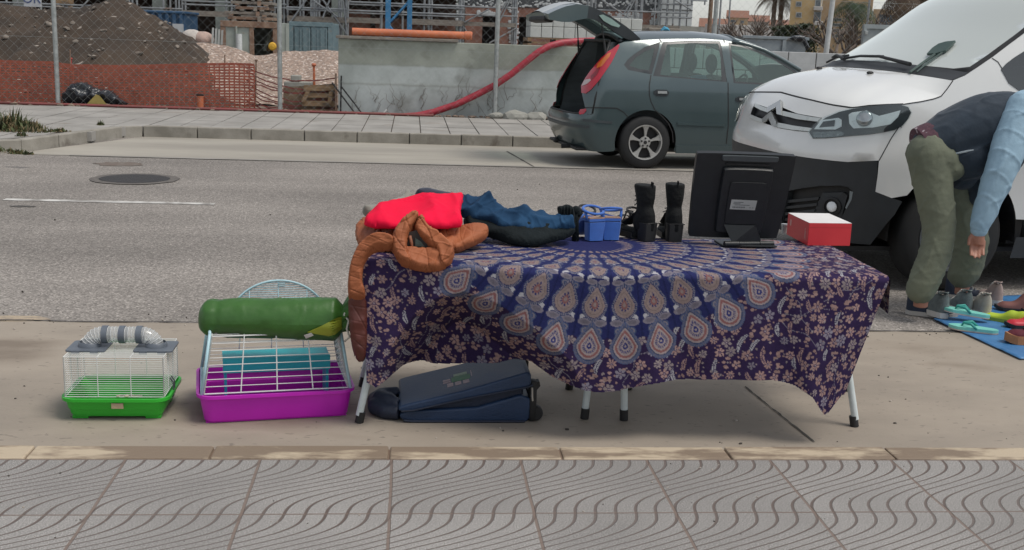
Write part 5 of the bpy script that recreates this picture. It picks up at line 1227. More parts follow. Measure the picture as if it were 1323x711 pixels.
for (u0, u1, v0, v1) in ((.80, .86, .50, .78), (.14, .155, .25, .72), (.11, .12, .2, .6)): mb.add([SP(u0, v0), SP(u1, v0), SP(u1, v1), SP(u0, v1)], [(0, 1, 2, 3)])
mb.build('print', mat('pale_print', (.62, .35, .33), rough=.5), rb, world=True)
mb = MB(); fn = np.cross(B_ - A_, up); fn /= np.linalg.norm(fn); fn = fn if fn[1] < 0 else -fn
mb.add([A_ + (B_ - A_) * .0 + up * .80 + fn * .0006, B_ + up * .80 + fn * .0006, B_ + up * .815 + fn * .0006, A_ + up * .815 + fn * .0006], [(0, 1, 2, 3)]); mb.build('lid_seam', mat('dark_red_edge', (.36, .015, .02), rough=.6), rb, world=True)
# small clear pot just behind the box
p = at(1013, 301, z=TT_); mb = MB(); mb.lathe([(.012, 0), (.014, .03), (.0145, .032)], c=tuple(p), n=14); mb.lathe([(.0155, .0325), (.0155, .042)], c=tuple(p), n=14); solo('glass_jar', mb, mat('grey_jar', (.4, .42, .43), rough=.2), 'tiny pale jar between the monitor and the red box', 'jar', smooth=40)

# --- black boots
M_BOOT = mat('black_suede', (.011, .012, .0125), (.007, .0075, .008), rough=.85, scale=25, bump=.3, bscale=60, spec=.25)
M_SOLE = mat('black_sole', (.013, .0135, .014), (.010, .010, .0105), rough=.6, scale=30)
def boot(label, heel_px, toe_px, top, lean):
    h = at(*heel_px, z=TT_); t_ = at(*toe_px, z=TT_); d = np.array(t_) - np.array(h); an = math.atan2(d[1], d[0])
    t = thing('ankle_boot', label, 'boot', (h[0], h[1], TT_), an, 'pair of black boots')         # local x: heel -> toe
    def ring(c, rx, ry, tilt=0, n=20): return [Vector((c[0] + rx * math.cos(a), ry * math.sin(a), c[1] + tilt * rx * math.cos(a))) for a in np.linspace(0, 2 * PI, n, endpoint=False)]
    # upper: shaft into foot, one loft bending forward
    secs = [ring((.232, .028), .004, .004), ring((.225, .040), .018, .022, 0), ring((.205, .052), .030, .036, -.2), ring((.17, .065), .040, .040, -.5), ring((.135, .082), .050, .040, -.75), ring((.10, .105), .062, .038, -.95)]
    foot = MB(); foot.loft(secs); 
    sh_ = MB(); sh_.loft([ring((.058, .042), .058, .034), ring((.062, .062), .064, .0365), ring((.062, .09), .064, .036), ring((.056, .115), .054, .033), ring((.050 + lean, .145), .043, .031), ring((.050 + lean, .185), .049, .037), ring((.052 + lean * 1.5, top - .01), .055, .0415), ring((.052 + lean * 1.5, top), .054, .041)])
    foot.add(sh_.v, sh_.f); fo = MB()
    for s in (0,):
        fo.prism(smoothpoly([(.07, -.036), (.13, -.038), (.19, -.040), (.225, -.03), (.243, 0), (.225, .03), (.19, .040), (.13, .038), (.07, .036)], 1), lambda u, v, d: (u, v, d), .006, .034)
    foot.add(fo.v, fo.f)
    o = foot.build('upper', M_BOOT, t, smooth=True); remesh(o, .0045, 5)
    MB().prism(smoothpoly([(.085, -.04), (.13, -.041), (.19, -.044), (.23, -.034), (.25, 0), (.23, .034), (.19, .044), (.13, .041), (.085, .04)], 1), lambda u, v, d: (u, v, d), 0, .026).build('sole', M_SOLE, t)
    hp_ = smoothpoly([(0, -.026), (.02, -.036), (.072, -.034), (.072, .034), (.02, .036), (0, .026)], 1)
    hl = MB(); hl.loft([[Vector((u * .92 + .006, v * .92, 0)) for u, v in hp_], [Vector((u, v, .07)) for u, v in hp_], [Vector((u + .002, v * 1.02, .078)) for u, v in hp_]]); hl.build('heel', M_SOLE, t, smooth=40)
    mb = MB()
    for k in range(7):
        z = .105 + k * (top - .12) / 6; x = .098 - .1 * min(k, 2) * .02 + lean + (.06 - .03 * k if k < 2 else 0); mb.tube([(x, -.022, z), (x + .017, 0, z + .004), (x, .022, z)], .0028, 6)
    mb.build('laces', M_BLACK, t)
    MB().tube([(.0 + lean * 1.5, 0, top - .01), (-.004 + lean * 1.5, 0, top + .014), (.006 + lean * 1.5, 0, top + .016), (.008 + lean * 1.5, 0, top - .01)], .0035, 6).build('pull_loop', M_BOOT, t)
    MB().tube([(-.005, y, z) for y, z in ((-.034, .079), (0, .080), (.034, .079))], .002, 5).build('rand', M_SOLE, t)
    return t
boot('black suede block heeled boot of the pair, standing beside the blue sandals', (842, 312.5), (808, 303), .238, .012)
boot('black suede block heeled boot of the pair, standing right beside the monitor', (873, 313.5), (858, 302), .245, .016)

# --- blue block heel sandals
M_BLUES = mat('bright_blue_suede', (.03, .13, .48), (.025, .11, .42), rough=.75, scale=30, sheen=.2)
M_TAN = mat('tan_insole', (.4, .25, .18), (.32, .2, .14), rough=.6)
def sandal(label, heel_px, toe_px, hh=.082, m=M_BLUES, nm='heeled_sandal', L=.19, group='pair of blue sandals', sl=1):
    h = at(*heel_px, z=TT_); tt = at(*toe_px, z=TT_); d = np.array(tt) - np.array(h); an = math.atan2(d[1], d[0]); t = thing(nm, label, 'sandal', (h[0], h[1], TT_), an, group); t.scale = (1.0, 1.25, 1.0) if hh > .04 else (1, 1, 1)
    prof_ = lambda x: hh * (0.5 + 0.5 * math.cos(PI * min(1, max(0, (x - .045) / .10)))) + .012
    wid = lambda x: .030 + .010 * math.sin(PI * min(1, x / L)) - (.012 * max(0, (x - L * .85) / (L * .15)) ** 2)
    def secs(dz0, dz1, sc_=1.0):
        R = []
        for x in np.linspace(0.002, L, 16): w_ = wid(x) * sc_; z = prof_(x); R.append([Vector((x, -w_, z + dz0)), Vector((x, w_, z + dz0)), Vector((x, w_, z + dz1)), Vector((x, -w_, z + dz1))])
        return R
    MB().loft(secs(-.011, 0)).build('sole', m, t); MB().loft(secs(.0005, .004, .94)).build('insole', M_TAN, t)
    hp_ = smoothpoly([(-.002, -.028), (.008, -.033), (.058, -.031), (.058, .031), (.008, .033), (-.002, .028)], 1)
    if hh > .04: MB().loft([[Vector((u * .95 + .004, v * .86, 0)) for u, v in hp_], [Vector((u, v, hh * .96)) for u, v in hp_]]).build('heel', m, t, smooth=40)
    def strap(pts, w_, name='strap', mm=m):
        mb = MB(); rg = []
        for i, p in enumerate(pts):
            p = Vector(p); rg.append([p + Vector((-w_ / 2, 0, 0)), p + Vector((w_ / 2, 0, 0)), p + Vector((w_ / 2, 0, .003)), p + Vector((-w_ / 2, 0, .003))])
        mb.loft(rg); mb.build(name, mm, t)
    a_ = np.linspace(0, PI, 13); zf = prof_(L * .72)
    mb = MB(); mb.tube([(L * .58, -.036, prof_(L * .58)), (L * .50, -.02, prof_(L * .5) + .035), (L * .45, .02, prof_(L * .45) + .036), (L * .42, .036, prof_(L * .42))], .0045, 6); mb.build('cross_strap', m, t, smooth=True)
    strap([(L * .72, -.042 * math.cos(a), zf + .036 * math.sin(a) - .006) for a in a_], .034)
    # ankle strap: a loop rising from the heel
    mb = MB(); mb.tube([(.045 + .042 * math.cos(a) , .036 * math.sin(a), hh + .045 + .012 * math.cos(a) * sl) for a in np.linspace(0, 2 * PI, 24, endpoint=False)], .0055, 8, closed=True); mb.build('ankle_strap', m, t, smooth=True)
    mb = MB(); 
    for s in (-1, 1): MB().tube([(.02, s * .031, hh + .005), (.03, s * .034, hh + .03), (.04, s * .036, hh + .046)], .005, 6).build('side_strap', m, t, smooth=True)
    MB().box((.05, -.04, hh + .045), (.012, .004, .012), None, .001).build('buckle', mat('buckle', (.6, .58, .5), rough=.25, metal=.9), t)
    return t
sandal('bright blue block heel sandal of the pair, nearer the dark jeans', (771, 311.5), (741, 300.5))
sandal('bright blue block heel sandal of the pair, nearer the black boots', (790, 310.5), (771, 294), sl=-1)
sandal('black sandal with a light insole lying behind the blue sandals, left', (763, 293), (740, 284), .03, M_BLACK, 'black_sandal', .2, 'black sandals behind the blue pair')
sandal('black sandal with a light insole lying behind the blue sandals, next to the boots', (826, 296), (792, 285), .03, M_BLACK, 'black_sandal', .2, 'black sandals behind the blue pair')
# --- clothes heaped on the left end of the table
def fabric(name, c, c2=None, sc_=6, b=.5, sheen=.3, rough=.85, **k): return mat(name, c, c2, rough=rough, scale=sc_, bump=b, bscale=k.pop('bs', 22), sheen=sheen, **k)
def smooth_heap(label, nm, cat, outline, Yf, nrm, h, r, m, fold, step=1.1, back=.5, group=None, k=2, crs=()):
    """outline traced on a slope of the heap: Yf(px, py) gives the distance of every spot"""
    o = pillow(smoothpoly(outline, k), lambda u, v: at(u, v, Yf(u, v)), nrm, h, r, fold, back, step)
    o = solo(nm, o, m, label, cat, group, smooth=True)
    if crs: crumple(o, [((kx, 10, kz), a, sh) for kx, kz, a, sh in crs], (), 3)
    return o
slope = lambda y0, Y0, y1, Y1: (lambda u, v: Y0 + (Y1 - Y0) * (v - y0) / (y1 - y0))
ridge = lambda u, v, a, f, s: a * math.exp(-(math.sin(.5 * f * (u * math.cos(s) + v * math.sin(s)) + 1.6 * fbm(u * .012, v * .02, s, 2)) / .42) ** 2)
M_DENIM = fabric('dark_denim', (.022, .068, .142), (.010, .034, .076), 7, .25, 0.0, lo=.3, hi=.7, spec=.15)
M_DENIM2 = fabric('navy_cloth', (.012, .02, .045), (.008, .013, .03), 5, .5, .2)
M_KNIT = fabric('black_knit', (.010, .015, .017), (.006, .009, .010), 8, .3, 0.0, bs=90, spec=.2)
M_RED = fabric('bright_red_cloth', (.80, .008, .05), (.72, .007, .042), 4, .12, 0.0, spec=.15)
M_BEIGE = fabric('grey_beige_cloth', (.30, .29, .25), (.17, .165, .14), 6, .5, .2)
nrm0 = (0, -.62, .78)
smooth_heap('black knitted garment under the dark blue jeans, hanging at the table edge', 'black_jumper', 'jumper', [(598, 280), (640, 286), (690, 292), (741, 292), (743, 301), (736, 306), (706, 314), (690, 318), (664, 316), (640, 308), (612, 300), (600, 294)], slope(280, 4.66, 318, 4.42), nrm0, .034, 8, M_KNIT, lambda u, v: ridge(u, v, .018, .30, 1.45) + .006 * fbm(u * .05, v * .06, 0, 2), crs=[(40, 110, .004, .25), (-60, 90, .003, .2)])
smooth_heap('crumpled dark blue jeans lying between the red shirt and the blue sandals', 'denim_jeans', 'jeans', [(588, 262), (600, 256), (620, 258), (626, 253), (636, 258), (650, 270), (664, 276), (678, 272), (690, 277), (700, 272), (709, 281), (728, 280), (737, 283), (742, 292), (738, 297), (716, 300), (690, 299), (668, 301), (650, 298), (634, 288), (622, 284), (600, 282), (590, 276)], slope(253, 4.70, 305, 4.47), nrm0, .020, 5, M_DENIM, lambda u, v: ridge(u, v, .030, .11, .75) + ridge(u, v, .016, .19, 1.5) + .012 * fbm(u * .04, v * .06, 0, 2), crs=[(30, 60, .007, .15), (-36, 50, .006, .14), (90, 100, .0025, .2)])
smooth_heap('navy folded trousers showing behind the bright red shirt', 'navy_trousers', 'trousers', [(534, 252), (550, 245.5), (566, 250), (588, 254), (606, 258), (604, 268), (570, 270), (540, 262)], slope(245, 4.74, 270, 4.66), nrm0, .04, 9, M_DENIM2, lambda u, v: ridge(u, v, .01, .2, .8))
smooth_heap('greyish beige garment with dark marks poking out behind the red shirt', 'grey_garment', 'garment', [(466, 274), (474, 270), (496, 265), (512, 262), (520, 258), (524, 249), (531, 251), (534, 258), (530, 266), (500, 276), (476, 281)], slope(249, 4.73, 281, 4.60), nrm0, .03, 7, M_BEIGE, lambda u, v: ridge(u, v, .016, .25, .9))
mb = MB()
for (px, py) in ((503, 264), (480, 274)): q = at(px, py, 4.64 if px > 490 else 4.62); mb.ell((q[0], q[1] - .02, q[2] + .005), (.014, .006, .006), 10, 6)
random.seed(4)
smooth_heap('smooth bright red shirt spread over the heap of clothes', 'red_shirt', 'shirt', [(470, 288), (474, 280), (486, 270), (489, 266), (505, 264.5), (522, 258), (544, 252.5), (552, 254), (572, 255), (588, 252.5), (599, 250.5), (597, 262), (594, 276), (599, 292), (584, 293.5), (566, 295), (550, 293), (530, 291), (508, 295), (490, 294), (476, 293)], slope(250, 4.66, 296, 4.27), nrm0, .028, 9, M_RED, lambda u, v: .016 * fbm(u * .02, v * .03, 8, 2) + ridge(u, v, .012, .10, .45) + ridge(u, v, .009, .16, 2.5), k=1, crs=[(22, 30, .004, .18), (-18, 36, .0035, .15), (40, -10, .003, .15)])
# rust puffer jacket: mass, a collar loop, a sleeve to the right, a sleeve hanging down the left end
M_PUFF = mat('rust_puffer', (.36, .118, .050), (.28, .09, .038), rough=.62, spec=.25, scale=5, bump=.22, bscale=26, stretch=(1, 1, 1.6))
pj = thing('puffer_jacket', 'rust brown puffer jacket with one sleeve hanging down the end of the table', 'jacket', tuple(at(530, 320, z=TT_)))
def Z(pts): return [(440 + x / 3.42, 220 + y / 3.42) for x, y in pts]
def puff(name, pts, Yf, h, r, m=None, nrm=(0, -.75, .66), back=.6, seed=1, fl=(), k=2, low=()):
    """one padded piece of the jacket, its outline as it lies, with fine creases pressed in"""
    o = pillow(smoothpoly(pts, k), lambda u, v: at(u, v, Yf(u, v)), nrm, h, r, lambda u, v: .010 * fbm(u * .05, v * .06, seed, 2), back, .9).build(name, m or M_PUFF, pj, world=True, smooth=True)
    crumple(o, [((kx * .9, ky * .3, kz * .9), a, sh) for kx, ky, kz, a, sh in fl], low, seed); return o
CR1 = [(70, 20, 40, -.0060, .10), (-40, 20, 75, -.0055, .10), (160, 10, -60, -.0035, .10), (40, 10, 190, .003, .16), (-130, 10, 80, .003, .14)]
puff('body_panel', Z([(62, 300), (68, 245), (92, 215), (130, 215), (240, 235), (330, 235), (430, 250), (520, 250), (560, 300), (500, 350), (430, 385), (300, 385), (225, 350), (150, 350), (95, 345)]), slope(285, 4.58, 335, 4.19), .050, 10, seed=3, fl=CR1, low=[(9, .005)])
puff('sleeve', Z([(420, 300), (450, 268), (520, 256), (600, 244), (640, 248), (656, 268), (648, 298), (610, 322), (555, 345), (505, 368), (470, 350)]), slope(290, 4.46, 328, 4.27), .042, 6, seed=5, fl=[(170, 10, 60, -.004, .10), (60, 10, 150, -.003, .1), (220, 0, -40, -.002, .12)])
puff('sleeve', Z([(236, 300), (200, 286), (150, 286), (104, 308), (72, 344), (50, 395), (38, 440), (32, 490), (32, 545), (38, 578), (106, 578), (112, 540), (98, 505), (96, 460), (106, 405), (136, 365), (170, 352), (215, 352), (240, 335)]), lambda u, v: 4.13, .030, 4.5, seed=7, fl=[(60, 10, 150, -.005, .10), (-90, 10, 110, -.004, .1), (30, 10, 230, -.0025, .12)], back=.9)
puff('lower_sleeve', [(449.5, 384), (450, 400), (451.5, 430), (456, 455), (461, 465.5), (467, 467.5), (473, 463), (475, 440), (474.5, 400), (473, 384)], lambda u, v: 4.15, .030, 8, mat('dark_maroon', (.105, .024, .016), (.075, .018, .013), rough=.5, scale=8), seed=9, fl=[(40, 10, 140, -.004, .12), (90, 10, 60, -.003, .1)], back=.9)  # lower part of the hanging sleeve in a darker maroon
puff('hem', Z([(240, 372), (262, 408), (300, 430), (350, 444), (420, 448), (458, 440), (478, 415), (470, 372), (430, 352), (370, 352), (310, 350), (265, 350)]), slope(320, 4.16, 351, 4.10), .034, 5, seed=11, fl=CR1)
puff('hood_flap', Z([(345, 188), (318, 192), (290, 208), (262, 236), (240, 268), (228, 305), (226, 345), (240, 385), (268, 415), (300, 428), (318, 410), (300, 380), (292, 345), (296, 305), (306, 275), (322, 250), (344, 220)]), slope(275, 4.19, 345, 4.10), .036, 4.5, seed=13, fl=CR1)
puff('hood_flap', Z([(334, 232), (346, 212), (366, 208), (374, 236), (398, 262), (440, 288), (478, 318), (502, 352), (500, 385), (484, 420), (458, 440), (434, 430), (432, 390), (424, 362), (396, 338), (362, 312), (336, 286), (326, 258)]), slope(280, 4.19, 350, 4.10), .036, 4.5, seed=15, fl=CR1)
slab(lambda u, v, h: at(u, v, 4.165 - h), Z([(300, 275), (335, 265), (365, 300), (420, 345), (418, 362), (310, 362), (292, 330)]), step=6, d=.02).build('lining', mat('dark_lining', (.020, .016, .015), (.035, .018, .012), rough=.6, scale=14), pj, world=True)
mb = MB(); mb.tube([at(*p, 4.135) for p in Z([(306, 290), (314, 325), (318, 350), (395, 352)])], .006, 6); mb.build('cord', mat('rust_cord', (.28, .10, .05), rough=.6), pj, world=True, smooth=True)
slab(lambda u, v, h: at(u, v, 4.135 - h), Z([(330, 298), (358, 318), (372, 338), (330, 338)]), step=20, d=.003).build('care_label', mat('black_label', (.02, .03, .025), (.05, .07, .06), rough=.5, scale=60), pj, world=True)
# black gloves-like knit and hair band beside the sandals
smooth_heap('black ribbed woollen glove standing between the jeans and the blue sandals', 'woollen_glove', 'glove', [(719, 268), (723, 266), (727, 266), (731, 264), (736, 265), (741, 268), (743, 280), (744, 298), (738, 304), (728, 300), (724, 286)], lambda u, v: 4.58, (0, -1, .2), .028, 6, M_KNIT, lambda u, v: .006 * math.sin(u * 1.6))
q = at(744, 272, 4.62); mb = MB(); mb.ell(q, (.018, .018, .02), 12, 8); mb.ell(q + np.array([.012, 0, -.014]), (.013, .013, .015), 12, 8); mb.tube([q, q + np.array([.002, 0, -.04]), (q[0] + .004, q[1], TT_)], [.014, .012, .016], 10); solo('hair_bobble', mb, M_KNIT, 'small black woolly bobble standing between the ribbed glove and the blue sandals', 'hair bobble', smooth=True)
q = at(752, 283, 4.40)

# ---------------------------------------------------------------- suitcase under the table
M_CASE = mat('navy_nylon', (.015, .038, .092), (.011, .029, .07), rough=.5, scale=6, bump=.15, bscale=120)
M_CASED = mat('dark_navy_nylon', (.010, .018, .042), (.007, .013, .03), rough=.6, scale=6, bump=.2, bscale=60)
c0, c1 = at(518, 546, z=ROAD), at(684, 546, z=ROAD); an = math.atan2(c1[1] - c0[1], c1[0] - c0[0]); L = math.hypot(c1[0] - c0[0], c1[1] - c0[1])
su = thing('suitcase', 'soft navy wheeled suitcase lying half open on its side under the table', 'suitcase', (c0[0], c0[1], ROAD), an)
W = .36
def case_part(name, prof, y0, y1, m, bev=.012, nseg=1):
    mb = MB(); mb.prism(prof, lambda u, v, d: (u, d, v), y0, y1); o = mb.build(name, m, su, smooth=40); mod(o, 'BEVEL', width=bev, segments=3, limit_method='ANGLE'); return o
z = lambda py: at(600, py, Y=4.25)[2] - ROAD
case_part('base_shell', [(0, .012), (.03, 0), (L - .01, 0), (L, .02), (L, .10), (L - .04, .115), (.3, .062), (.02, .048), (-.008, .03)], 0, W, M_CASE)
# tucked gusset between base and lid
gp = [(.03, .03), (L - .03, .06), (L - .025, .175), (L - .06, .19), (.03, .06)]
o = case_part('gusset', gp, .018, W - .018, M_CASED, .01)
# lid: a slab hinged at the handle end, lifted at the wheel end
lid = [(-.012, .052), (.02, .045), (L - .012, .150), (L, .165), (L - .002, .205), (L - .016, .214), (L * .5, .138), (.02, .078), (-.008, .068)]
case_part('lid', lid, -.012, W + .0, M_CASE, .014)
mb = MB(); mb.tube([(.0, -.016, .052), (.05, -.016, .056), (L * .5, -.016, .105), (L - .02, -.016, .152), (L + .003, -.01, .158), (L + .004, W * .5, .162)], .0045, 8); mb.build('piping', M_CASED, su)
mb = MB(); mb.tube([(.01, -.003, .010), (.05, -.004, .006), (L - .02, -.004, .006)], .006, 8); mb.build('piping', M_CASED, su)
mb = MB(); mb.box((L + .005, -.01, .125), (.008, .006, .03), None, .002); mb.tube([(L + .004, -.012, .15), (L + .006, -.013, .11), (L + .008, -.013, .095)], .004, 6); mb.build('zip_pull', mat('zip_steel', (.55, .55, .53), rough=.3, metal=.8), su)
mb = MB()
for y in (.03, W - .03):
    mb.box((L + .012, y, .085), (.03, .05, .17), None, .01)
    mb.lathe([(.0, -.02), (.028, -.02), (.032, -.012), (.032, .012), (.028, .02), (0, .02)], c=(L + .024, y, .032), n=20, M=Matrix.Rotation(PI / 2, 3, 'X'), caps=False)
mb.box((L + .008, W / 2, .06), (.022, W - .1, .09), None, .008); mb.prism([(L, .16), (L + .035, .168), (L + .040, .150), (L + .02, .125), (L + .008, .09), (L, .09)], lambda u, v, d: (u, d, v), .01, .05)
mb.build('wheel_housing', M_BLACK, su, smooth=40)
hb_ = MB(); hb_.tube([(-.005, .03, .03), (-.06, .05, .03), (-.10, .09, .035), (-.105, .18, .035), (-.08, .26, .03), (-.01, .3, .03)], [.03, .034, .036, .034, .03, .024], 14); hb_.tube([(-.01, .06, .06), (-.05, .08, .075), (-.09, .12, .07), (-.075, .18, .065), (-.01, .2, .065)], [.02, .022, .026, .022, .02], 10); hb_.ell((-.06, .12, .045), (.05, .08, .035))
o = hb_.build('handle_flap', M_CASED, su, smooth=True); remesh(o, .007, 5)
# stitched logo patch on the lid: small pale and green blocks
sx = lambda x: .078 + (x - .02) / (L * .5 - .02) * (.138 - .078)
mb1, mb2, mb3 = MB(), MB(), MB()
def patch(mbx, x0, x1, y0, y1):
    mbx.add([(x0, y0, sx(x0) + .002), (x1, y0, sx(x1) + .002), (x1, y1, sx(x1) + .002), (x0, y1, sx(x0) + .002), (x0, y0, sx(x0) - .004), (x1, y0, sx(x1) - .004), (x1, y1, sx(x1) - .004), (x0, y1, sx(x0) - .004)], [(0, 1, 2, 3), (4, 7, 6, 5), (0, 4, 5, 1), (1, 5, 6, 2), (2, 6, 7, 3), (3, 7, 4, 0)])
bx_ = .185; by_ = .06
patch(mb1, bx_ + .02, bx_ + .095, by_ + .07, by_ + .13)
for k in range(3): patch(mb2, bx_ + .0 + k * .032, bx_ + .024 + k * .032, by_ + .02, by_ + .062)
for k in range(2): patch(mb2, bx_ - .015, bx_ + .015, by_ + .075 + k * .028, by_ + .092 + k * .028)
patch(mb2, bx_ + .10, bx_ + .125, by_ + .09, by_ + .17); patch(mb3, bx_ + .03, bx_ + .085, by_ + .136, by_ + .165)
pt = mb1.build('logo_patch', mat('green_stitch', (.10, .22, .12), (.07, .15, .09), rough=.7, scale=60), su); mb2.build('pale_blocks', mat('pink_stitch', (.42, .33, .34), (.3, .24, .25), rough=.7, scale=60), pt); mb3.build('pale_green_block', mat('pale_green_stitch', (.30, .38, .28), rough=.7), pt)

# ---------------------------------------------------------------- small green cage
M_GRN = mat('bright_green_plastic', (.03, .44, .03), (.025, .38, .026), rough=.38, scale=4)
M_WIRE = mat('white_wire', (.72, .73, .71), (.62, .63, .61), rough=.4)
M_GREYP = mat('slate_plastic', (.12, .14, .165), (.10, .115, .14), rough=.45, scale=10)
a0, a1 = at(93, 541.5, z=ROAD), at(208, 541, z=ROAD); an = math.atan2(a1[1] - a0[1], a1[0] - a0[0]) - .015; Wb = math.hypot(a1[0] - a0[0], a1[1] - a0[1])
sc_ = thing('hamster_cage', 'small hamster cage with bright green tray, white bars and a clear tube on top', 'cage', (a0[0], a0[1], ROAD), an)
def rrect(x0, x1, y0, y1, r, n=5):
    P = []
    for cx_, cy_, a in ((x1 - r, y0 + r, -PI / 2), (x1 - r, y1 - r, 0), (x0 + r, y1 - r, PI / 2), (x0 + r, y0 + r, PI)):
        P += [(cx_ + r * math.cos(a + k * PI / 2 / n), cy_ + r * math.sin(a + k * PI / 2 / n)) for k in range(n + 1)]
    return P
def tray(par, w_, d_, h, flare, m, lip=.012, r=.02, foot=.012, step_=True):
    lv = [(foot, 0.0), (foot + .002, 0), (h * .45, flare * .45), (h * .47, flare * .45 + .004), (h - .012, flare), (h - .012, flare + lip), (h, flare + lip), (h, flare + .002), (foot + .008, .006)]
    R = [[Vector((p[0], p[1], z_)) for p in rrect(-f, w_ + f, -f, d_ + f, r + f)] for z_, f in lv]
    mb = MB(); mb.loft(R); 
    for (x0, x1) in ((.0, .06), (w_ - .06, w_)):
        for (y0, y1) in ((0.005, .05), (d_ - .05, d_ - .005)): mb.bx(x0, x1, y0, y1, 0, foot + .003, .003)
    return mb.build('tray', m, par, smooth=35)
D = .25; H0 = .092; FL = .026
tray(sc_, Wb, D, H0, FL, M_GRN)
def wirebox(par, x0, x1, y0, y1, z0, z1, nh, nv, r=.0013, lean=0.0, top=True, ndepth=14, m=None):
    m = m or M_WIRE; f = lambda t: lean * t
    def wall(P, nm):
        mb = MB()
        for j in range(nh + 1):
            t = j / nh; q = P(0, t), P(1, t); mb.cyl(q[0], q[1], r if 0 < j < nh else r * 1.6, 6)
        for i in range(nv + 1):
            s = i / nv; mb.cyl(P(s, 0), P(s, 1), r * (1.9 if i in (0, nv) else 1.5), 6)
        mb.build(nm, m, par)
    dz = z1 - z0
    wall(lambda s, t: (x0 + f(t) + (x1 - x0 - 2 * f(t)) * s, y0 + f(t), z0 + dz * t), 'wire_wall'); wall(lambda s, t: (x0 + f(t) + (x1 - x0 - 2 * f(t)) * s, y1 - f(t), z0 + dz * t), 'wire_wall')
    wall(lambda s, t: (x0 + f(t), y0 + f(t) + (y1 - y0 - 2 * f(t)) * s, z0 + dz * t), 'wire_wall'); wall(lambda s, t: (x1 - f(t), y0 + f(t) + (y1 - y0 - 2 * f(t)) * s, z0 + dz * t), 'wire_wall')
    if top:
        mb = MB()
        for j in range(ndepth + 1): y = y0 + lean + (y1 - y0 - 2 * lean) * j / ndepth; mb.cyl((x0 + lean, y, z1), (x1 - lean, y, z1), r, 6)
        for i in range(nv + 1): x = x0 + lean + (x1 - x0 - 2 * lean) * i / nv; mb.cyl((x, y0 + lean, z1), (x, y1 - lean, z1), r * 1.5, 6)
        mb.build('wire_top', m, par)
ztop = at(150, 461, Y=a0[1])[2] - ROAD
wirebox(sc_, -.018, Wb + .018, -.012, D + .012, H0 + .002, ztop, 18, 3, .0011, ndepth=20)
M_CLEAR = glass('clear_plastic', (.88, .90, .90), .03, .15, film=.30, filmc=(.78, .79, .78))
xl_, xr_ = .045, Wb - .035; yc = D * .5; zt = ztop
for x in (xl_, xr_):
    mb = MB(); mb.prism(rrect(x - .075, x + .075, yc - .075, yc + .075, .012), lambda u, v, d: (u, v, d), zt + .002, zt + .008); mb.lathe([(.044, 0), (.042, .012), (.037, .018), (.037, .008)], c=(x, yc, zt + .008), n=24); mb.bx(x - .05, x - .02, yc - .08, yc - .0755, zt - .006, zt + .007); mb.bx(x + .02, x + .05, yc - .08, yc - .0755, zt - .006, zt + .007); mb.build('tube_base', M_GREYP, sc_, smooth=40)
th = at(150, 432, Y=a0[1] + .13)[2] - ROAD; rt = .031
pth = [(xl_, yc, zt + .02)] + [(xl_ + .055 * (1 - math.cos(a)), yc, th - .055 + .055 * math.sin(a)) for a in np.linspace(0, PI / 2, 9)] + [(xr_ - .055 * (1 - math.cos(a)), yc, th - .055 + .055 * math.sin(a)) for a in np.linspace(PI / 2, 0, 9)] + [(xr_, yc, zt + .02)]
tb_ = MB().tube(pth, rt, 24, caps=False).build('clear_tube', M_CLEAR, sc_, smooth=True)
mb = MB()
pv = [Vector(p) for p in pth]
def ringat(p, t, r0, r1):
    q = t.normalized().to_track_quat('Z', 'X').to_matrix(); mb.tube([Vector(p) + q @ Vector((r0 * math.cos(a), r0 * math.sin(a), 0)) for a in np.linspace(0, 2 * PI, 24, endpoint=False)], r1, 6, closed=True)
for i in range(1, len(pv) - 1):
    if i != 9: ringat(pv[i], pv[i + 1] - pv[i - 1], rt + .0012, .0012)
for x in np.linspace(xl_ + .075, xr_ - .075, 9): ringat((x, yc, th), Vector((1, 0, 0)), rt + .0012, .0011)
mb.build('tube_ribs', mat('milky_rib', (.66, .67, .67), rough=.4), sc_, smooth=True)
for x in (xl_ + .062, (xl_ + xr_) / 2, xr_ - .062): 
    MB().lathe([(rt + .001, -.011), (rt + .0045, -.011), (rt + .0045, .011), (rt + .001, .011)], c=(x, yc, th), n=28, M=Matrix.Rotation(PI / 2, 3, 'Y')).build('connector', M_GREYP, sc_, smooth=40)
mb = MB(); mb.bx(Wb * .47, Wb * .47 + .045, -FL * .93 - .0075, -FL * .93 - .0025, .052, .074, .001); mb.build('sticker', mat('beige_sticker', (.50, .38, .24), (.4, .3, .2), rough=.6, scale=90), sc_)
mb = MB(); mb.tube([(Wb + .022, D * .35, H0 + .05), (Wb + .034, D * .35, H0 + .03), (Wb + .035, D * .35, H0 - .02), (Wb + .03, D * .35, H0 - .03)], .0035, 6); mb.tube([(Wb + .022, D * .45, H0 + .05), (Wb + .034, D * .45, H0 + .03), (Wb + .035, D * .45, H0 - .02)], .0025, 6); mb.build('clip', mat('clip_wire', (.15, .16, .17), rough=.4, metal=.5), sc_)
mb = MB(); random.seed(8)
for k in range(26): x = Wb * .53 + random.uniform(0, .09); mb.ell((x, -.010 + random.uniform(-.004, .01), H0 + .003 + random.uniform(0, .006)), (random.uniform(.004, .009), .004, .003), 6, 4)
mb.build('shavings', mat('wood_shavings', (.6, .55, .4), rough=.9), sc_)

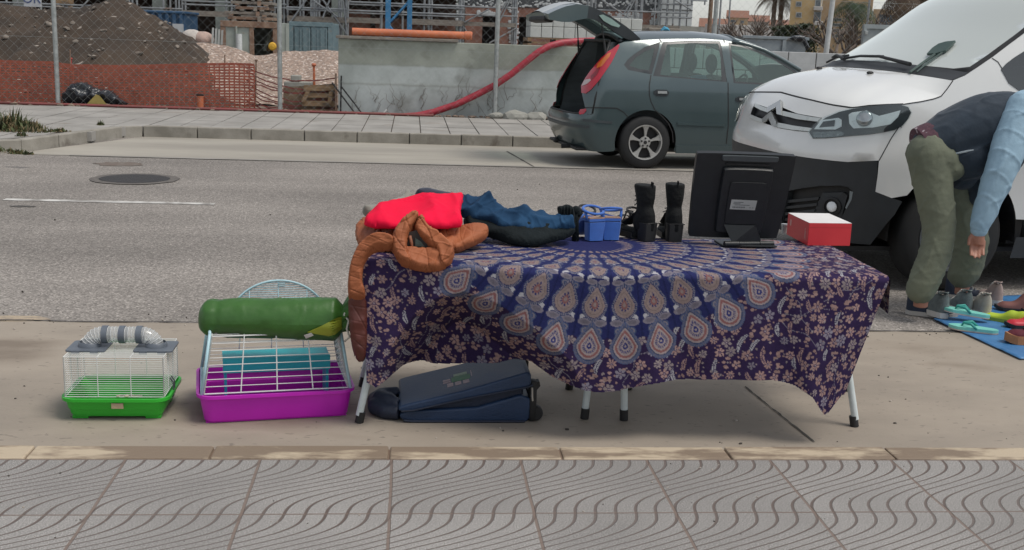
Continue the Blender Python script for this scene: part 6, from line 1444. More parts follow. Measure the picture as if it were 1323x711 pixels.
# ---------------------------------------------------------------- big purple cage with the rolled bag on it
M_PUR = mat('magenta_plastic', (.54, .014, .48), (.48, .012, .43), rough=.35, scale=4)
M_LB = mat('pale_blue_plastic', (.42, .62, .68), (.38, .56, .62), rough=.4)
M_TURQ = mat('turquoise_plastic', (.02, .42, .47), (.018, .36, .41), rough=.4)
a0, a1 = at(266, 547.5, z=ROAD), at(448, 537.5, z=ROAD); an = math.atan2(a1[1] - a0[1], a1[0] - a0[0]); Wb = math.hypot(a1[0] - a0[0], a1[1] - a0[1])
bc_ = thing('rabbit_cage', 'big cage with a purple tray, white bars and a turquoise shelf inside', 'cage', (a0[0], a0[1], ROAD), an)
D2 = .36; H2 = .118; F2 = .022
tray(bc_, Wb, D2, H2, F2, M_PUR, .012, .03, .002)
zt2 = at(355, 434, Y=a0[1] + .06)[2] - ROAD
x0, x1, y0, y1 = -.005, Wb + .005, -.002, D2 + .002; ln = .035
wirebox(bc_, x0, x1, y0, y1, H2 + .002, zt2, 8, 4, .0017, lean=ln, ndepth=12)
for sx_, xx in ((0, x0), (1, x1)):
    mb = MB(); s = 1 if sx_ else -1
    P = [(xx + s * .008, y0 - .004, H2), (xx + s * .008, y1 + .004, H2), (xx - s * ln + s * .008, y1 - ln, zt2 + .01), (xx - s * ln + s * .008, y0 + ln, zt2 + .01)]
    for i in range(4): mb.tube([P[i], P[(i + 1) % 4]], .006, 8)
    mb.build('side_frame', M_LB, bc_, smooth=True)
mb = MB(); mb.bx(.07, Wb - .05, D2 * .42, D2 - .05, .20, .206); mb.bx(.07, Wb - .05, D2 * .42 - .006, D2 * .42, .155, .215); mb.bx(.075, .085, D2 * .45, D2 - .06, .03, .2); mb.bx(Wb - .065, Wb - .055, D2 * .45, D2 - .06, .03, .2); mb.build('shelf', M_TURQ, bc_)
# arched pale blue wire door standing up at the back
zc = at(378, 386, Y=a0[1] + .33)[2] - ROAD; zpk = at(378, 365.5, Y=a0[1] + .33)[2] - ROAD; xcn = (at(378, 376, Y=a0[1] + .33)[0] - a0[0]); hwid = .205; yb = D2 - ln - .004
arc_ = lambda a: (xcn + hwid * math.cos(a), yb, zc - .12 + (zpk - zc + .12) * math.sin(a))
mb = MB(); mb.tube([arc_(a) for a in np.linspace(0, PI, 31)], .0045, 8); mb.tube([(xcn - hwid, yb, zc - .12), (xcn + hwid, yb, zc - .12)], .004, 8)
for x in (-.09, .0, .09): 
    xx = xcn + x * 1.3; zz = zc - .12 + (zpk - zc + .12) * math.sqrt(max(0, 1 - (x * 1.3 / hwid) ** 2)); mb.cyl((xx, yb, zc - .12), (xx, yb, zz), .002, 6)
for k in range(1, 20): 
    zz = zc - .12 + (zpk - zc + .12) * k / 20; h_ = hwid * math.sqrt(1 - (k / 20) ** 2); mb.cyl((xcn - h_, yb + .001, zz), (xcn + h_, yb + .001, zz), .0017, 6)
mb.tube([(xcn - .0, yb - .004, zpk - .022), (xcn + .028, yb - .004, zpk - .022), (xcn + .028, yb - .004, zpk - .012), (xcn, yb - .004, zpk - .012)], .0018, 6)
for s in (-1, 1): mb.cyl((xcn + s * (hwid - .02), yb, zt2), (xcn + s * (hwid - .0), yb, zc - .11), .003, 6)
mb.build('arched_door', M_LB, bc_, smooth=True)
# rolled green bag
M_BAG = mat('green_nylon', (.042, .135, .020), (.030, .10, .015), rough=.45, scale=4, bump=.35, bscale=9)
M_LIME = mat('lime_nylon', (.30, .34, .03), (.25, .29, .025), rough=.5, scale=4)
yb_ = a0[1] + .15; p0, p1 = at(256, 412, yb_ + .0), at(446, 413, yb_ - .02); p0 = np.array(p0); p1 = np.array(p1)
rl = thing('sleeping_bag', 'rolled green sleeping bag with a lime end lying on top of the purple cage', 'sleeping bag', tuple((p0 + p1) / 2 - np.array([0, 0, .09])))
ax = p1 - p0; Lb = np.linalg.norm(ax); ax /= Lb; e1 = np.array([0, -1, 0.0]); e1 -= ax * e1.dot(ax); e1 /= np.linalg.norm(e1); e2 = np.cross(ax, e1); e2 = e2 if e2[2] > 0 else -e2
def roll(t, a):
    cap = 1.0
    if t < .09: cap = math.sqrt(max(0, 1 - (1 - t / .09) ** 2))
    elif t > .93: cap = 1 - .55 * ((t - .93) / .07) ** 1.3
    R = (.082 + .012 * t) * cap * (1 + .035 * fbm(t * 4, math.cos(a) * 1.3, math.sin(a) * 1.3) + (.05 * math.sin(a * 9 + 3 * t) * max(0, (t - .82) / .18)) - .05 * math.exp(-((t - .145) / .02) ** 2))
    s = math.sin(a); flat = .9 if s < 0 else 1
    return p0 + ax * (Lb * t) + e1 * (R * math.cos(a)) + e2 * (R * .98 * s * flat)
def rollmesh(t0, t1, a0_, a1_, off, nt_=70, na=44):
    mb = MB(); mb.grid(lambda u, v: roll(t0 + (t1 - t0) * u, a0_ + (a1_ - a0_) * v) + off * (e1 * math.cos(a0_ + (a1_ - a0_) * v) + e2 * math.sin(a0_ + (a1_ - a0_) * v)), nt_, na); return mb
mb = rollmesh(0.0005, 1, 0, 2 * PI, 0); mb.add([roll(1, a) for a in np.linspace(0, 2 * PI, 44, endpoint=False)], [tuple(range(44))]); o = mb.build('roll', M_BAG, rl, world=True, smooth=50); crumple(o, [((22, 10, 14), .004, .12), ((-30, 16, 30), -.003, .1), ((60, 0, -20), .002, .15)], [(8, .003)], 6)
def patch_on_roll(name, poly, off, m, d=.003): 
    return slab(lambda u, v, h: roll(u, v) + (off + h) * (e1 * math.cos(v) + e2 * math.sin(v)), poly, step=.05, d=d).build(name, m, rl, world=True, smooth=40)
patch_on_roll('lime_panel', [(.76, -.35), (.985, .42), (.985, -.52), (.90, -.62)], .002, M_LIME, .002)
patch_on_roll('label', [(.735, -.52), (.785, -.36), (.80, -.52), (.745, -.78)], .005, mat('white_tag', (.66, .66, .62), rough=.7), .001)
mb = MB(); mb.grid(lambda u, v: p0 + ax * (Lb * (.975 + .07 * v + .012 * math.sin(u * 6.28 * 6) * v)) + (e1 * math.cos(2 * PI * u) + e2 * math.sin(2 * PI * u)) * ((.05 - .0 * v) + .016 * math.sin(u * 2 * PI * 7) * v + .014 * v) + e2 * .035 * v, 60, 8); o = mb.build('gathered_end', M_BAG, rl, world=True, smooth=True); mod(o, 'SOLIDIFY', thickness=.002)
mb = MB(); q = p1 + e1 * .055; mb.tube([q + e2 * .035, q + ax * .02 + e2 * .012 + e1 * .01, q + ax * .012 - e2 * .02 + e1 * .012, q + ax * .022 - e2 * .055 + e1 * .01, q + ax * .002 - e2 * .075], .0042, 8); mb.tube([q + e2 * .04, q + ax * .03 + e2 * .02, q + ax * .026 - e2 * .02, q + ax * .03 - e2 * .045], .0036, 8); mb.build('cord', mat('cream_cord', (.62, .60, .52), rough=.8), rl, world=True, smooth=True)

# ---------------------------------------------------------------- shoes laid out on a blue sheet
M_SHEET = mat('blue_groundsheet', (.06, .20, .42), (.045, .16, .35), rough=.45, scale=6, bump=.3, bscale=14)
cs = [at(1206, 414, z=ROAD), at(1318, 466, z=ROAD), at(1450, 455, z=ROAD), at(1400, 380, z=ROAD), at(1280, 385, z=ROAD)]
mb = panel(lambda u, v: (u, v, ROAD + .006 + .006 * abs(fbm(u * 6, v * 6)) ), [(p[0], p[1]) for p in cs], step=.03); o = solo('groundsheet', mb, M_SHEET, 'blue plastic sheet on the road covered with second hand shoes', 'groundsheet', smooth=True); mod(o, 'SOLIDIFY', thickness=.004, offset=-1)
ZS = ROAD + .014
def shoe(label, px, heading, L=.27, m=None, sole=None, sole_h=.028, low=1.0, W_=.094, laces=None, group='second hand shoes on the blue sheet', roll_=0, nm='trainer', lift=0, opening=True, tongue=None):
    p = at(*px, z=ZS + lift); t = thing(nm, label, 'shoe', (p[0], p[1], ZS + lift), math.radians(heading), group)
    w = lambda x: W_ / 2 * (.78 + .22 * math.cos((x - .68) * 3.4)) * min(1, math.sqrt(max(0, x / .07))) * min(1, (max(0, (1 - x) / .16)) ** .55)
    outline = [(x, w(x)) for x in np.linspace(.004, .996, 18)]
    poly = [(L * x, -y) for x, y in outline] + [(L * x, y) for x, y in reversed(outline)]
    so = MB().prism([(u * 1.015 - .002, v * 1.05) for u, v in poly], lambda u, v, d: (u, v, d + .012 * max(0, (u / L - .8) / .2) ** 2), 0, sole_h).build('sole', sole, t)
    topz = lambda x: sole_h + low * (.074 * math.exp(-((x - .05) / .17) ** 2) + .062 * math.exp(-((x - .34) / .16) ** 2) + .034 * (1 if x < .82 else max(.3, 1 - (x - .82) / .2)))
    secs = []
    for x in np.linspace(.006, .99, 24):
        yw = w(x) * .99; zt_ = topz(x) * 1.0; R = []
        for a in np.linspace(0, PI, 13): R.append(Vector((L * x, yw * math.cos(a) * (1 - .25 * max(0, math.sin(a)) ** 3 * (x < .5)), sole_h - .004 + (zt_ - sole_h) * max(0, math.sin(a)) ** .62)))
        secs.append(R)
    up = MB().loft(secs, ring=False, caps=True).build('upper', m, t, smooth=50)
    if opening:
        op = smoothpoly([(.035, -.6), (.16, -.72), (.30, -.5), (.32, 0), (.30, .5), (.16, .72), (.035, .6)], 2); mb = MB()
        rim = [Vector((L * u, w(u) * .62 * v, topz(u) + .003)) for u, v in op]; inn = [Vector((L * (.17 + (u - .17) * .8), w(u) * .5 * v, topz(u) - .03 * low + .0)) for u, v in op]
        mb.tube(rim, .0045, 6, closed=True); mb.build('collar', tongue or m, t, smooth=True)
        MB().add([r + Vector((0, 0, .0015)) for r in rim], [tuple(range(len(rim)))]).build('lining', mat('shoe_lining', (.05, .048, .045), rough=.9), t)
    if laces:
        mb = MB()
        for k in range(5):
            x = .36 + k * .065; zz = topz(x) + .004; mb.tube([(L * x, -w(x) * .5, zz - .012), (L * x + .004, 0, zz + .001), (L * x, w(x) * .5, zz - .012)], .003, 6)
        mb.build('laces', laces, t, smooth=True)
    if roll_: t.rotation_euler[0] = roll_
    return t
M_WHS = mat('off_white_rubber', (.62, .60, .56), (.5, .48, .44), rough=.6)
M_GRYS = mat('grey_mesh', (.16, .19, .19), (.11, .13, .13), rough=.85, scale=30, bump=.3, bscale=200)
M_CREAM = mat('cream_mesh', (.42, .39, .34), (.32, .29, .25), rough=.85, scale=20)
M_NAVYS = mat('navy_mesh', (.02, .03, .055), (.014, .02, .038), rough=.8, scale=20)
shoe('grey trainer with white sole touching the navy shoe of the bending man', (1222, 412), 105, .25, M_GRYS, M_WHS, .032, 1.05, tongue=M_GRYS, laces=M_WHS)
shoe('grey trainer with white sole between its mate and the cream trainers', (1252, 407), 98, .25, M_GRYS, M_WHS, .030, 1.0, laces=M_WHS)
shoe('cream trainer with thick tied laces right of the two grey trainers', (1276, 411), 92, .25, M_CREAM, M_WHS, .030, 1.0, laces=M_WHS)
shoe('cream and pink trainer behind the lime slip on shoe', (1290, 395), 85, .24, mat('pale_pink_mesh', (.42, .33, .29), (.34, .26, .23), rough=.8, scale=20), M_WHS, .03, 1.0, laces=M_WHS)
shoe('lime green slip on shoe lying between cream and maroon shoes', (1324, 420), 132, .24, mat('lime_canvas', (.42, .55, .04), (.36, .48, .03), rough=.7), mat('lime_sole', (.3, .40, .05), rough=.6), .02, .55, opening=False, nm='slip_on_shoe')
shoe('dusty pink ankle shoe at the right edge behind the lime slip on', (1342, 404), 160, .25, mat('dusty_pink_suede', (.20, .085, .075), (.15, .062, .056), rough=.85, scale=15), M_BLACK, .02, 1.0)
shoe('dusty pink ankle shoe farther right, the other of its pair', (1375, 408), 160, .25, mat('dusty_pink_suede2', (.20, .085, .075), (.15, .062, .056), rough=.85, scale=15), M_BLACK, .02, 1.0)
shoe('bright red shoe just showing behind the maroon platform shoe', (1352, 424), 175, .24, mat('bright_red_leather', (.55, .03, .05), rough=.5), M_BLACK, .02, .8)
shoe('maroon suede shoe with a thick orange brown platform sole', (1362, 444), 176, .27, mat('maroon_suede', (.10, .010, .022), (.075, .008, .016), rough=.85, scale=20, bump=.2), mat('crepe_sole', (.42, .19, .08), (.34, .15, .065), rough=.8, scale=20), .045, .85, .105, laces=mat('maroon_lace', (.09, .02, .02), rough=.8), nm='platform_shoe', opening=False)
M_MINT = mat('mint_foam', (.20, .58, .50), (.17, .52, .45), rough=.55)
M_TEAL = mat('teal_strap', (.03, .30, .26), rough=.5)
def flipflop(label, px, heading, up=False):
    p = at(*px, z=ZS); t = thing('flip_flop', label, 'flip flop', (p[0], p[1], ZS), math.radians(heading), 'second hand shoes on the blue sheet'); L = .26
    w = lambda x: .043 * (.80 + .2 * math.cos((x - .72) * 3.6)) * min(1, math.sqrt(max(0, x / .10))) * min(1, (max(0, (1 - x) / .2)) ** .5)
    ol = [(x, w(x)) for x in np.linspace(.004, .996, 20)]; poly = [(L * x, -y) for x, y in ol] + [(L * x, y) for x, y in reversed(ol)]
    o = MB().prism(poly, lambda u, v, d: (u, v, d), 0, .022).build('sole', M_MINT, t)
    MB().prism([(u, v * 1.02) for u, v in poly], lambda u, v, d: (u, v, d), -.001, .006).build('outsole', mat('flip_outsole', (.5, .42, .38), rough=.7), t)
    for s in (-1, 1): MB().tube([(L * .74, 0, .02), (L * .70, s * .01, .040), (L * .55, s * .034, .044), (L * .42, s * .040, .018)], [.004, .006, .008, .006], 8).build('strap', M_TEAL, t, smooth=True)
    return t
flipflop('mint green flip flop lying flat in front of the cream trainers', (1290, 432), 148)
f2 = flipflop('mint green flip flop tilted on top of its mate', (1278, 417), 158); f2.rotation_euler[1] = -.10; f2.location.z += .022
# ================================================================ vehicles
class Body:
    """a car body surface U(q, z): q in -1..1 wraps round one end, |q| > 1 runs along the sides (q > 0 is the near side)"""
    def __init__(s, root, U, q1=2.4, z0=.1, z1=1.6, q0=-1.0):
        s.U = U; s.M = np.array(world_of(root)); s.root = root
        s.qs, s.zs = np.meshgrid(np.linspace(q0, q1, 1500), np.linspace(z0, z1, 700))
        P = U(s.qs, s.zs); W = P @ s.M[:3, :3].T + s.M[:3, 3]; s.G = proj(W).reshape(s.qs.shape + (2,)); s.D = np.linalg.norm(W - np.array([0, 0, CAMH]), axis=-1)
    def inv(s, p):
        """the (q, z) seen at that spot: coarse search, nearest layer, then a fine local search"""
        K = 10; p = np.array(p)
        if not hasattr(s, 'Gc'): s.Gc = s.G[::K, ::K]; s.Dc = s.D[::K, ::K]
        d = ((s.Gc - p) ** 2).sum(-1); m = d < d.min() + 30; i = np.where(m, s.Dc * 40 + d, 1e9).argmin(); j, i = np.unravel_index(i, d.shape)
        for _ in range(2):
            j0, j1 = max(0, j * K - 14), j * K + 15; i0, i1 = max(0, i * K - 14), i * K + 15
            w_ = ((s.G[j0:j1, i0:i1] - p) ** 2).sum(-1); a, b = np.unravel_index(w_.argmin(), w_.shape); J, I = j0 + a, i0 + b; j, i = min(J // K, d.shape[0] - 1), min(I // K, d.shape[1] - 1)
        return float(s.qs[J, I]), float(s.zs[J, I])
    def poly(s, pts, closed=True, step=6):
        o = []; n = len(pts)
        for i in range(n if closed else n - 1):
            a, b = np.array(pts[i], float), np.array(pts[(i + 1) % n], float); k = max(1, int(np.hypot(*(b - a)) / step)); o += [s.inv(a + (b - a) * j / k) for j in range(k)]
        if not closed: o.append(s.inv(pts[-1]))
        return o
    def N(s, q, z, e=.004):
        f = lambda a, b: s.U(np.array(a), np.array(b)); a = f(q + e, z) - f(q - e, z); b = f(q, z + e) - f(q, z - e); n = np.cross(a, b); n /= np.linalg.norm(n) + 1e-12
        c = f(q, z); out = np.array([c[0] - s.mid(q), c[1], 0.0]); return n if n @ out > 0 else -n
    def mid(s, q): return s.cx if hasattr(s, 'cx') else 0.0
    def S(s, q, z, h=0.0):
        p = s.U(np.array(q), np.array(z)); return p + s.N(q, z) * h if h else p
    def panel(s, name, poly, m, parent, holes=(), step=.05, smooth=True, h=0.0, both=False, inner=.02):
        for sg in ((1, -1) if both else (1,)):
            mb = panel(lambda u, v: s.S(u, v, h), [(q * sg, z) for q, z in poly], [[(q * sg, z) for q, z in hh] for hh in holes], step)
            o = mb.build(name, m, parent, smooth=smooth)
        return o
    def solid(s, name, poly, m, parent, h0, h1, step=.05, both=False, smooth=35, holes=()):
        for sg in ((1, -1) if both else (1,)):
            o = slab(lambda u, v, h: s.S(u * sg, v, h0 + h), poly, holes, step, d=h1 - h0).build(name, m, parent, smooth=smooth)
        return o
    def line(s, mb, pts, wd=.006, h=.0015, sg=1):
        """thin dark gap between panels along a line of (q, z)"""
        P = [np.array(s.S(q * sg, z, h)) for q, z in pts]; NN = [s.N(q * sg, z) for q, z in pts]; vs = []
        for i in range(len(P)):
            t = P[min(i + 1, len(P) - 1)] - P[max(i - 1, 0)]; b = np.cross(NN[i], t); b /= np.linalg.norm(b) + 1e-9; vs += [P[i] + b * wd / 2, P[i] - b * wd / 2]
        mb.add(vs, [(2 * i, 2 * i + 1, 2 * i + 3, 2 * i + 2) for i in range(len(P) - 1)])
def wheel(par, c, R, w_, rim_m, hub, spokes=5, style='alloy', rimr=.66, out=-1):
    """tyre with tread shoulder, rim, and disc; axis along local y, outer face towards out"""
    t = MB().lathe([(R * rimr, -w_ / 2), (R * .86, -w_ / 2 - .004), (R * .96, -w_ * .42), (R, -w_ * .28), (R, w_ * .28), (R * .96, w_ * .42), (R * .86, w_ / 2 + .004), (R * rimr, w_ / 2), (R * rimr * .97, w_ / 2 - .02), (R * rimr * .97, -w_ / 2 + .02), (R * rimr, -w_ / 2)], c=c, n=48, M=Matrix.Rotation(PI / 2, 3, 'X'), caps=False).build('tyre', M_TYRE, par, smooth=40)
    yo = c[1] + out * w_ / 2; s = out
    mb = MB(); rr = R * rimr
    Q = lambda r, a, d: (c[0] + r * math.cos(a), yo - s * d, c[2] + r * math.sin(a))
    rings = [[Q(r, 2 * PI * k / 48, d) for k in range(48)] for r, d in ((rr * .99, .004), (rr * .985, -.004), (rr * .92, -.002), (rr * .90, .02), (rr * .9, w_ * .8))]; mb.loft(rings, caps=False)
    if style == 'alloy':
        for k in range(spokes):
            a0 = PI / 2 + 2 * PI * k / spokes
            prof = [(rr * .16, -.30), (rr * .42, -.13), (rr * .70, -.14), (rr * .93, -.21), (rr * .93, .21), (rr * .70, .14), (rr * .42, .13), (rr * .16, .30)]
            n = len(prof); P = [Q(r, a0 + a * (1.0 if r > rr * .3 else 1.6), .008 + .016 * (1 - r / rr)) for r, a in prof]; B2 = [Q(r, a0 + a * (1.0 if r > rr * .3 else 1.6), .05) for r, a in prof]
            mb.add(P + B2, [tuple(range(n))] + [(i, (i + 1) % n, n + (i + 1) % n, n + i) for i in range(n)])
        mb.loft([[Q(r, 2 * PI * k / 24, d) for k in range(24)] for r, d in ((rr * .34, .03), (rr * .30, .012), (rr * .12, .010))])
    else:
        mb.loft([[Q(r, 2 * PI * k / 48, d) for k in range(48)] for r, d in ((rr * .90, .035), (rr * .72, .045), (rr * .66, .03), (rr * .42, .025), (rr * .36, .035), (rr * .30, .01), (rr * .05, .006))])
    r_ = mb.build('rim', rim_m, par, smooth=30)
    mb = MB(); mb.lathe([(rr * .89, -.01), (rr * .89, .01)], c=(c[0], yo - s * w_ * .45, c[2]), n=32, M=Matrix.Rotation(PI / 2, 3, 'X'))
    if style == 'alloy':
        for k in range(5): a = PI / 2 + 2 * PI * k / 5; mb.lathe([(rr * .055, -.004), (rr * .055, .004)], c=Q(rr * .23, a, .008), n=10, M=Matrix.Rotation(PI / 2, 3, 'X'))
        mb.lathe([(rr * .10, -.004), (rr * .10, .004)], c=Q(0, 0, .006), n=16, M=Matrix.Rotation(PI / 2, 3, 'X'))
    else:
        for k in range(10): a = 2 * PI * k / 10; mb.lathe([(rr * .075, -.004), (rr * .075, .004)], c=Q(rr * .56, a, .024), n=12, M=Matrix.Rotation(PI / 2, 3, 'X'))
    mb.build('wheel_recess', M_BLACK, r_)
    return t
M_TYRE = mat('tyre_rubber', (.016, .017, .0175), (.011, .0115, .012), rough=.75, scale=12)
def carpaint(name, c, flake=0.0, rough=.28, dirt=(.2, .18, .15), dz=.35):
    m = mat(name, c, tuple(v * .94 for v in c), rough=rough, metal=flake, scale=1.2, coat=.8, wear=None)
    return m
M_DKPL = mat('textured_black_plastic', (.028, .032, .036), (.022, .025, .028), rough=.55, scale=8, bump=.05, bscale=400)
M_CHROME = mat('satin_chrome', (.55, .56, .55), (.48, .49, .48), rough=.25, metal=.75)
M_SILV = mat('silver_reflector', (.82, .84, .84), (.70, .72, .72), rough=.3, metal=.1)

# ---------------------------------------------------------------- white van
VAN_A = .08
van = thing('white_van', 'white panel van with black lower bumper parked behind the right end of the table', 'van', (3.40, 7.78, ROAD), PI + VAN_A)
W0 = 1.04; XE = .25
def vW(z): return np.interp(z, [0, .35, .85, 1.15, 1.42, 2.0, 2.12], [.94, .965, 1.0, .985, .945, .83, .78]) * W0
def vU(q, z):
    q = np.asarray(q, float); z = np.asarray(z, float) + 0 * q; q = q + 0 * z; t = np.minimum(np.abs(q), 1) * PI / 2; ex = .54
    xf = np.interp(z, [.2, .3, .4, .55, .65, .74, .80, .88, .95, 1.08, 1.18, 1.3], [.90, .95, .98, .985, .985, .98, .99, .985, .955, .92, .86, .70]) - .01; w = vW(z)
    y = np.sign(q) * w * np.sin(t); x = XE + (xf - XE) * np.clip(1 - np.sin(t) ** 2.85, 0, 1) ** (1 / 2.85) - np.maximum(np.abs(q) - 1, 0)
    return np.stack([x, y, z], -1)
VB = Body(van, vU, q1=2.6, z0=.15, z1=2.1)
M_VWHITE = carpaint('white_van_paint', (.74, .75, .73), 0, .22)
M_GLASSV = glass('van_windscreen', (.55, .66, .61), .28, .03, film=.46, filmc=(.84, .90, .86))  # diffuse film paints the sky's reflection, along with dust, onto the screen
M_GLASSD = glass('dark_side_glass', (.10, .13, .16), .06, .02)
lead_px = [(1000, 118.5), (1025, 124), (1050, 130), (1075, 135.5), (1102, 139.5), (1123, 137), (1145, 135.5), (1168, 135)]
lead = [VB.inv(p) for p in lead_px]
side_px = [(1168, 135), (1190, 131.5), (1207, 128), (1216, 124.5), (1223, 116), (1231, 104.5)]
side = [VB.inv(p) for p in side_px]
qe = lead[-1][0]
lq = [l[0] for l in lead]; lz = [l[1] for l in lead]
zl = lambda q: float(np.interp(abs(q), [0] + [v for v in lq if v > 0], [lz[0]] + [z for v, z in zip(lq, lz) if v > 0]))
ap_px = [(1231, 104.5), (1247, 97.5), (1260, 89.5), (1282, 74), (1302, 59), (1322, 44)]
ap = [VB.inv(p) for p in ap_px]
ap_top = (ap[-1][0] + .98 * (2.0 - ap[-1][1]) / max(.2, (ap[-1][1] - ap[2][1])) * (ap[-1][0] - ap[2][0]), 2.0)
ap = ap + [((ap[-1][0] * .5 + ap_top[0] * .5), (ap[-1][1] + 2.0) / 2 + .03), ap_top]
apP = [vU(q, z) for q, z in ap]
def along(pts, s):
    """point at fraction s of a polyline of 3D points"""
    P = np.array(pts); d = np.concatenate([[0], np.cumsum(np.linalg.norm(np.diff(P, axis=0), axis=1))]); d /= d[-1]
    return np.array([np.interp(s, d, P[:, k]) for k in range(3)])
sideP = [vU(q, z) for q, z in side]
def mir(p): return np.array([p[0], -p[1], p[2]])
def wbase(f, s=0.0):
    """windscreen surface: f across (-1..1), s up from the cowl"""
    e = along(apP, s); b = 1 - abs(f) ** 2.4
    return np.array([e[0] + (.20 - .06 * s) * b, e[1] * f, e[2] + (.045 * (1 - s) + .04 * s) * b])
def hood(f, s):
    F = vU(qe * f, zl(qe * f)); R = wbase(f, 0.0); L = F * (1 - s) + R * s
    c = along(sideP, s) - (np.array(sideP[0]) * (1 - s) + np.array(sideP[-1]) * s)
    if f < 0: c = mir(c)
    k = abs(f) ** 3
    b = 1 - abs(f) ** 2.6
    L = L + c * k; L[2] += (.050 * math.sin(PI * min(1, s) ** .7) + .012 * math.exp(-((abs(f) - .62) / .10) ** 2) * math.sin(PI * min(1, s) ** .6)) * b
    return L
mb = MB(); mb.grid(lambda u, v: hood(2 * u - 1, v), 60, 26); mb.build('bonnet', M_VWHITE, van, smooth=True)
# white skin of the nose, side and wings
hl_px = [(1046, 172), (1050.6, 179.5), (1068, 179), (1096, 176.5), (1123, 174), (1140, 171.5), (1155.7, 168), (1166, 162), (1173, 154), (1176.5, 146), (1173, 138.5), (1162, 135.2), (1145, 136.3), (1123, 138), (1102.7, 141), (1085, 145), (1068, 152), (1055, 161)]
hl = VB.poly(hl_px, step=20)
far_tip = -.62
gr_px = [(975.5, 133.5), (984, 136.5), (997, 141), (1009, 138), (1030, 147), (1062, 152.5), (1054, 161), (1046, 170.5), (1030, 169.5), (1008, 166), (990, 160.5), (969, 150.5)]
gr = VB.poly(gr_px, step=20)
ze_px = [(950, 196.5), (985, 205), (1030, 212.5), (1060, 212), (1098, 210), (1134, 207.5)]
shut_px = [(1162, 163), (1152, 178), (1144, 192), (1136, 207.5)]
shut = [VB.inv(p) for p in shut_px]
zb = VB.inv((1098, 210))[1]; zb2 = shut[-1][1]; qn = shut[-1][0]
topl = [(q, zl(q) - .004) for q in np.linspace(-qe, qe, 33)]
near_end = [(qe, zl(qe) - .004)] 
hrear = VB.inv((1168, 160))
bump_w = topl[::-1] + [(-q, z) for q, z in shut] + [(q, zb2 + (zb - zb2) * min(1, (qn - abs(q)) / .15)) for q in np.linspace(-qn + .01, qn - .01, 25)] + shut[::-1]
hlm = [(-q, z) for q, z in hl]
VB.panel('front_bumper', bump_w, M_VWHITE, van, holes=[gr], step=.045) if False else None
# clip headlight outlines to the bumper panel: the lamps sit proud of it
VB.panel('nose_panel', bump_w, M_VWHITE, van, holes=[gr], step=.045)
# wings and body sides
arch = [(-(.44 * math.cos(a)), .37 + .44 * math.sin(a)) for a in np.linspace(.30, PI - .25, 25)]      # (x from axle, z), from the front round to the rear
def xq(x): return 1 + (XE - x)
def qx_arch(x, z):
    return xq(x)
# find nose q for x > XE at that height
def q_of(x, z):
    if x <= XE: return 1 + (XE - x)
    qq = np.linspace(.3, 1, 400); X = vU(qq, np.full(400, z))[:, 0]; return float(np.interp(-x, -X, qq)) if False else float(qq[np.abs(X - x).argmin()])
archq = [(q_of(-x, z), z) for x, z in arch]                                              # front -> rear
RXW = -3.55
rarch = [(xq(RXW - .44 * math.cos(a) * -1), .37 + .44 * math.sin(a)) for a in np.linspace(.1, PI - .1, 25)]
back = -4.55
topq = [(q, z) for q, z in ap]
roofz = 2.0
clad = .40
wing = [shut[-1]] + shut[::-1][1:] + [(qe, zl(qe) - .004)] + side[1:] + topq[1:] + [(xq(-2.2), roofz + .01), (xq(back), roofz)] + [(xq(back), .36)]
ra = sorted([(q, z) for q, z in rarch], key=lambda t: -t[0]); ra = [p for p in ra if p[1] > .36]
fa = [p for p in archq[::-1] if p[1] > .36]
wing += ra + fa
# the wing reaches down to the arch in front of the wheel
f_corner = VB.inv((1131, 248)); f_arch = VB.inv((1152, 256))
fa_up = [p for p in fa if p[1] > f_arch[1] or p[0] > 1.1]
wing = wing[:len(wing) - len(fa)] + fa_up + [f_arch, f_corner]
dw_front = [(xq(-.98), 1.40), (xq(-1.55), 1.86), (xq(-2.05), 1.88), (xq(-2.05), 1.38)]
tri = VB.poly([(1293, 90), (1299, 83), (1310, 74.5), (1330, 62), (1345, 56), (1352, 128), (1322, 122), (1303, 108)], step=30)
VB.panel('body_side', wing, M_VWHITE, van, holes=[], step=.07, both=True)
VB.solid('side_window', tri, M_GLASSD, van, .0005, .004, .1, both=True)
# black lower bumper and fog lamp recess, sill cladding
lowz = .30
bl = [(q, zb2 + (zb - zb2) * min(1, (qn - abs(q)) / .15) - .002) for q in np.linspace(qn - .005, -qn + .005, 41)]
near_low = [f_corner, f_arch] + [p for p in archq if p[1] < f_arch[1] and p[0] < 1.0][::-1]
near_low = sorted(near_low[:2], key=lambda p: -p[1]) + sorted(near_low[2:], key=lambda p: -p[1])
fog_px = [(1018, 247), (1035, 243.5), (1060, 240.5), (1085, 240), (1096, 242), (1101, 247), (1098, 258), (1090, 275), (1080, 292), (1040, 292), (1010, 290)]
fog = VB.poly(fog_px, step=30)
bb = [(-q, z) for q, z in near_low] + [(q, lowz) for q in np.linspace(-.82, .82, 30)] + near_low[::-1]
blk = bl[::-1]
bumper_poly = [(q, z) for q, z in blk] + near_low + [(q, lowz) for q in np.linspace(.84, -.84, 30)] + [(-q, z) for q, z in near_low[::-1]]
VB.panel('lower_bumper', bumper_poly, M_DKPL, van, holes=[fog, [(-q, z) for q, z in fog]], step=.045)
VB.panel('bumper_recess', [(q, z) for q, z in fog], M_BLACK, van, h=-.05, both=True, step=.06)
rim_pts = fog + [fog[0]]
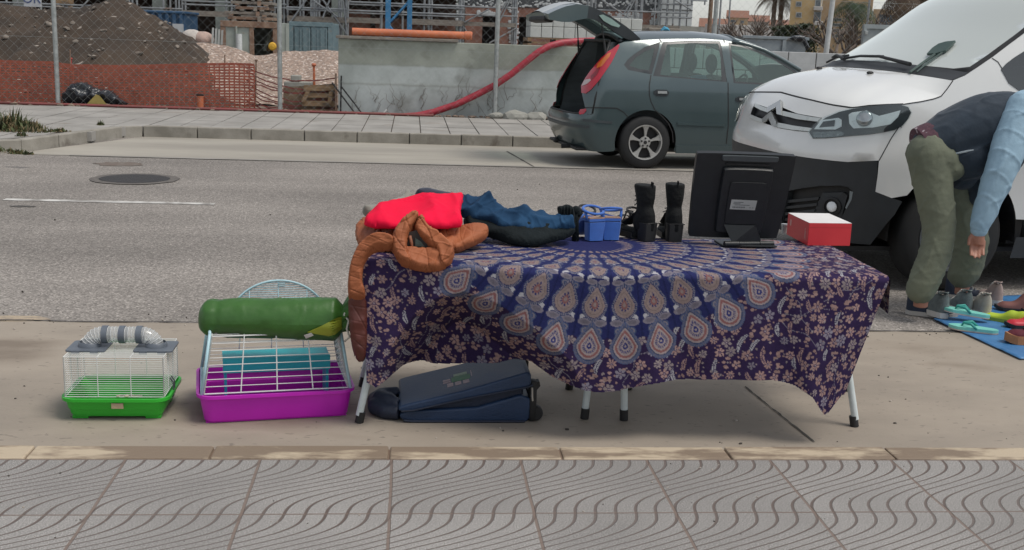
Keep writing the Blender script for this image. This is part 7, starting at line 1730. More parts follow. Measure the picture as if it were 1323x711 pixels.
for sg in (1, -1):
    mb = MB(); P0 = [VB.S(q * sg, z, .002) for q, z in rim_pts]; P1 = [VB.S(q * sg, z, -.05) for q, z in rim_pts]; mb.add(P0 + P1, [(i, i + 1, len(P0) + i + 1, len(P0) + i) for i in range(len(P0) - 1)]); 
    for py in (256, 264, 272, 280):
        sl_ = VB.poly([(1012, py + 3), (1056 - (py - 256) * .3, py - 1), (1055 - (py - 256) * .3, py + 2.5), (1012, py + 6.5)], step=30); m2 = slab(lambda u, v, h: VB.S(u * sg, v, -.045 + h), sl_, step=.1, d=.03); mb.add(m2.v, m2.f)
    mb.build('bumper_slats', M_DKPL, van)
    hs_ = VB.poly([(1060, 250), (1088, 249), (1094, 253), (1084, 290), (1052, 290), (1050, 272)], step=30)
    fl_ = slab(lambda u, v, h: VB.S(u * sg, v, -.045 + h), hs_, step=.1, d=.022).build('fog_lamp', M_DKPL, van)
    c = np.array(VB.S(*[VB.inv((1073, 268))[0] * sg, VB.inv((1073, 268))[1]], -.02)); n_ = VB.N(VB.inv((1073, 268))[0] * sg, VB.inv((1073, 268))[1]); R3 = Vector(n_).to_track_quat('Z', 'Y').to_matrix()
    MB().lathe([(.062, -.012), (.062, .004), (.05, .008), (.046, -.004)], c=tuple(c), n=28, M=R3).build('bezel', M_BLACK, fl_, smooth=40)
    MB().lathe([(.0, .002), (.03, .004), (.034, .0), (.034, -.004)], c=tuple(c + n_ * .003), n=24, M=R3).build('lens', M_SILV, fl_, smooth=True)
# bright trim by the fog lamp
VB.solid('bumper_trim', VB.poly([(1098, 247), (1102, 248), (1100, 258), (1094, 270), (1092, 268), (1097, 257)], step=20), mat('grey_trim', (.22, .25, .26), rough=.4), van, .001, .006, both=True)
# sills
sl1 = [(xq(-.45), .36), (xq(RXW + .44), .36), (xq(RXW + .44), .22), (xq(-.43), .22)]
VB.panel('sill', sl1, M_DKPL, van, both=True, step=.1)
VB.panel('sill', [(xq(RXW - .45), .36), (xq(back), .36), (xq(back), .26), (xq(RXW - .42), .26)], M_DKPL, van, both=True, step=.1)
# wheel arch liners
for xw in (0, RXW):
    for s in (1, -1):
        mb = MB(); A = np.linspace(-.1, PI + .1, 25); y0, y1 = s * .985 * W0, s * .55
        mb.loft([[(xw + .445 * math.cos(a), y, .37 + .445 * math.sin(a)) for a in A] for y in (s * .955 * W0, y1)], ring=False, caps=False); mb.add([(xw + .445 * math.cos(a), y1, .37 + .445 * math.sin(a)) for a in A], [tuple(range(25))]); mb.build('wheel_arch', M_BLACK, van)
M_STEELW = mat('dark_steel_rim', (.10, .11, .115), (.07, .077, .08), rough=.5, metal=.4)
for xw in (0, RXW):
    for s in (1, -1):
        wv = thing('wheel', None, None, (xw, s * (.985 * W0 - .135), .36)); wv.parent = van
        wheel(wv, (0, 0, 0), .36, .22, M_STEELW, None, style='steel', rimr=.64, out=s)
# grille: dark back, two bright bars and the double chevron
VB.panel('grille', gr, mat('grille_black', (.02, .022, .025), rough=.5), van, h=-.03, step=.05)
mb = MB(); g2 = gr + [gr[0]]; P0 = [VB.S(q, z, .001) for q, z in g2]; P1 = [VB.S(q, z, -.031) for q, z in g2]; mb.add(P0 + P1, [(i, i + 1, len(P0) + i + 1, len(P0) + i) for i in range(len(P0) - 1)]); mb.build('grille_rim', M_DKPL, van)
M_BAR = mat('satin_silver_bar', (.62, .65, .63), (.55, .58, .56), rough=.3, metal=.2)
def bar(name, px, h0, h1): VB.solid(name, VB.poly(px, step=8), M_BAR, van, h0, h1, step=.05)
bar('grille_bar', [(976.5, 133.8), (985, 138), (994, 141.2), (994, 146.5), (984, 143), (975.5, 138.5)], -.012, .008)
bar('grille_bar', [(1012, 144), (1030, 148.2), (1061.5, 153), (1057.5, 157.5), (1030, 154), (1011.5, 150)], -.012, .008)
bar('grille_bar', [(970.5, 148), (978, 151.5), (988, 155), (987.5, 159), (977, 156), (969.5, 151.5)], -.012, .008)
bar('grille_bar', [(1005, 158.5), (1025, 162.5), (1050, 166), (1046.8, 170.2), (1025, 168.2), (1004, 164.5)], -.012, .008)
ch = thing('emblem', None, None); ch.parent = van
for px in ([(993.5, 140.8), (1003, 135.5), (1010.8, 131), (1011.2, 138), (1012.5, 150), (1006.5, 148.5), (1005.2, 140.2), (1000, 143.4), (994, 146.8)], [(987.5, 155), (993.5, 149.5), (999, 145), (1001.5, 150), (1006, 159), (1005, 164.8), (1000, 163.2), (996, 153.8), (992, 157.2), (988, 159)]):
    VB.solid('chevron', VB.poly(px, step=6), M_CHROME, ch, .004, .020, step=.03)
# headlights
M_LENS = glass('clear_lens', (.92, .95, .95), .0, .03)
M_HLB = mat('lamp_black', (.035, .04, .042), (.03, .033, .035), rough=.35)
for sg in (1, -1):
    hd_ = VB.solid('headlight', [(q * sg, z) for q, z in hl], M_HLB, van, .0015, .005, step=.04)
    r1 = VB.poly([(1097, 149), (1101, 146), (1120, 143.5), (1128, 147), (1136, 150), (1163, 143), (1160, 151), (1150, 160.5), (1128, 165), (1103, 166.5), (1098, 160)], step=30)
    r2 = VB.poly([(1062, 156), (1084, 153), (1088, 155), (1088, 164), (1080, 168), (1053, 167.5)], step=30)
    r3 = VB.poly([(1051, 171.5), (1085, 169.5), (1092, 172.5), (1088, 176), (1066, 178), (1052.5, 178)], step=30)
    slab(lambda u, v, h: VB.S(u * sg, v, .006 + h), r1, step=.05, d=.004).build('reflector', M_SILV, hd_); slab(lambda u, v, h: VB.S(u * sg, v, .006 + h), r2, step=.05, d=.004).build('reflector', M_SILV, hd_)
    slab(lambda u, v, h: VB.S(u * sg, v, .006 + h), r3, step=.05, d=.003).build('indicator', mat('grey_lens', (.22, .24, .245), (.12, .13, .135), rough=.25, metal=.3, scale=60), hd_)
    slab(lambda u, v, h: VB.S(u * sg, v, .0105 + h), VB.poly([(1065, 158), (1080, 156), (1079, 164), (1060, 165.5)], step=30), step=.05, d=.003).build('inner_lens', M_HLB, hd_)
    c = np.array(VB.S(VB.inv((1117, 154))[0] * sg, VB.inv((1117, 154))[1], .011)); n_ = VB.N(VB.inv((1117, 154))[0] * sg, VB.inv((1117, 154))[1]); MB().lathe([(.0, .014), (.025, .012), (.045, .004), (.05, -.002)], c=tuple(c), n=28, M=Vector(n_).to_track_quat('Z', 'Y').to_matrix()).build('projector', mat('projector_glass', (.30, .33, .34), (.42, .45, .46), rough=.08, metal=.6, scale=14), hd_, smooth=True)
    VB.solid('lens', [(q * sg, z) for q, z in hl], M_LENS, hd_, .018, .021, step=.04)
# gaps between panels
mb = MB()
for sg in (1, -1):
    VB.line(mb, [VB.inv((1165 - 13 * t, 165 + 13 * t)) for t in (0,)] + shut, .006, .002, sg)
    VB.line(mb, side, .007, .002, sg)
    VB.line(mb, [VB.inv((1281.5, 75.5)), VB.inv((1289, 80.5)), VB.inv((1294, 88)), VB.inv((1295, 92))], .006, .002, sg)
    VB.line(mb, [(xq(-.97), z) for z in np.linspace(1.35, .5, 12)], .008, .002, sg); VB.line(mb, [(xq(-2.15), z) for z in np.linspace(1.9, .4, 20)], .008, .002, sg)
P = [hood(f, 0.0) for f in np.linspace(-1, 1, 61)]; vs = []
for p in P: vs += [p + np.array([.002, 0, .006]), p + np.array([.004, 0, -.002])]
mb.add(vs, [(2 * i, 2 * i + 1, 2 * i + 3, 2 * i + 2) for i in range(60)])
tag(mb.build('panel_gap', M_BLACK, van), kind='stuff')
# cowl, windscreen with its black border, wipers
mb = MB(); mb.grid(lambda u, v: wbase((2 * u - 1) * .995, v * .10) + np.array([.0 , 0, .002]), 50, 4); mb.build('cowl', M_DKPL, van, smooth=True)
ws = lambda u, v: wbase(u, v)
fr = [(-1, .09), (-.5, .085), (0, .08), (.5, .085), (1, .09), (1, 1), (-1, 1)]; gl = [(-.955, .15), (-.88, .115), (-.5, .095), (0, .09), (.5, .095), (.88, .115), (.955, .15), (.965, .95), (-.965, .95)]
panel(lambda u, v: wbase(u, v) + np.array([0.0, 0, .0015]), fr, [gl], .05).build('windscreen_border', M_BLACK, van, smooth=True)
panel(ws, gl, (), .08).build('windscreen', M_GLASSV, van, smooth=True)
def wiper(f0, f1, s1, nm='wiper'):
    a = wbase(f0, .06) + np.array([.02, 0, .03]); b = wbase(f1, s1) + np.array([.02, 0, .03]); m = wbase((f0 + f1) / 2, (.06 + s1) / 2) + np.array([.025, 0, .05]); mb = MB(); mb.tube([a, m, b], [.014, .010, .007], 8)
    c0 = wbase(f1 - .28, s1 - .012) + np.array([.012, 0, .018]); c1 = wbase(f1 + .30, s1 + .03) + np.array([.012, 0, .018]); mb.tube([c0, (c0 + c1) / 2 + np.array([.008, 0, .012]), c1], .009, 6); mb.build(nm, M_BLACK, van, smooth=40)
wiper(.62, -.10, .10); wiper(-.22, -.66, .10)
for px in ((1068, 98), (1114, 103.5)):
    # washer jets on the bonnet
    pass
for (f, s) in ((.42, .80), (-.28, .80)): p = hood(f, s); MB().ell((p[0], p[1], p[2] + .006), (.025, .018, .012), 12, 8).build('washer_jet', M_BLACK, van, smooth=True)
# roof, rear and a dark floor
mb = MB(); e_top = along(apP, 1.0)
mb.grid(lambda u, v: (lambda f, s: (wbase(f, 1.0) * (1 - min(1, s * 2.5)) + np.array([e_top[0] - .4 - (back * -1 - (-e_top[0]) - .4) * 0, 0, 0]) * 0) if False else np.array([wbase(f, 1)[0] * (1 - s) + back * s, np.interp(s, [0, .15, 1], [e_top[1], vW(2.0), vW(2.0)]) * f, (roofz + .10 * (1 - abs(f) ** 2.2)) * min(1, s * 5) + wbase(f, 1)[2] * (1 - min(1, s * 5))]))(2 * u - 1, v), 30, 30)
mb.build('roof', M_VWHITE, van, smooth=True)
mb = MB(); mb.add([vU(1 + XE - back, z) for z in (.36, 1.0, roofz)] + [mir(vU(1 + XE - back, z)) for z in (roofz, 1.0, .36)], [(0, 1, 2, 3, 4, 5)]); mb.build('rear_door', M_VWHITE, van)
mb = MB(); mb.bx(back + .02, .75, -.86, .86, .24, .27); mb.bx(-.55, -.45, -.9, .9, .3, 1.25); mb.bx(-2.0, -1.96, -.9, .9, .3, 1.95); mb.build('floor_pan', M_BLACK, van)
mb = MB(); mb.grid(lambda u, v: (lambda p: (p[0] - .05 - .35 * v, p[1] * .94, p[2] - .03 - .02 * v))(wbase(2 * u - 1, .07)), 20, 6); mb.build('dashboard', mat('dash_grey', (.12, .125, .125), rough=.7), van, smooth=True)
for y in (-.45, .45):
    sm = MB(); sm.box((-1.5, y, .85), (.5, .5, .16), None, .06); sm.box((-1.75, y, 1.25), (.16, .5, .8), Matrix.Rotation(-.15, 3, 'Y'), .07); sm.box((-1.84, y, 1.76), (.1, .28, .2), None, .05); sm.build('seat', M_BLACK, van, smooth=40)
# dark angular plate with two thin arms, found on the screen and set just in front of it
FF_, SS_ = np.meshgrid(np.linspace(-1, 1, 120), np.linspace(0, 1, 120)); Wg = np.array([wbase(f, s_) for f, s_ in zip(FF_.ravel(), SS_.ravel())]); Mv = np.array(world_of(van)); Wp_ = proj(Wg @ Mv[:3, :3].T + Mv[:3, 3])
def wfs(px): i = ((Wp_ - np.array(px)) ** 2).sum(1).argmin(); return FF_.ravel()[i], SS_.ravel()[i]
mp_ = [wfs(p) for p in ((1200, 73), (1206, 66), (1214, 60.5), (1224, 57.5), (1237, 55.5), (1232, 62), (1225, 69), (1212, 72.5))]
M_INM = mat('green_grey_plastic', (.05, .085, .075), rough=.5)
slab(lambda u, v, h: wbase(u, v) + np.array([.010 + h * .5, 0, .006 + h]), mp_, step=.1, d=.012).build('screen_plate', M_INM, van)
mb = MB(); mb.tube([wbase(*wfs(p)) + np.array([.012, 0, .010]) for p in ((1213, 71), (1195, 84), (1176, 98))], .010, 8); mb.tube([wbase(*wfs(p)) + np.array([.012, 0, .010]) for p in ((1220, 70), (1200, 84), (1186, 95))], .006, 8); mb.build('screen_plate_arm', M_INM, van)
sw = MB(); sw.tube([(-.95 + .08 * math.sin(a), .42 + .19 * math.cos(a), 1.28 + .17 * math.sin(a)) for a in np.linspace(0, 2 * PI, 28, endpoint=False)], .014, 8, closed=True); sw.build('steering_wheel', M_BLACK, van, smooth=True)
mm = MB(); 
for s in (1, -1): 
    m_ = MB(); m_.box((-.62, s * (vW(1.4) + .17), 1.42), (.12, .22, .28), None, .05); m_.cyl((-.64, s * vW(1.35), 1.33), (-.62, s * (vW(1.4) + .1), 1.34), .03, 10); 
    m_.build('wing_mirror', M_DKPL, van, smooth=40)
# ---------------------------------------------------------------- grey car with its tailgate up
CAR_B = math.radians(6.0)
wc = at(829, 217.3, z=ROAD); CW0 = .85
cc = np.array([wc[0] - math.sin(CAR_B) * (CW0 - .1), wc[1] + math.cos(CAR_B) * (CW0 - .1)])
car = thing('grey_car', 'dark grey green hatchback car with its tailgate open in the far parking lane', 'car', (cc[0], cc[1], ROAD), CAR_B)
CXE = -.48
def cW(z): return np.interp(z, [0, .25, .45, .75, .95, 1.05, 1.35, 1.5, 1.62], [.80, .83, .85, .855, .845, .825, .70, .635, .55])
def cU(q, z):
    """q -1..1 round the tail, beyond that forward along the flanks; q > 0 is the side facing the camera"""
    q = np.asarray(q, float); z = np.asarray(z, float) + 0 * q; q = q + 0 * z; t = np.minimum(np.abs(q), 1) * PI / 2; ex = .60
    xf = np.interp(z, [.18, .25, .38, .5, .62, .66, .8, 1.0, 1.2, 1.4, 1.55, 1.65], [.74, .84, .92, .95, .955, .90, .87, .80, .68, .54, .42, .36]); w = cW(z)
    s = np.clip(np.abs(q) - 1, 0, None); x0 = -(-CXE + (xf + CXE) * np.cos(t) ** ex); x = x0 + s
    w = w * (1 - .10 * np.clip((x - 2.3) / 1.1, 0, 1) ** 2)                     # the nose narrows
    y = -np.sign(q) * w * np.sin(t) ** ex
    return np.stack([x, y, z], -1)
CB = Body(car, cU, q1=4.6, z0=.12, z1=1.66, q0=.0)
CB.mid = lambda q: 0.3
M_CPAINT = mat('grey_green_paint', (.056, .086, .091), (.050, .077, .082), rough=.30, metal=.25, scale=1.5, coat=.7)
M_CGL = glass('green_car_glass', (.60, .76, .70), .03, .02, film=.12, filmc=(.35, .5, .46))
M_CBLK = mat('black_window_trim', (.03, .036, .04), rough=.35)
M_TRIM = mat('dark_grey_trim', (.05, .062, .068), rough=.5)
M_REDL = mat('red_lamp', (.42, .012, .03), (.35, .01, .025), rough=.15, coat=.8)
M_AMB = mat('amber_lamp', (.55, .16, .03), (.48, .12, .025), rough=.15, coat=.8)
def fx(x): return 1 + (x - CXE)                                               # q of a place x along the flank
arch_r = [(fx(-.39 * math.cos(a)), .33 + .39 * math.sin(a)) for a in np.linspace(-.25, PI + .25, 31)]     # rear -> front
arch_f = [(fx(2.535 - .38 * math.cos(a)), .33 + .38 * math.sin(a)) for a in np.linspace(-.25, PI + .25, 31)]
top_px = [(806, 54.5), (830, 52), (853, 50.5), (905, 50), (935, 52), (958, 56), (985, 64.5), (1010, 77), (1034, 92)]
top = CB.poly(top_px, closed=False, step=8)
rear_px = [(806, 54.5), (799, 57), (789, 66), (777.6, 76), (763, 93.8), (752, 110), (751.8, 121), (756, 139.5)]
rear = CB.poly(rear_px, closed=False, step=8)
bsp_px = [(756, 139.5), (775, 139.2), (797, 140), (806, 145.5), (811, 151)]
bsp = CB.poly(bsp_px, closed=False, step=6)
xa = top[-1][0]; za = top[-1][1]
# bonnet line and front, hidden behind the van: to (x 3.3, z .7)
front = [(xa + .25, 1.02), (fx(2.6), .98), (fx(3.05), .86), (fx(3.3), .72), (fx(3.34), .5), (fx(3.3), .22)]
zs_ = CB.inv((900, 196))[1]; sill = max(.17, zs_)
ar = [p for p in arch_r if p[1] > sill]; af = [p for p in arch_f if p[1] > sill]
arch_hit = min(range(len(arch_r)), key=lambda i: abs(arch_r[i][0] - bsp[-1][0]) + abs(arch_r[i][1] - bsp[-1][1]) + (9 if i > 15 else 0))
side_poly = rear[::-1][:-1] + top + front + [(af[-1][0] + .02, sill)] + af[::-1] + [(ar[-1][0], sill)] + ar[::-1][:len(ar) - max(0, (arch_hit - (len(arch_r) - len(ar)) // 2))] + bsp[::-1]
qw_px = [(806, 84), (811, 77), (819.7, 70), (833, 61), (853, 54.5), (850, 66), (842, 96.4), (826, 93.5), (811.6, 90.6)]
rw_px = [(856, 54.8), (895, 52.8), (930, 53.6), (933.5, 68), (939.5, 106.3), (900, 103), (870, 100.5), (844, 98.2)]
fw_px = [(941, 55), (957, 58), (978, 65), (1000, 74.5), (1022, 87.5), (1040, 101), (1046, 110), (1000, 110.5), (948, 107.5)]
qw, rw, fw = [CB.poly(p, step=8) for p in (qw_px, rw_px, fw_px)]
CB.panel('body_side', side_poly, M_CPAINT, car, holes=[qw, rw, fw], step=.06, both=True)
def inset(px, k):
    c = np.mean(px, 0); return [tuple(c + (np.array(p) - c) * k) for p in px]
g_px = {'q': [(813, 84.8), (821, 75), (833, 66.5), (845.8, 61.5), (843, 75), (838.5, 91), (824, 88.5)], 'r': [(861.8, 57.5), (895, 55.5), (928, 56.3), (931, 75), (932.5, 104), (890, 100.5), (853, 96.8)], 'f': [(944, 58.5), (958, 60.5), (978, 67.5), (1000, 77.5), (1022, 90.5), (1035, 101), (1038, 107), (1000, 107.8), (950.5, 105.5)]}
for nm, hole, gp in (('q', qw, 'q'), ('r', rw, 'r'), ('f', fw, 'f')):
    gz = CB.poly(g_px[gp], step=8)
    for sg in (1, -1):
        wf = panel(lambda u, v: CB.S(u * sg, v, -.004), hole, [gz], .06).build('window_frame', M_CBLK, car, smooth=True)
        panel(lambda u, v: CB.S(u * sg, v, -.006), gz, (), .12).build('pane', M_CGL, wf, smooth=True)
# rear bumper wraps round the tail
bzt = bsp[0][1]; lowb_px = [(721, 167), (735, 179.6), (763, 187), (789, 191.5), (800, 193.5)]
bq = bsp[0][0]
rear_arch = [p for p in arch_r[:16] if p[1] < bsp[-1][1] and p[1] > .2]
ztop_b = .64
bump = [(q, ztop_b) for q in np.linspace(-bq + .04, bq - .04, 25)] + bsp + rear_arch[::-1] + [(rear_arch[0][0] - .02, .21)] + [(q, .20 + .0 * q) for q in np.linspace(.97, -.97, 30)] + [(-rear_arch[0][0] + .02, .21)] + [(-q, z) for q, z in rear_arch] + [(-q, z) for q, z in bsp[::-1]]
CB.panel('rear_bumper', bump, M_CPAINT, car, step=.045)
CB.solid('bumper_strip', [(q, z) for q, z in CB.poly([(753, 153.5), (775, 155.8), (790.6, 157), (790.6, 160), (775, 159), (753, 156.8)], step=8)], M_TRIM, car, .001, .006, both=True)
CB.solid('bumper_strip', [(-.80, .485), (.80, .485), (.80, .52), (-.80, .52)], M_TRIM, car, .001, .012)
CB.solid('reflector', CB.poly([(748, 146), (750, 141.5), (757, 140.5), (757.5, 143.5), (754, 147.8), (749, 148.3)], step=6), M_REDL, car, .001, .007, both=True)
# ledge on top of the bumper, the dark boot inside
mb = MB(); Q = np.linspace(-bq + .02, bq - .02, 31); mb.loft([[CB.S(q, ztop_b) for q in Q], [CB.S(q, ztop_b, -.12) + np.array([.05, 0, .01]) for q in Q]], ring=False, caps=False); mb.build('sill_plate', M_TRIM, car)
M_BOOTL = mat('boot_lining', (.06, .07, .074), (.045, .053, .057), rough=.8, scale=6)
mb = MB()
prof_in = lambda z: np.interp(z, [.5, .64, 1.0, 1.35, 1.52], [.66, .70, .66, .54, .50])
Zs = np.linspace(.52, 1.52, 12)
for s in (1, -1): mb.loft([[(x, s * prof_in(z), z) for z in Zs] for x in (-.30, .35)] , ring=False, caps=False)
for s in (1, -1): mb.loft([[tuple(CB.S(s * .80, z, -.03)) for z in Zs], [(-.30, -s * prof_in(z), z) for z in Zs]], ring=False, caps=False)
mb.add([(-.85, -.66, .53), (.35, -.66, .53), (.35, .66, .53), (-.85, .66, .53)], [(0, 1, 2, 3)]); mb.add([(.35, -.66, .53), (.35, .66, .53), (.30, .66, 1.02), (.30, -.66, 1.02)], [(0, 1, 2, 3)])
mb.build('boot_lining', M_BOOTL, car)
mb = MB()                                                              # rubber seal round the opening
for s in (1, -1): mb.tube([tuple(CB.S(s * qv, z, -.012)) for qv, z in ((.80, .66), (.81, .85), (.82, 1.05), (.82, 1.25), (.80, 1.42), (.74, 1.52))], .018, 8)
mb.tube([tuple(CB.S(q, .652, -.012)) for q in np.linspace(-.80, .80, 20)], .016, 8); mb.tube([tuple(CB.S(q, 1.53, -.0)) for q in np.linspace(-.74, .74, 16)], .02, 8); mb.build('opening_seal', M_BLACK, car, smooth=True)
# tail lamps
tl_px = [(798.7, 57.8), (800.5, 59), (790, 81), (774.4, 104), (764, 116), (757.5, 121), (751.8, 120.6), (751.6, 111), (757, 101), (763, 92.5), (777.6, 75), (790, 64)]
tlq = CB.poly(tl_px, step=6)
for sg in (1, -1):
    l0 = slab(lambda u, v, h: CB.S(u * sg, v, .001 + h), tlq, step=.05, d=.008).build('tail_lamp', M_REDL, car, smooth=40)
    slab(lambda u, v, h: CB.S(u * sg, v, .0095 + h), CB.poly([(773, 83), (785, 70), (789.5, 68), (787, 74), (778, 86), (771.5, 89)], step=6), step=.05, d=.003).build('amber_lens', M_AMB, l0, smooth=40)
    slab(lambda u, v, h: CB.S(u * sg, v, .0095 + h), CB.poly([(752.8, 110), (756, 104), (763, 102.5), (764, 104.5), (759, 109), (753, 111.5)], step=6), step=.05, d=.003).build('clear_lens', mat('pale_lens', (.5, .42, .42), rough=.15), l0, smooth=40)
    slab(lambda u, v, h: CB.S(u * sg, v, .0095 + h), CB.poly([(764, 99), (772, 90), (776, 88), (772, 97), (765, 104)], step=6), step=.05, d=.002).build('dark_lens', mat('deep_red_lens', (.2, .008, .015), rough=.15, coat=.8), l0, smooth=40)
# roof, windscreen, bonnet, floor
tP = [cU(q, z) for q, z in top]
def roofS(f, s):
    e = along(tP, s); return np.array([e[0] + (.06 * s - .05 * (1 - s)) * (1 - f * f), -e[1] * -f * -1 if False else e[1] * f, e[2] + (.105 - .03 * s) * (1 - abs(f) ** 2.4)])
kx = 5 / 8
mb = MB(); mb.grid(lambda u, v: roofS(2 * u - 1, v * .62), 30, 24); mb.build('roof', M_CPAINT, car, smooth=True)
mb = MB(); mb.grid(lambda u, v: roofS((2 * u - 1) * .97, .635 + .365 * v) + np.array([0, 0, .0]), 24, 14); mb.build('windscreen', M_CGL, car, smooth=True)
mb = MB()
for s in (1, -1): mb.tube([tuple(roofS(s * .985, t)) for t in np.linspace(.6, 1, 10)], .03, 8)
mb.tube([tuple(roofS(f, .628)) for f in np.linspace(-.98, .98, 20)], .018, 8); mb.build('windscreen_frame', M_CPAINT, car, smooth=True)
e1 = along(tP, 1.0); fr_pts = [(e1[0] - .05, e1[2])] + [(q - 1 + CXE, z) for q, z in front[:4]]
mb = MB(); mb.loft([[(x + .05 * (1 - f * f) + (.16 if i > 2 else 0) * (1 - f * f), f * cW(z) * (1 - .10 * max(0, min(1, (x - 2.3) / 1.1)) ** 2) * .995, z + .06 * (1 - f * f)) for f in np.linspace(-1, 1, 21)] for i, (x, z) in enumerate(fr_pts)], ring=False, caps=False)
mb.build('bonnet', M_CPAINT, car, smooth=True)
fx_ = lambda f, z: (3.34 + .22 * (1 - f * f), f * .74, z)
mb = MB(); mb.loft([[fx_(f, z) for f in np.linspace(-1, 1, 21)] for z in (.74, .6, .4, .22)], ring=False, caps=False); mb.build('front_bumper', M_CPAINT, car, smooth=True)
mb = MB(); mb.bx(-.85, 3.3, -.72, .72, .2, .24, .02); mb.build('floor_pan', M_BLACK, car)
CB.solid('sill', [(ar[-1][0] + .02, .30), (af[0][0] - .02, .30), (af[0][0] - .02, .20), (ar[-1][0] + .02, .20)], M_CPAINT, car, -.004, .014, both=True)
for xw in (0, 2.535):
    for s in (1, -1):
        mb = MB(); A = np.linspace(-.1, PI + .1, 25); mb.loft([[(xw + .395 * math.cos(a), y, .33 + .395 * math.sin(a)) for a in A] for y in (s * .82, s * .5)], ring=False, caps=False); mb.add([(xw + .395 * math.cos(a), s * .5, .33 + .395 * math.sin(a)) for a in A], [tuple(range(25))]); mb.build('wheel_arch', M_BLACK, car)
        wv = thing('wheel', None, None, (xw, s * (CW0 - .10), .325)); wv.parent = car
        wheel(wv, (0, 0, 0), .325, .185, mat('silver_alloy', (.52, .52, .50), (.44, .44, .42), rough=.35, metal=.55), None, style='alloy', rimr=.67, out=s)
# door gaps, handles, rubbing strips
for sg in (1, -1):
    mb = MB()
    for L in ([(940.6, 107), (941, 130), (941, 162), (938.5, 186)], [(841, 97), (839, 110), (838.8, 123), (841, 132), (846, 142), (856, 151), (864, 160), (868.5, 171), (870, 184)], bsp_px, [(852, 50.5), (854.5, 55)], [(934.5, 50.5), (936, 55)]):
        CB.line(mb, CB.poly(L, closed=False, step=4), .012, .0025, sg)
    tag(mb.build('panel_gap', M_BLACK, car), kind='stuff')
    for px in ([(844.2, 118), (848, 116), (861, 116.3), (864.6, 119.5), (863, 123.5), (859, 124.8), (848, 124.3), (844.5, 121.5)], [(950, 127), (954, 124.8), (967, 125.5), (970, 128.8), (968, 132.2), (964, 133), (953, 132.3), (950, 130)]):
        hh = slab(lambda u, v, h: CB.S(u * sg, v, .001 + h), CB.poly(px, step=4), step=.05, d=.006).build('handle_cup', M_CBLK, car)
        cxp = np.mean(px, 0); slab(lambda u, v, h: CB.S(u * sg, v, .0075 + h), CB.poly([(cxp[0] - 5, cxp[1] - 2.6), (cxp[0] + 7, cxp[1] - 2.2), (cxp[0] + 7, cxp[1] + .8), (cxp[0] - 5, cxp[1] + .5)], step=4), step=.05, d=.018).build('handle', M_CHROME, hh)
    slab(lambda u, v, h: CB.S(u * sg, v, .001 + h), CB.poly([(874.8, 157.6), (905, 159.5), (936, 160.6), (936, 163.6), (905, 162.8), (874.8, 161.2)], step=8), step=.06, d=.012).build('rubbing_strip', M_CPAINT, car)
# seats and steering wheel inside
M_SEAT = mat('seat_cloth', (.045, .055, .058), (.035, .042, .045), rough=.9, scale=8)
def seat(x, y, zb=.42, rec=.22, h=.62, w_=.46):
    mb = MB(); mb.box((x + .22, y, zb + .1), (.5, w_, .16), None, .06); mb.box((x - .06, y, zb + .12 + h / 2), (.14, w_, h), Matrix.Rotation(-rec, 3, 'Y'), .06); o = mb.build('seat', M_SEAT, car, smooth=40)
    mb = MB(); mb.ell((x - .06 - math.sin(rec) * (h * .5 + .13), y, zb + .12 + h + .13), (.065, .13, .125), 16, 10); mb.cyl((x - .06 - math.sin(rec) * h * .5, y, zb + h), (x - .06 - math.sin(rec) * (h * .5 + .1), y, zb + h + .2), .015, 8); mb.build('headrest', M_SEAT, o, smooth=True)
for y in (-.36, .36): seat(1.12, y); 
mb = MB(); mb.box((.36, 0, .72), (.15, 1.25, .56), Matrix.Rotation(-.3, 3, 'Y'), .06); mb.box((.55, 0, .5), (.5, 1.25, .16), None, .06); mb.build('rear_bench', M_SEAT, car, smooth=40)
mb = MB(); mb.grid(lambda u, v: (1.75 + .4 * v, (2 * u - 1) * .68, .93 + .05 * v - .03 * (2 * u - 1) ** 2), 12, 4); mb.bx(1.74, 1.8, -.68, .68, .5, .93, .02); mb.build('dashboard', M_SEAT, car, smooth=40)
mb = MB(); mb.tube([(1.66 + .07 * math.sin(a), .36 + .185 * math.cos(a), .98 + .17 * math.sin(a)) for a in np.linspace(0, 2 * PI, 28, endpoint=False)], .014, 8, closed=True); mb.cyl((1.66, .2, .98), (1.66, .52, .98), .012, 6); mb.build('steering_wheel', M_BLACK, car, smooth=True)
mb = MB(); pil = roofS(-.2, .68); mb.box((pil[0] - .1, pil[1], pil[2] - .08), (.03, .2, .06), None, .01); mb.build('inner_mirror', M_BLACK, car)
# things thrown on the back seat, seen through the glass
p = at(905, 102, wc[1] + .7); ob = MB().ell(p + np.array([0, 0, -.02]), (.2, .2, .07), 14, 10); ob.build('blue_blanket', mat('blue_blanket', (.05, .2, .32), rough=.9, scale=9, bump=.6), car, world=True, smooth=True)
p = at(872, 99, wc[1] + .7); MB().ell(p + np.array([0, 0, -.03]), (.22, .2, .08), 14, 10).build('grey_blanket', M_SEAT, car, world=True, smooth=True)
p = at(832, 86, wc[1] + .6); MB().ell(p + np.array([0, 0, -.03]), (.10, .12, .05), 14, 10).build('pink_bag', mat('pinkish_bag', (.25, .10, .08), rough=.8), car, world=True, smooth=True)
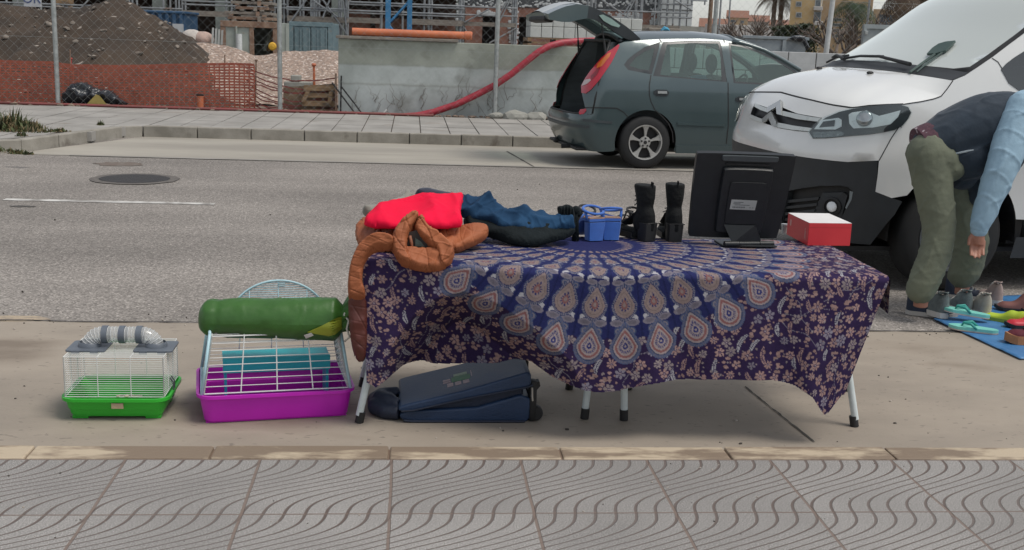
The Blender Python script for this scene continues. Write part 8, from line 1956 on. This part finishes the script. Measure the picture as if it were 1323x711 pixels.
# tailgate, standing up on its hinges: one curved shell with a rear window
Yt = cc[1]
lid_o = [(809, 50), (800, 42), (790, 34.5), (775, 25), (757, 15.5), (742, 9.5), (727, 7.5), (714, 9.5), (702, 14), (690, 19.5)]
lid_i = [(804, 52.5), (791, 50.5), (780, 44.5), (766, 35), (752, 27.5), (741, 24.5), (729, 26.5), (717, 29.5), (706, 29), (692, 26.5)]
Mi = np.array(world_of(car).inverted())
def tol(p): q = Mi[:3, :3] @ p + Mi[:3, 3]; return q
LO = [tol(at(px, py, Yt)) for px, py in lid_o]; LI = [tol(at(px, py, Yt)) for px, py in lid_i]
tg = thing('tailgate', None, None); tg.parent = car
def lidP(L, s, f): p = along(L, s); hw = .60 + .10 * s if s < .6 else .66; return np.array([p[0], f * hw, p[2] + .03 * (1 - f * f)])
nu, nv = 24, 26
fs_ = np.linspace(-1, 1, nu + 1)
def lidshell(a, b, fa, fb, nm, m, par, off=0.0):
    mb = MB(); SS = np.linspace(a, b, 14); FF = np.linspace(fa, fb, 16); 
    P = [[lidP(LO, s, f) + np.array([0, 0, off]) for f in FF] for s in SS]; Q = [[lidP(LI, s, f) - np.array([0, 0, off]) for f in FF] for s in SS]
    n, m_ = len(SS), len(FF); vs = [p for r in P for p in r] + [p for r in Q for p in r]; o = n * m_; F = []
    for i in range(n - 1):
        for j in range(m_ - 1): k = i * m_ + j; F.append((k, k + 1, k + m_ + 1, k + m_)); F.append((o + k, o + k + m_, o + k + m_ + 1, o + k + 1))
    for j in range(m_ - 1): F.append((j, o + j, o + j + 1, j + 1)); k = (n - 1) * m_ + j; F.append((k, k + 1, o + k + 1, o + k))
    for i in range(n - 1): k = i * m_; F.append((k, k + m_, o + k + m_, o + k)); k = i * m_ + m_ - 1; F.append((k, o + k, o + k + m_, k + m_))
    mb.add(vs, F); return mb.build(nm, m, par, smooth=40)
lidshell(.60, 1.0, -1, 1, 'lower_panel', M_CPAINT, tg)
lidshell(0, .10, -1, 1, 'frame', M_CBLK, tg); lidshell(.10, .60, -1, -.80, 'frame', M_CBLK, tg); lidshell(.10, .60, .80, 1, 'frame', M_CBLK, tg)
mb = MB(); mb.grid(lambda u, v: lidP(LO, .10 + .5 * v, (2 * u - 1) * .80) * .75 + lidP(LI, .10 + .5 * v, (2 * u - 1) * .80) * .25, 14, 10); mb.build('rear_window', M_CGL, tg, smooth=True)
# opaque pale strips on the lid's sides stand for its rear window
sp_px = [(754, 21), (759, 20), (770, 25.5), (781, 33.5), (779, 36), (770, 33.5), (760, 28)]
SPW = [tol(at(px, py, Yt)) for px, py in sp_px]
for s in (-1, 1): 
    mb = MB(); mb.prism([(p[0], p[2]) for p in SPW], lambda u, v, d: (u, d, v), s * .672, s * .662); 
    mb.build('pale_window_strip', mat('pale_glass', (.30, .42, .38), rough=.1), tg)
LO2 = [tol(at(px, py, Yt)) for px, py in ((690, 19), (702, 13), (714, 9), (726, 7), (741, 8.5))]; 
mb = MB(); mb.loft([[np.array([p[0], f * .5, p[2] + .055 * (1 - f * f) - .012]) for f in np.linspace(-1, 1, 13)] for p in LO2], ring=False, caps=False); o = mb.build('sky_sheen_sheet', mat('pale_sky_sheen', (.42, .44, .44), (.34, .36, .36), rough=.3), tg, smooth=True)  # pale sheet paints the sky's reflection on the lid's outer skin
e = LO[-1]; mb = MB(); mb.box((e[0] + .06, 0, (LO[-1][2] + LI[-1][2]) / 2 - .02), (.12, .9, .07), Matrix.Rotation(.2, 3, 'Y'), .02); mb.build('handle_recess', M_BLACK, tg)
for s in (1, -1):
    a = lidP(LI, .42, s * .93); b = CB.S(-s * .80, 1.36, -.02); mb = MB(); mb.cyl(a, a * .45 + b * .55, .008, 8); mb.cyl(a * .45 + b * .55, b, .014, 10); mb.build('gas_strut', M_BLACK, tg, smooth=40)
# roof spoiler lip at the hinge
mb = MB(); mb.tube([tuple(roofS(f, .0) + np.array([-.02, 0, -.01])) for f in np.linspace(-.95, .95, 20)], .03, 8); mb.build('roof_edge', M_CBLK, car, smooth=True)
mb = MB(); mb.box((-.78, .25, .24), (.25, .1, .07), None, .03); mb.cyl((-.95, -.4, .22), (-.6, -.4, .24), .025, 10); mb.build('exhaust', M_BLACK, car)
# ================================================================ the man bending over the shoes
man_loc = at(1205, 400, z=ROAD)
man = thing('person', 'person in a navy top with light blue sleeves and olive trousers bending over the shoes', 'person', tuple(man_loc))
def chain(mb, pts, rads, n=16):
    """a limb through joints: smooth tube with spherical ends"""
    P = [np.array(at(*p[:2], p[2])) if len(p) == 3 and p[0] > 50 else np.array(p) for p in pts]
    out, R = [], []
    for i in range(len(P) - 1):
        p0, p1, p2, p3 = P[max(i - 1, 0)], P[i], P[i + 1], P[min(i + 2, len(P) - 1)]
        for t in np.linspace(0, 1, 8, endpoint=False):
            out.append(.5 * ((2 * p1) + (-p0 + p2) * t + (2 * p0 - 5 * p1 + 4 * p2 - p3) * t * t + (-p0 + 3 * p1 - 3 * p2 + p3) * t ** 3)); R.append(rads[i] + (rads[i + 1] - rads[i]) * t)
    out.append(P[-1]); R.append(rads[-1]); mb.tube(out, R, n)
    for p, r in ((out[0], R[0]), (out[-1], R[-1])): mb.ell(p, (r * .98,) * 3, 14, 10)
    return out
M_SKIN = mat('skin', (.36, .17, .115), (.30, .135, .09), rough=.5, scale=9, bump=.1, bscale=60)
M_TROU = mat('olive_trousers', (.150, .165, .115), (.115, .128, .09), rough=.85, scale=5, bump=.35, bscale=18)
M_NAVYT = mat('navy_sweatshirt', (.014, .028, .046), (.010, .021, .035), rough=.85, scale=5, bump=.3, bscale=16, sheen=.1)
M_LBLUE = mat('light_blue_sleeve', (.30, .44, .54), (.24, .37, .47), rough=.8, scale=4, bump=.35, bscale=15)
YN, YF = 5.98, 6.34
hipN, kneeN, ankN = (1202, 212, 6.05), (1216, 300, 6.0), (1190, 388, YN)
hipF, kneeF, ankF = (1229, 214, 6.26), (1256, 300, 6.30), (1243, 372, YF)
b = MB()
chain(b, [hipN, kneeN, ankN], [.085, .06, .042]); chain(b, [hipF, kneeF, ankF], [.085, .06, .042])
chain(b, [(1210, 200, 6.15), (1245, 178, 6.14), (1288, 165, 6.12), (1330, 160, 6.12), (1352, 160, 6.11)], [.13, .125, .13, .11, .055])
hd = np.array(at(1388, 172, 6.10)); b.ell(hd, (.125, .082, .098), 20, 14, Matrix.Rotation(.5, 3, 'Y')); b.ell(hd + np.array([.02, 0, -.06]), (.09, .07, .07), 16, 10)
b.ell(hd + np.array([.06, 0, -.105]), (.022, .016, .022), 10, 8); b.ell(hd + np.array([.045, 0, -.125]), (.02, .028, .012), 10, 8)
for s in (-1, 1): b.ell(hd + np.array([-.005, s * .084, -.01]), (.02, .012, .032), 10, 8); b.ell(hd + np.array([.085, s * .034, -.065]), (.012, .014, .010), 8, 6)
wrN = np.array(at(1266, 296, 5.85)); chain(b, [(1318, 152, 5.93), (1293, 228, 5.86), (1266, 296, 5.85)], [.06, .045, .031])
wrF = np.array(at(1362, 292, 6.34)); chain(b, [(1332, 155, 6.30), (1352, 230, 6.36), (1362, 292, 6.34)], [.06, .045, .031])
def hand(mb, wr, d, side, curl):
    """palm, four bent fingers of unequal length and a thumb leaving the side of the palm"""
    d = np.array(d) / np.linalg.norm(d); sd = np.array(side) - d * np.dot(side, d); sd /= np.linalg.norm(sd); nn = np.cross(d, sd)
    mb.tube([wr - d * .02, wr + d * .02, wr + d * .055, wr + d * .088], [.028, .030, .032, .028], 12)
    mb.ell(wr + d * .055, (.034, .03, .042), 14, 10)
    for k, (o, L) in enumerate(((-.032, .066), (-.011, .078), (.011, .074), (.031, .058))):
        p = wr + d * .082 + sd * o; q1 = p + d * L * .42 + nn * curl * .006; q2 = q1 + d * L * .32 + nn * curl * .014; q3 = q2 + d * L * .24 + nn * curl * .02
        mb.tube([p - d * .02, p, q1, q2, q3], [.0105, .0105, .0098, .009, .0075], 10); mb.ell(q3, (.0075,) * 3, 8, 6)
    t0 = wr + d * .022 - sd * .024; t1 = t0 + d * .035 - sd * .022 + nn * curl * .01; t2 = t1 + d * .034 - sd * .004 + nn * curl * .012; mb.tube([t0, t1, t2], [.014, .0125, .009], 10); mb.ell(t2, (.009,) * 3, 8, 6)
hand(b, wrN, (-.05, -.05, -1), (1, -.35, 0), 1); hand(b, wrF, (.1, 0, -1), (1, .3, 0), -1)
for a, y in ((ankN, YN), (ankF, YF)): p = np.array(at(*a)); b.tube([p, p + np.array([.0, 0, -.04])], [.042, .04], 12)
o = b.build('body', M_SKIN, man, world=True, smooth=True); remesh(o, .0055, 3)
# trousers: two full legs joined at the seat, hems over the shoes
t = MB()
chain(t, [(1200, 200, 6.09), (1205, 240, 6.05), (1213, 300, 6.0), (1202, 345, 5.98), (1190, 374, YN)], [.130, .110, .094, .090, .088]); chain(t, [(1222, 205, 6.22), (1238, 250, 6.25), (1254, 300, 6.29), (1250, 340, 6.32), (1243, 355, YF)], [.125, .110, .094, .090, .086])
t.ell(at(1206, 204, 6.15), (.135, .19, .13), 20, 12); t.ell(at(1216, 215, 6.15), (.13, .18, .10), 20, 12)
o = t.build('trousers', M_TROU, man, world=True, smooth=True); remesh(o, .010, 5)
crumple(o, [((14, 10, 34), .006, .22), ((-34, 20, 22), .007, .18), ((60, 10, 30), .003, .2), ((20, -40, -58), .003, .2)], [(5, .005)], 2)
# patterned waistband showing above the trousers
wb = MB(); c0 = np.array(at(1188, 190, 6.13)); ax_ = np.array(at(1240, 172, 6.13)) - c0; ax_ /= np.linalg.norm(ax_)
c0 = np.array(at(1191, 193, 6.13)); wb.tube([c0 - ax_ * .01, c0 + ax_ * .03, c0 + ax_ * .075], [.128, .134, .136], 28)
wm = mat('plaid_waistband', (.10, .045, .06), (.05, .02, .032), rough=.85, scale=40, speck=((.32, .27, .29), 28, .6))
wb.build('waistband', wm, man, world=True, smooth=40)
# navy top, hanging loose in front, with a pale hem line
s_ = MB()
chain(s_, [(1212, 186, 6.13), (1240, 174, 6.13), (1275, 163, 6.12), (1305, 158, 6.12), (1335, 158, 6.12)], [.150, .172, .185, .175, .12])
s_.ell(at(1245, 200, 6.14), (.17, .19, .15), 20, 12); s_.ell(at(1285, 195, 6.12), (.17, .19, .16), 20, 12); s_.ell(at(1238, 224, 6.20), (.09, .15, .10), 18, 12); s_.ell(at(1262, 236, 6.18), (.07, .13, .13), 18, 12); s_.ell(at(1318, 172, 6.12), (.13, .22, .14), 18, 12)
chain(s_, [(1332, 155, 6.30), (1352, 230, 6.36), (1361, 285, 6.34)], [.085, .07, .05])
o = s_.build('sweatshirt', M_NAVYT, man, world=True, smooth=True); remesh(o, .010, 6)
crumple(o, [((26, 12, 18), .006, .28), ((18, -15, -30), .006, .25)], [(7, .006)], 5)
from mathutils.bvhtree import BVHTree
bv = BVHTree.FromPolygons([v.co for v in o.data.vertices], [p.vertices for p in o.data.polygons]); Mi_ = world_of(man).inverted(); hp_ = []
for px, py in ((1201, 207), (1208, 205.5), (1216, 203.5), (1224, 202.5), (1231, 199), (1240, 197.5), (1250, 195.5), (1258, 194)):
    d_ = Vector(ray(px, py)); h0 = bv.ray_cast(Mi_ @ Vector((0, 0, CAMH)), Mi_.to_3x3() @ d_)
    if h0[0] is not None: hp_.append(tuple(h0[0] + h0[1].normalized() * .001))
if len(hp_) > 2: MB().tube(hp_, [.002] + [.0065] * (len(hp_) - 2) + [.002], 8).build('pale_hem', mat('pale_hem', (.36, .41, .44), (.12, .16, .19), rough=.8, scale=22), man, smooth=True)
# light blue sleeve of the near arm with its cuff
sl_ = MB(); chain(sl_, [(1326, 140, 5.95), (1314, 166, 5.92), (1296, 215, 5.86), (1277, 262, 5.85), (1267, 288, 5.85)], [.105, .100, .088, .072, .062]); chain(sl_, [(1326, 140, 5.95), (1345, 150, 5.99)], [.10, .10])
o = sl_.build('sleeve', M_LBLUE, man, world=True, smooth=True); remesh(o, .008, 5)
crumple(o, [((-34, 10, 30), .006, .25), ((38, 20, 34), .005, .25), ((60, -20, -20), .003, .3)], [(8, .006)], 7)
cf = MB(); chain(cf, [(1267, 287, 5.85), (1265, 297, 5.85)], [.054, .047]); cf.build('cuff', M_LBLUE, man, world=True, smooth=True)
# hair and shoes
h_ = MB(); h_.ell(hd + np.array([-.02, 0, .02]), (.125, .09, .095), 18, 12, Matrix.Rotation(.5, 3, 'Y')); h_.build('hair', mat('dark_hair', (.018, .014, .012), (.01, .008, .007), rough=.6, scale=40, bump=.4), man, world=True, smooth=True)
def man_shoe(px, heading, lab):
    t = shoe('x', px, heading, .29, M_NAVYS, mat('pale_sole_' + lab, (.42, .40, .37), rough=.7), .026, 1.0, .104, laces=mat('lace_' + lab, (.3, .32, .33), rough=.8), opening=False, nm='shoe')
    for k in ('label', 'category', 'group'): del t[k]
    t.location -= man.location; t.location.z -= .014; t.parent = man; return t
man_shoe((1170, 402), -20, 'near'); man_shoe((1220, 381), -14, 'far')
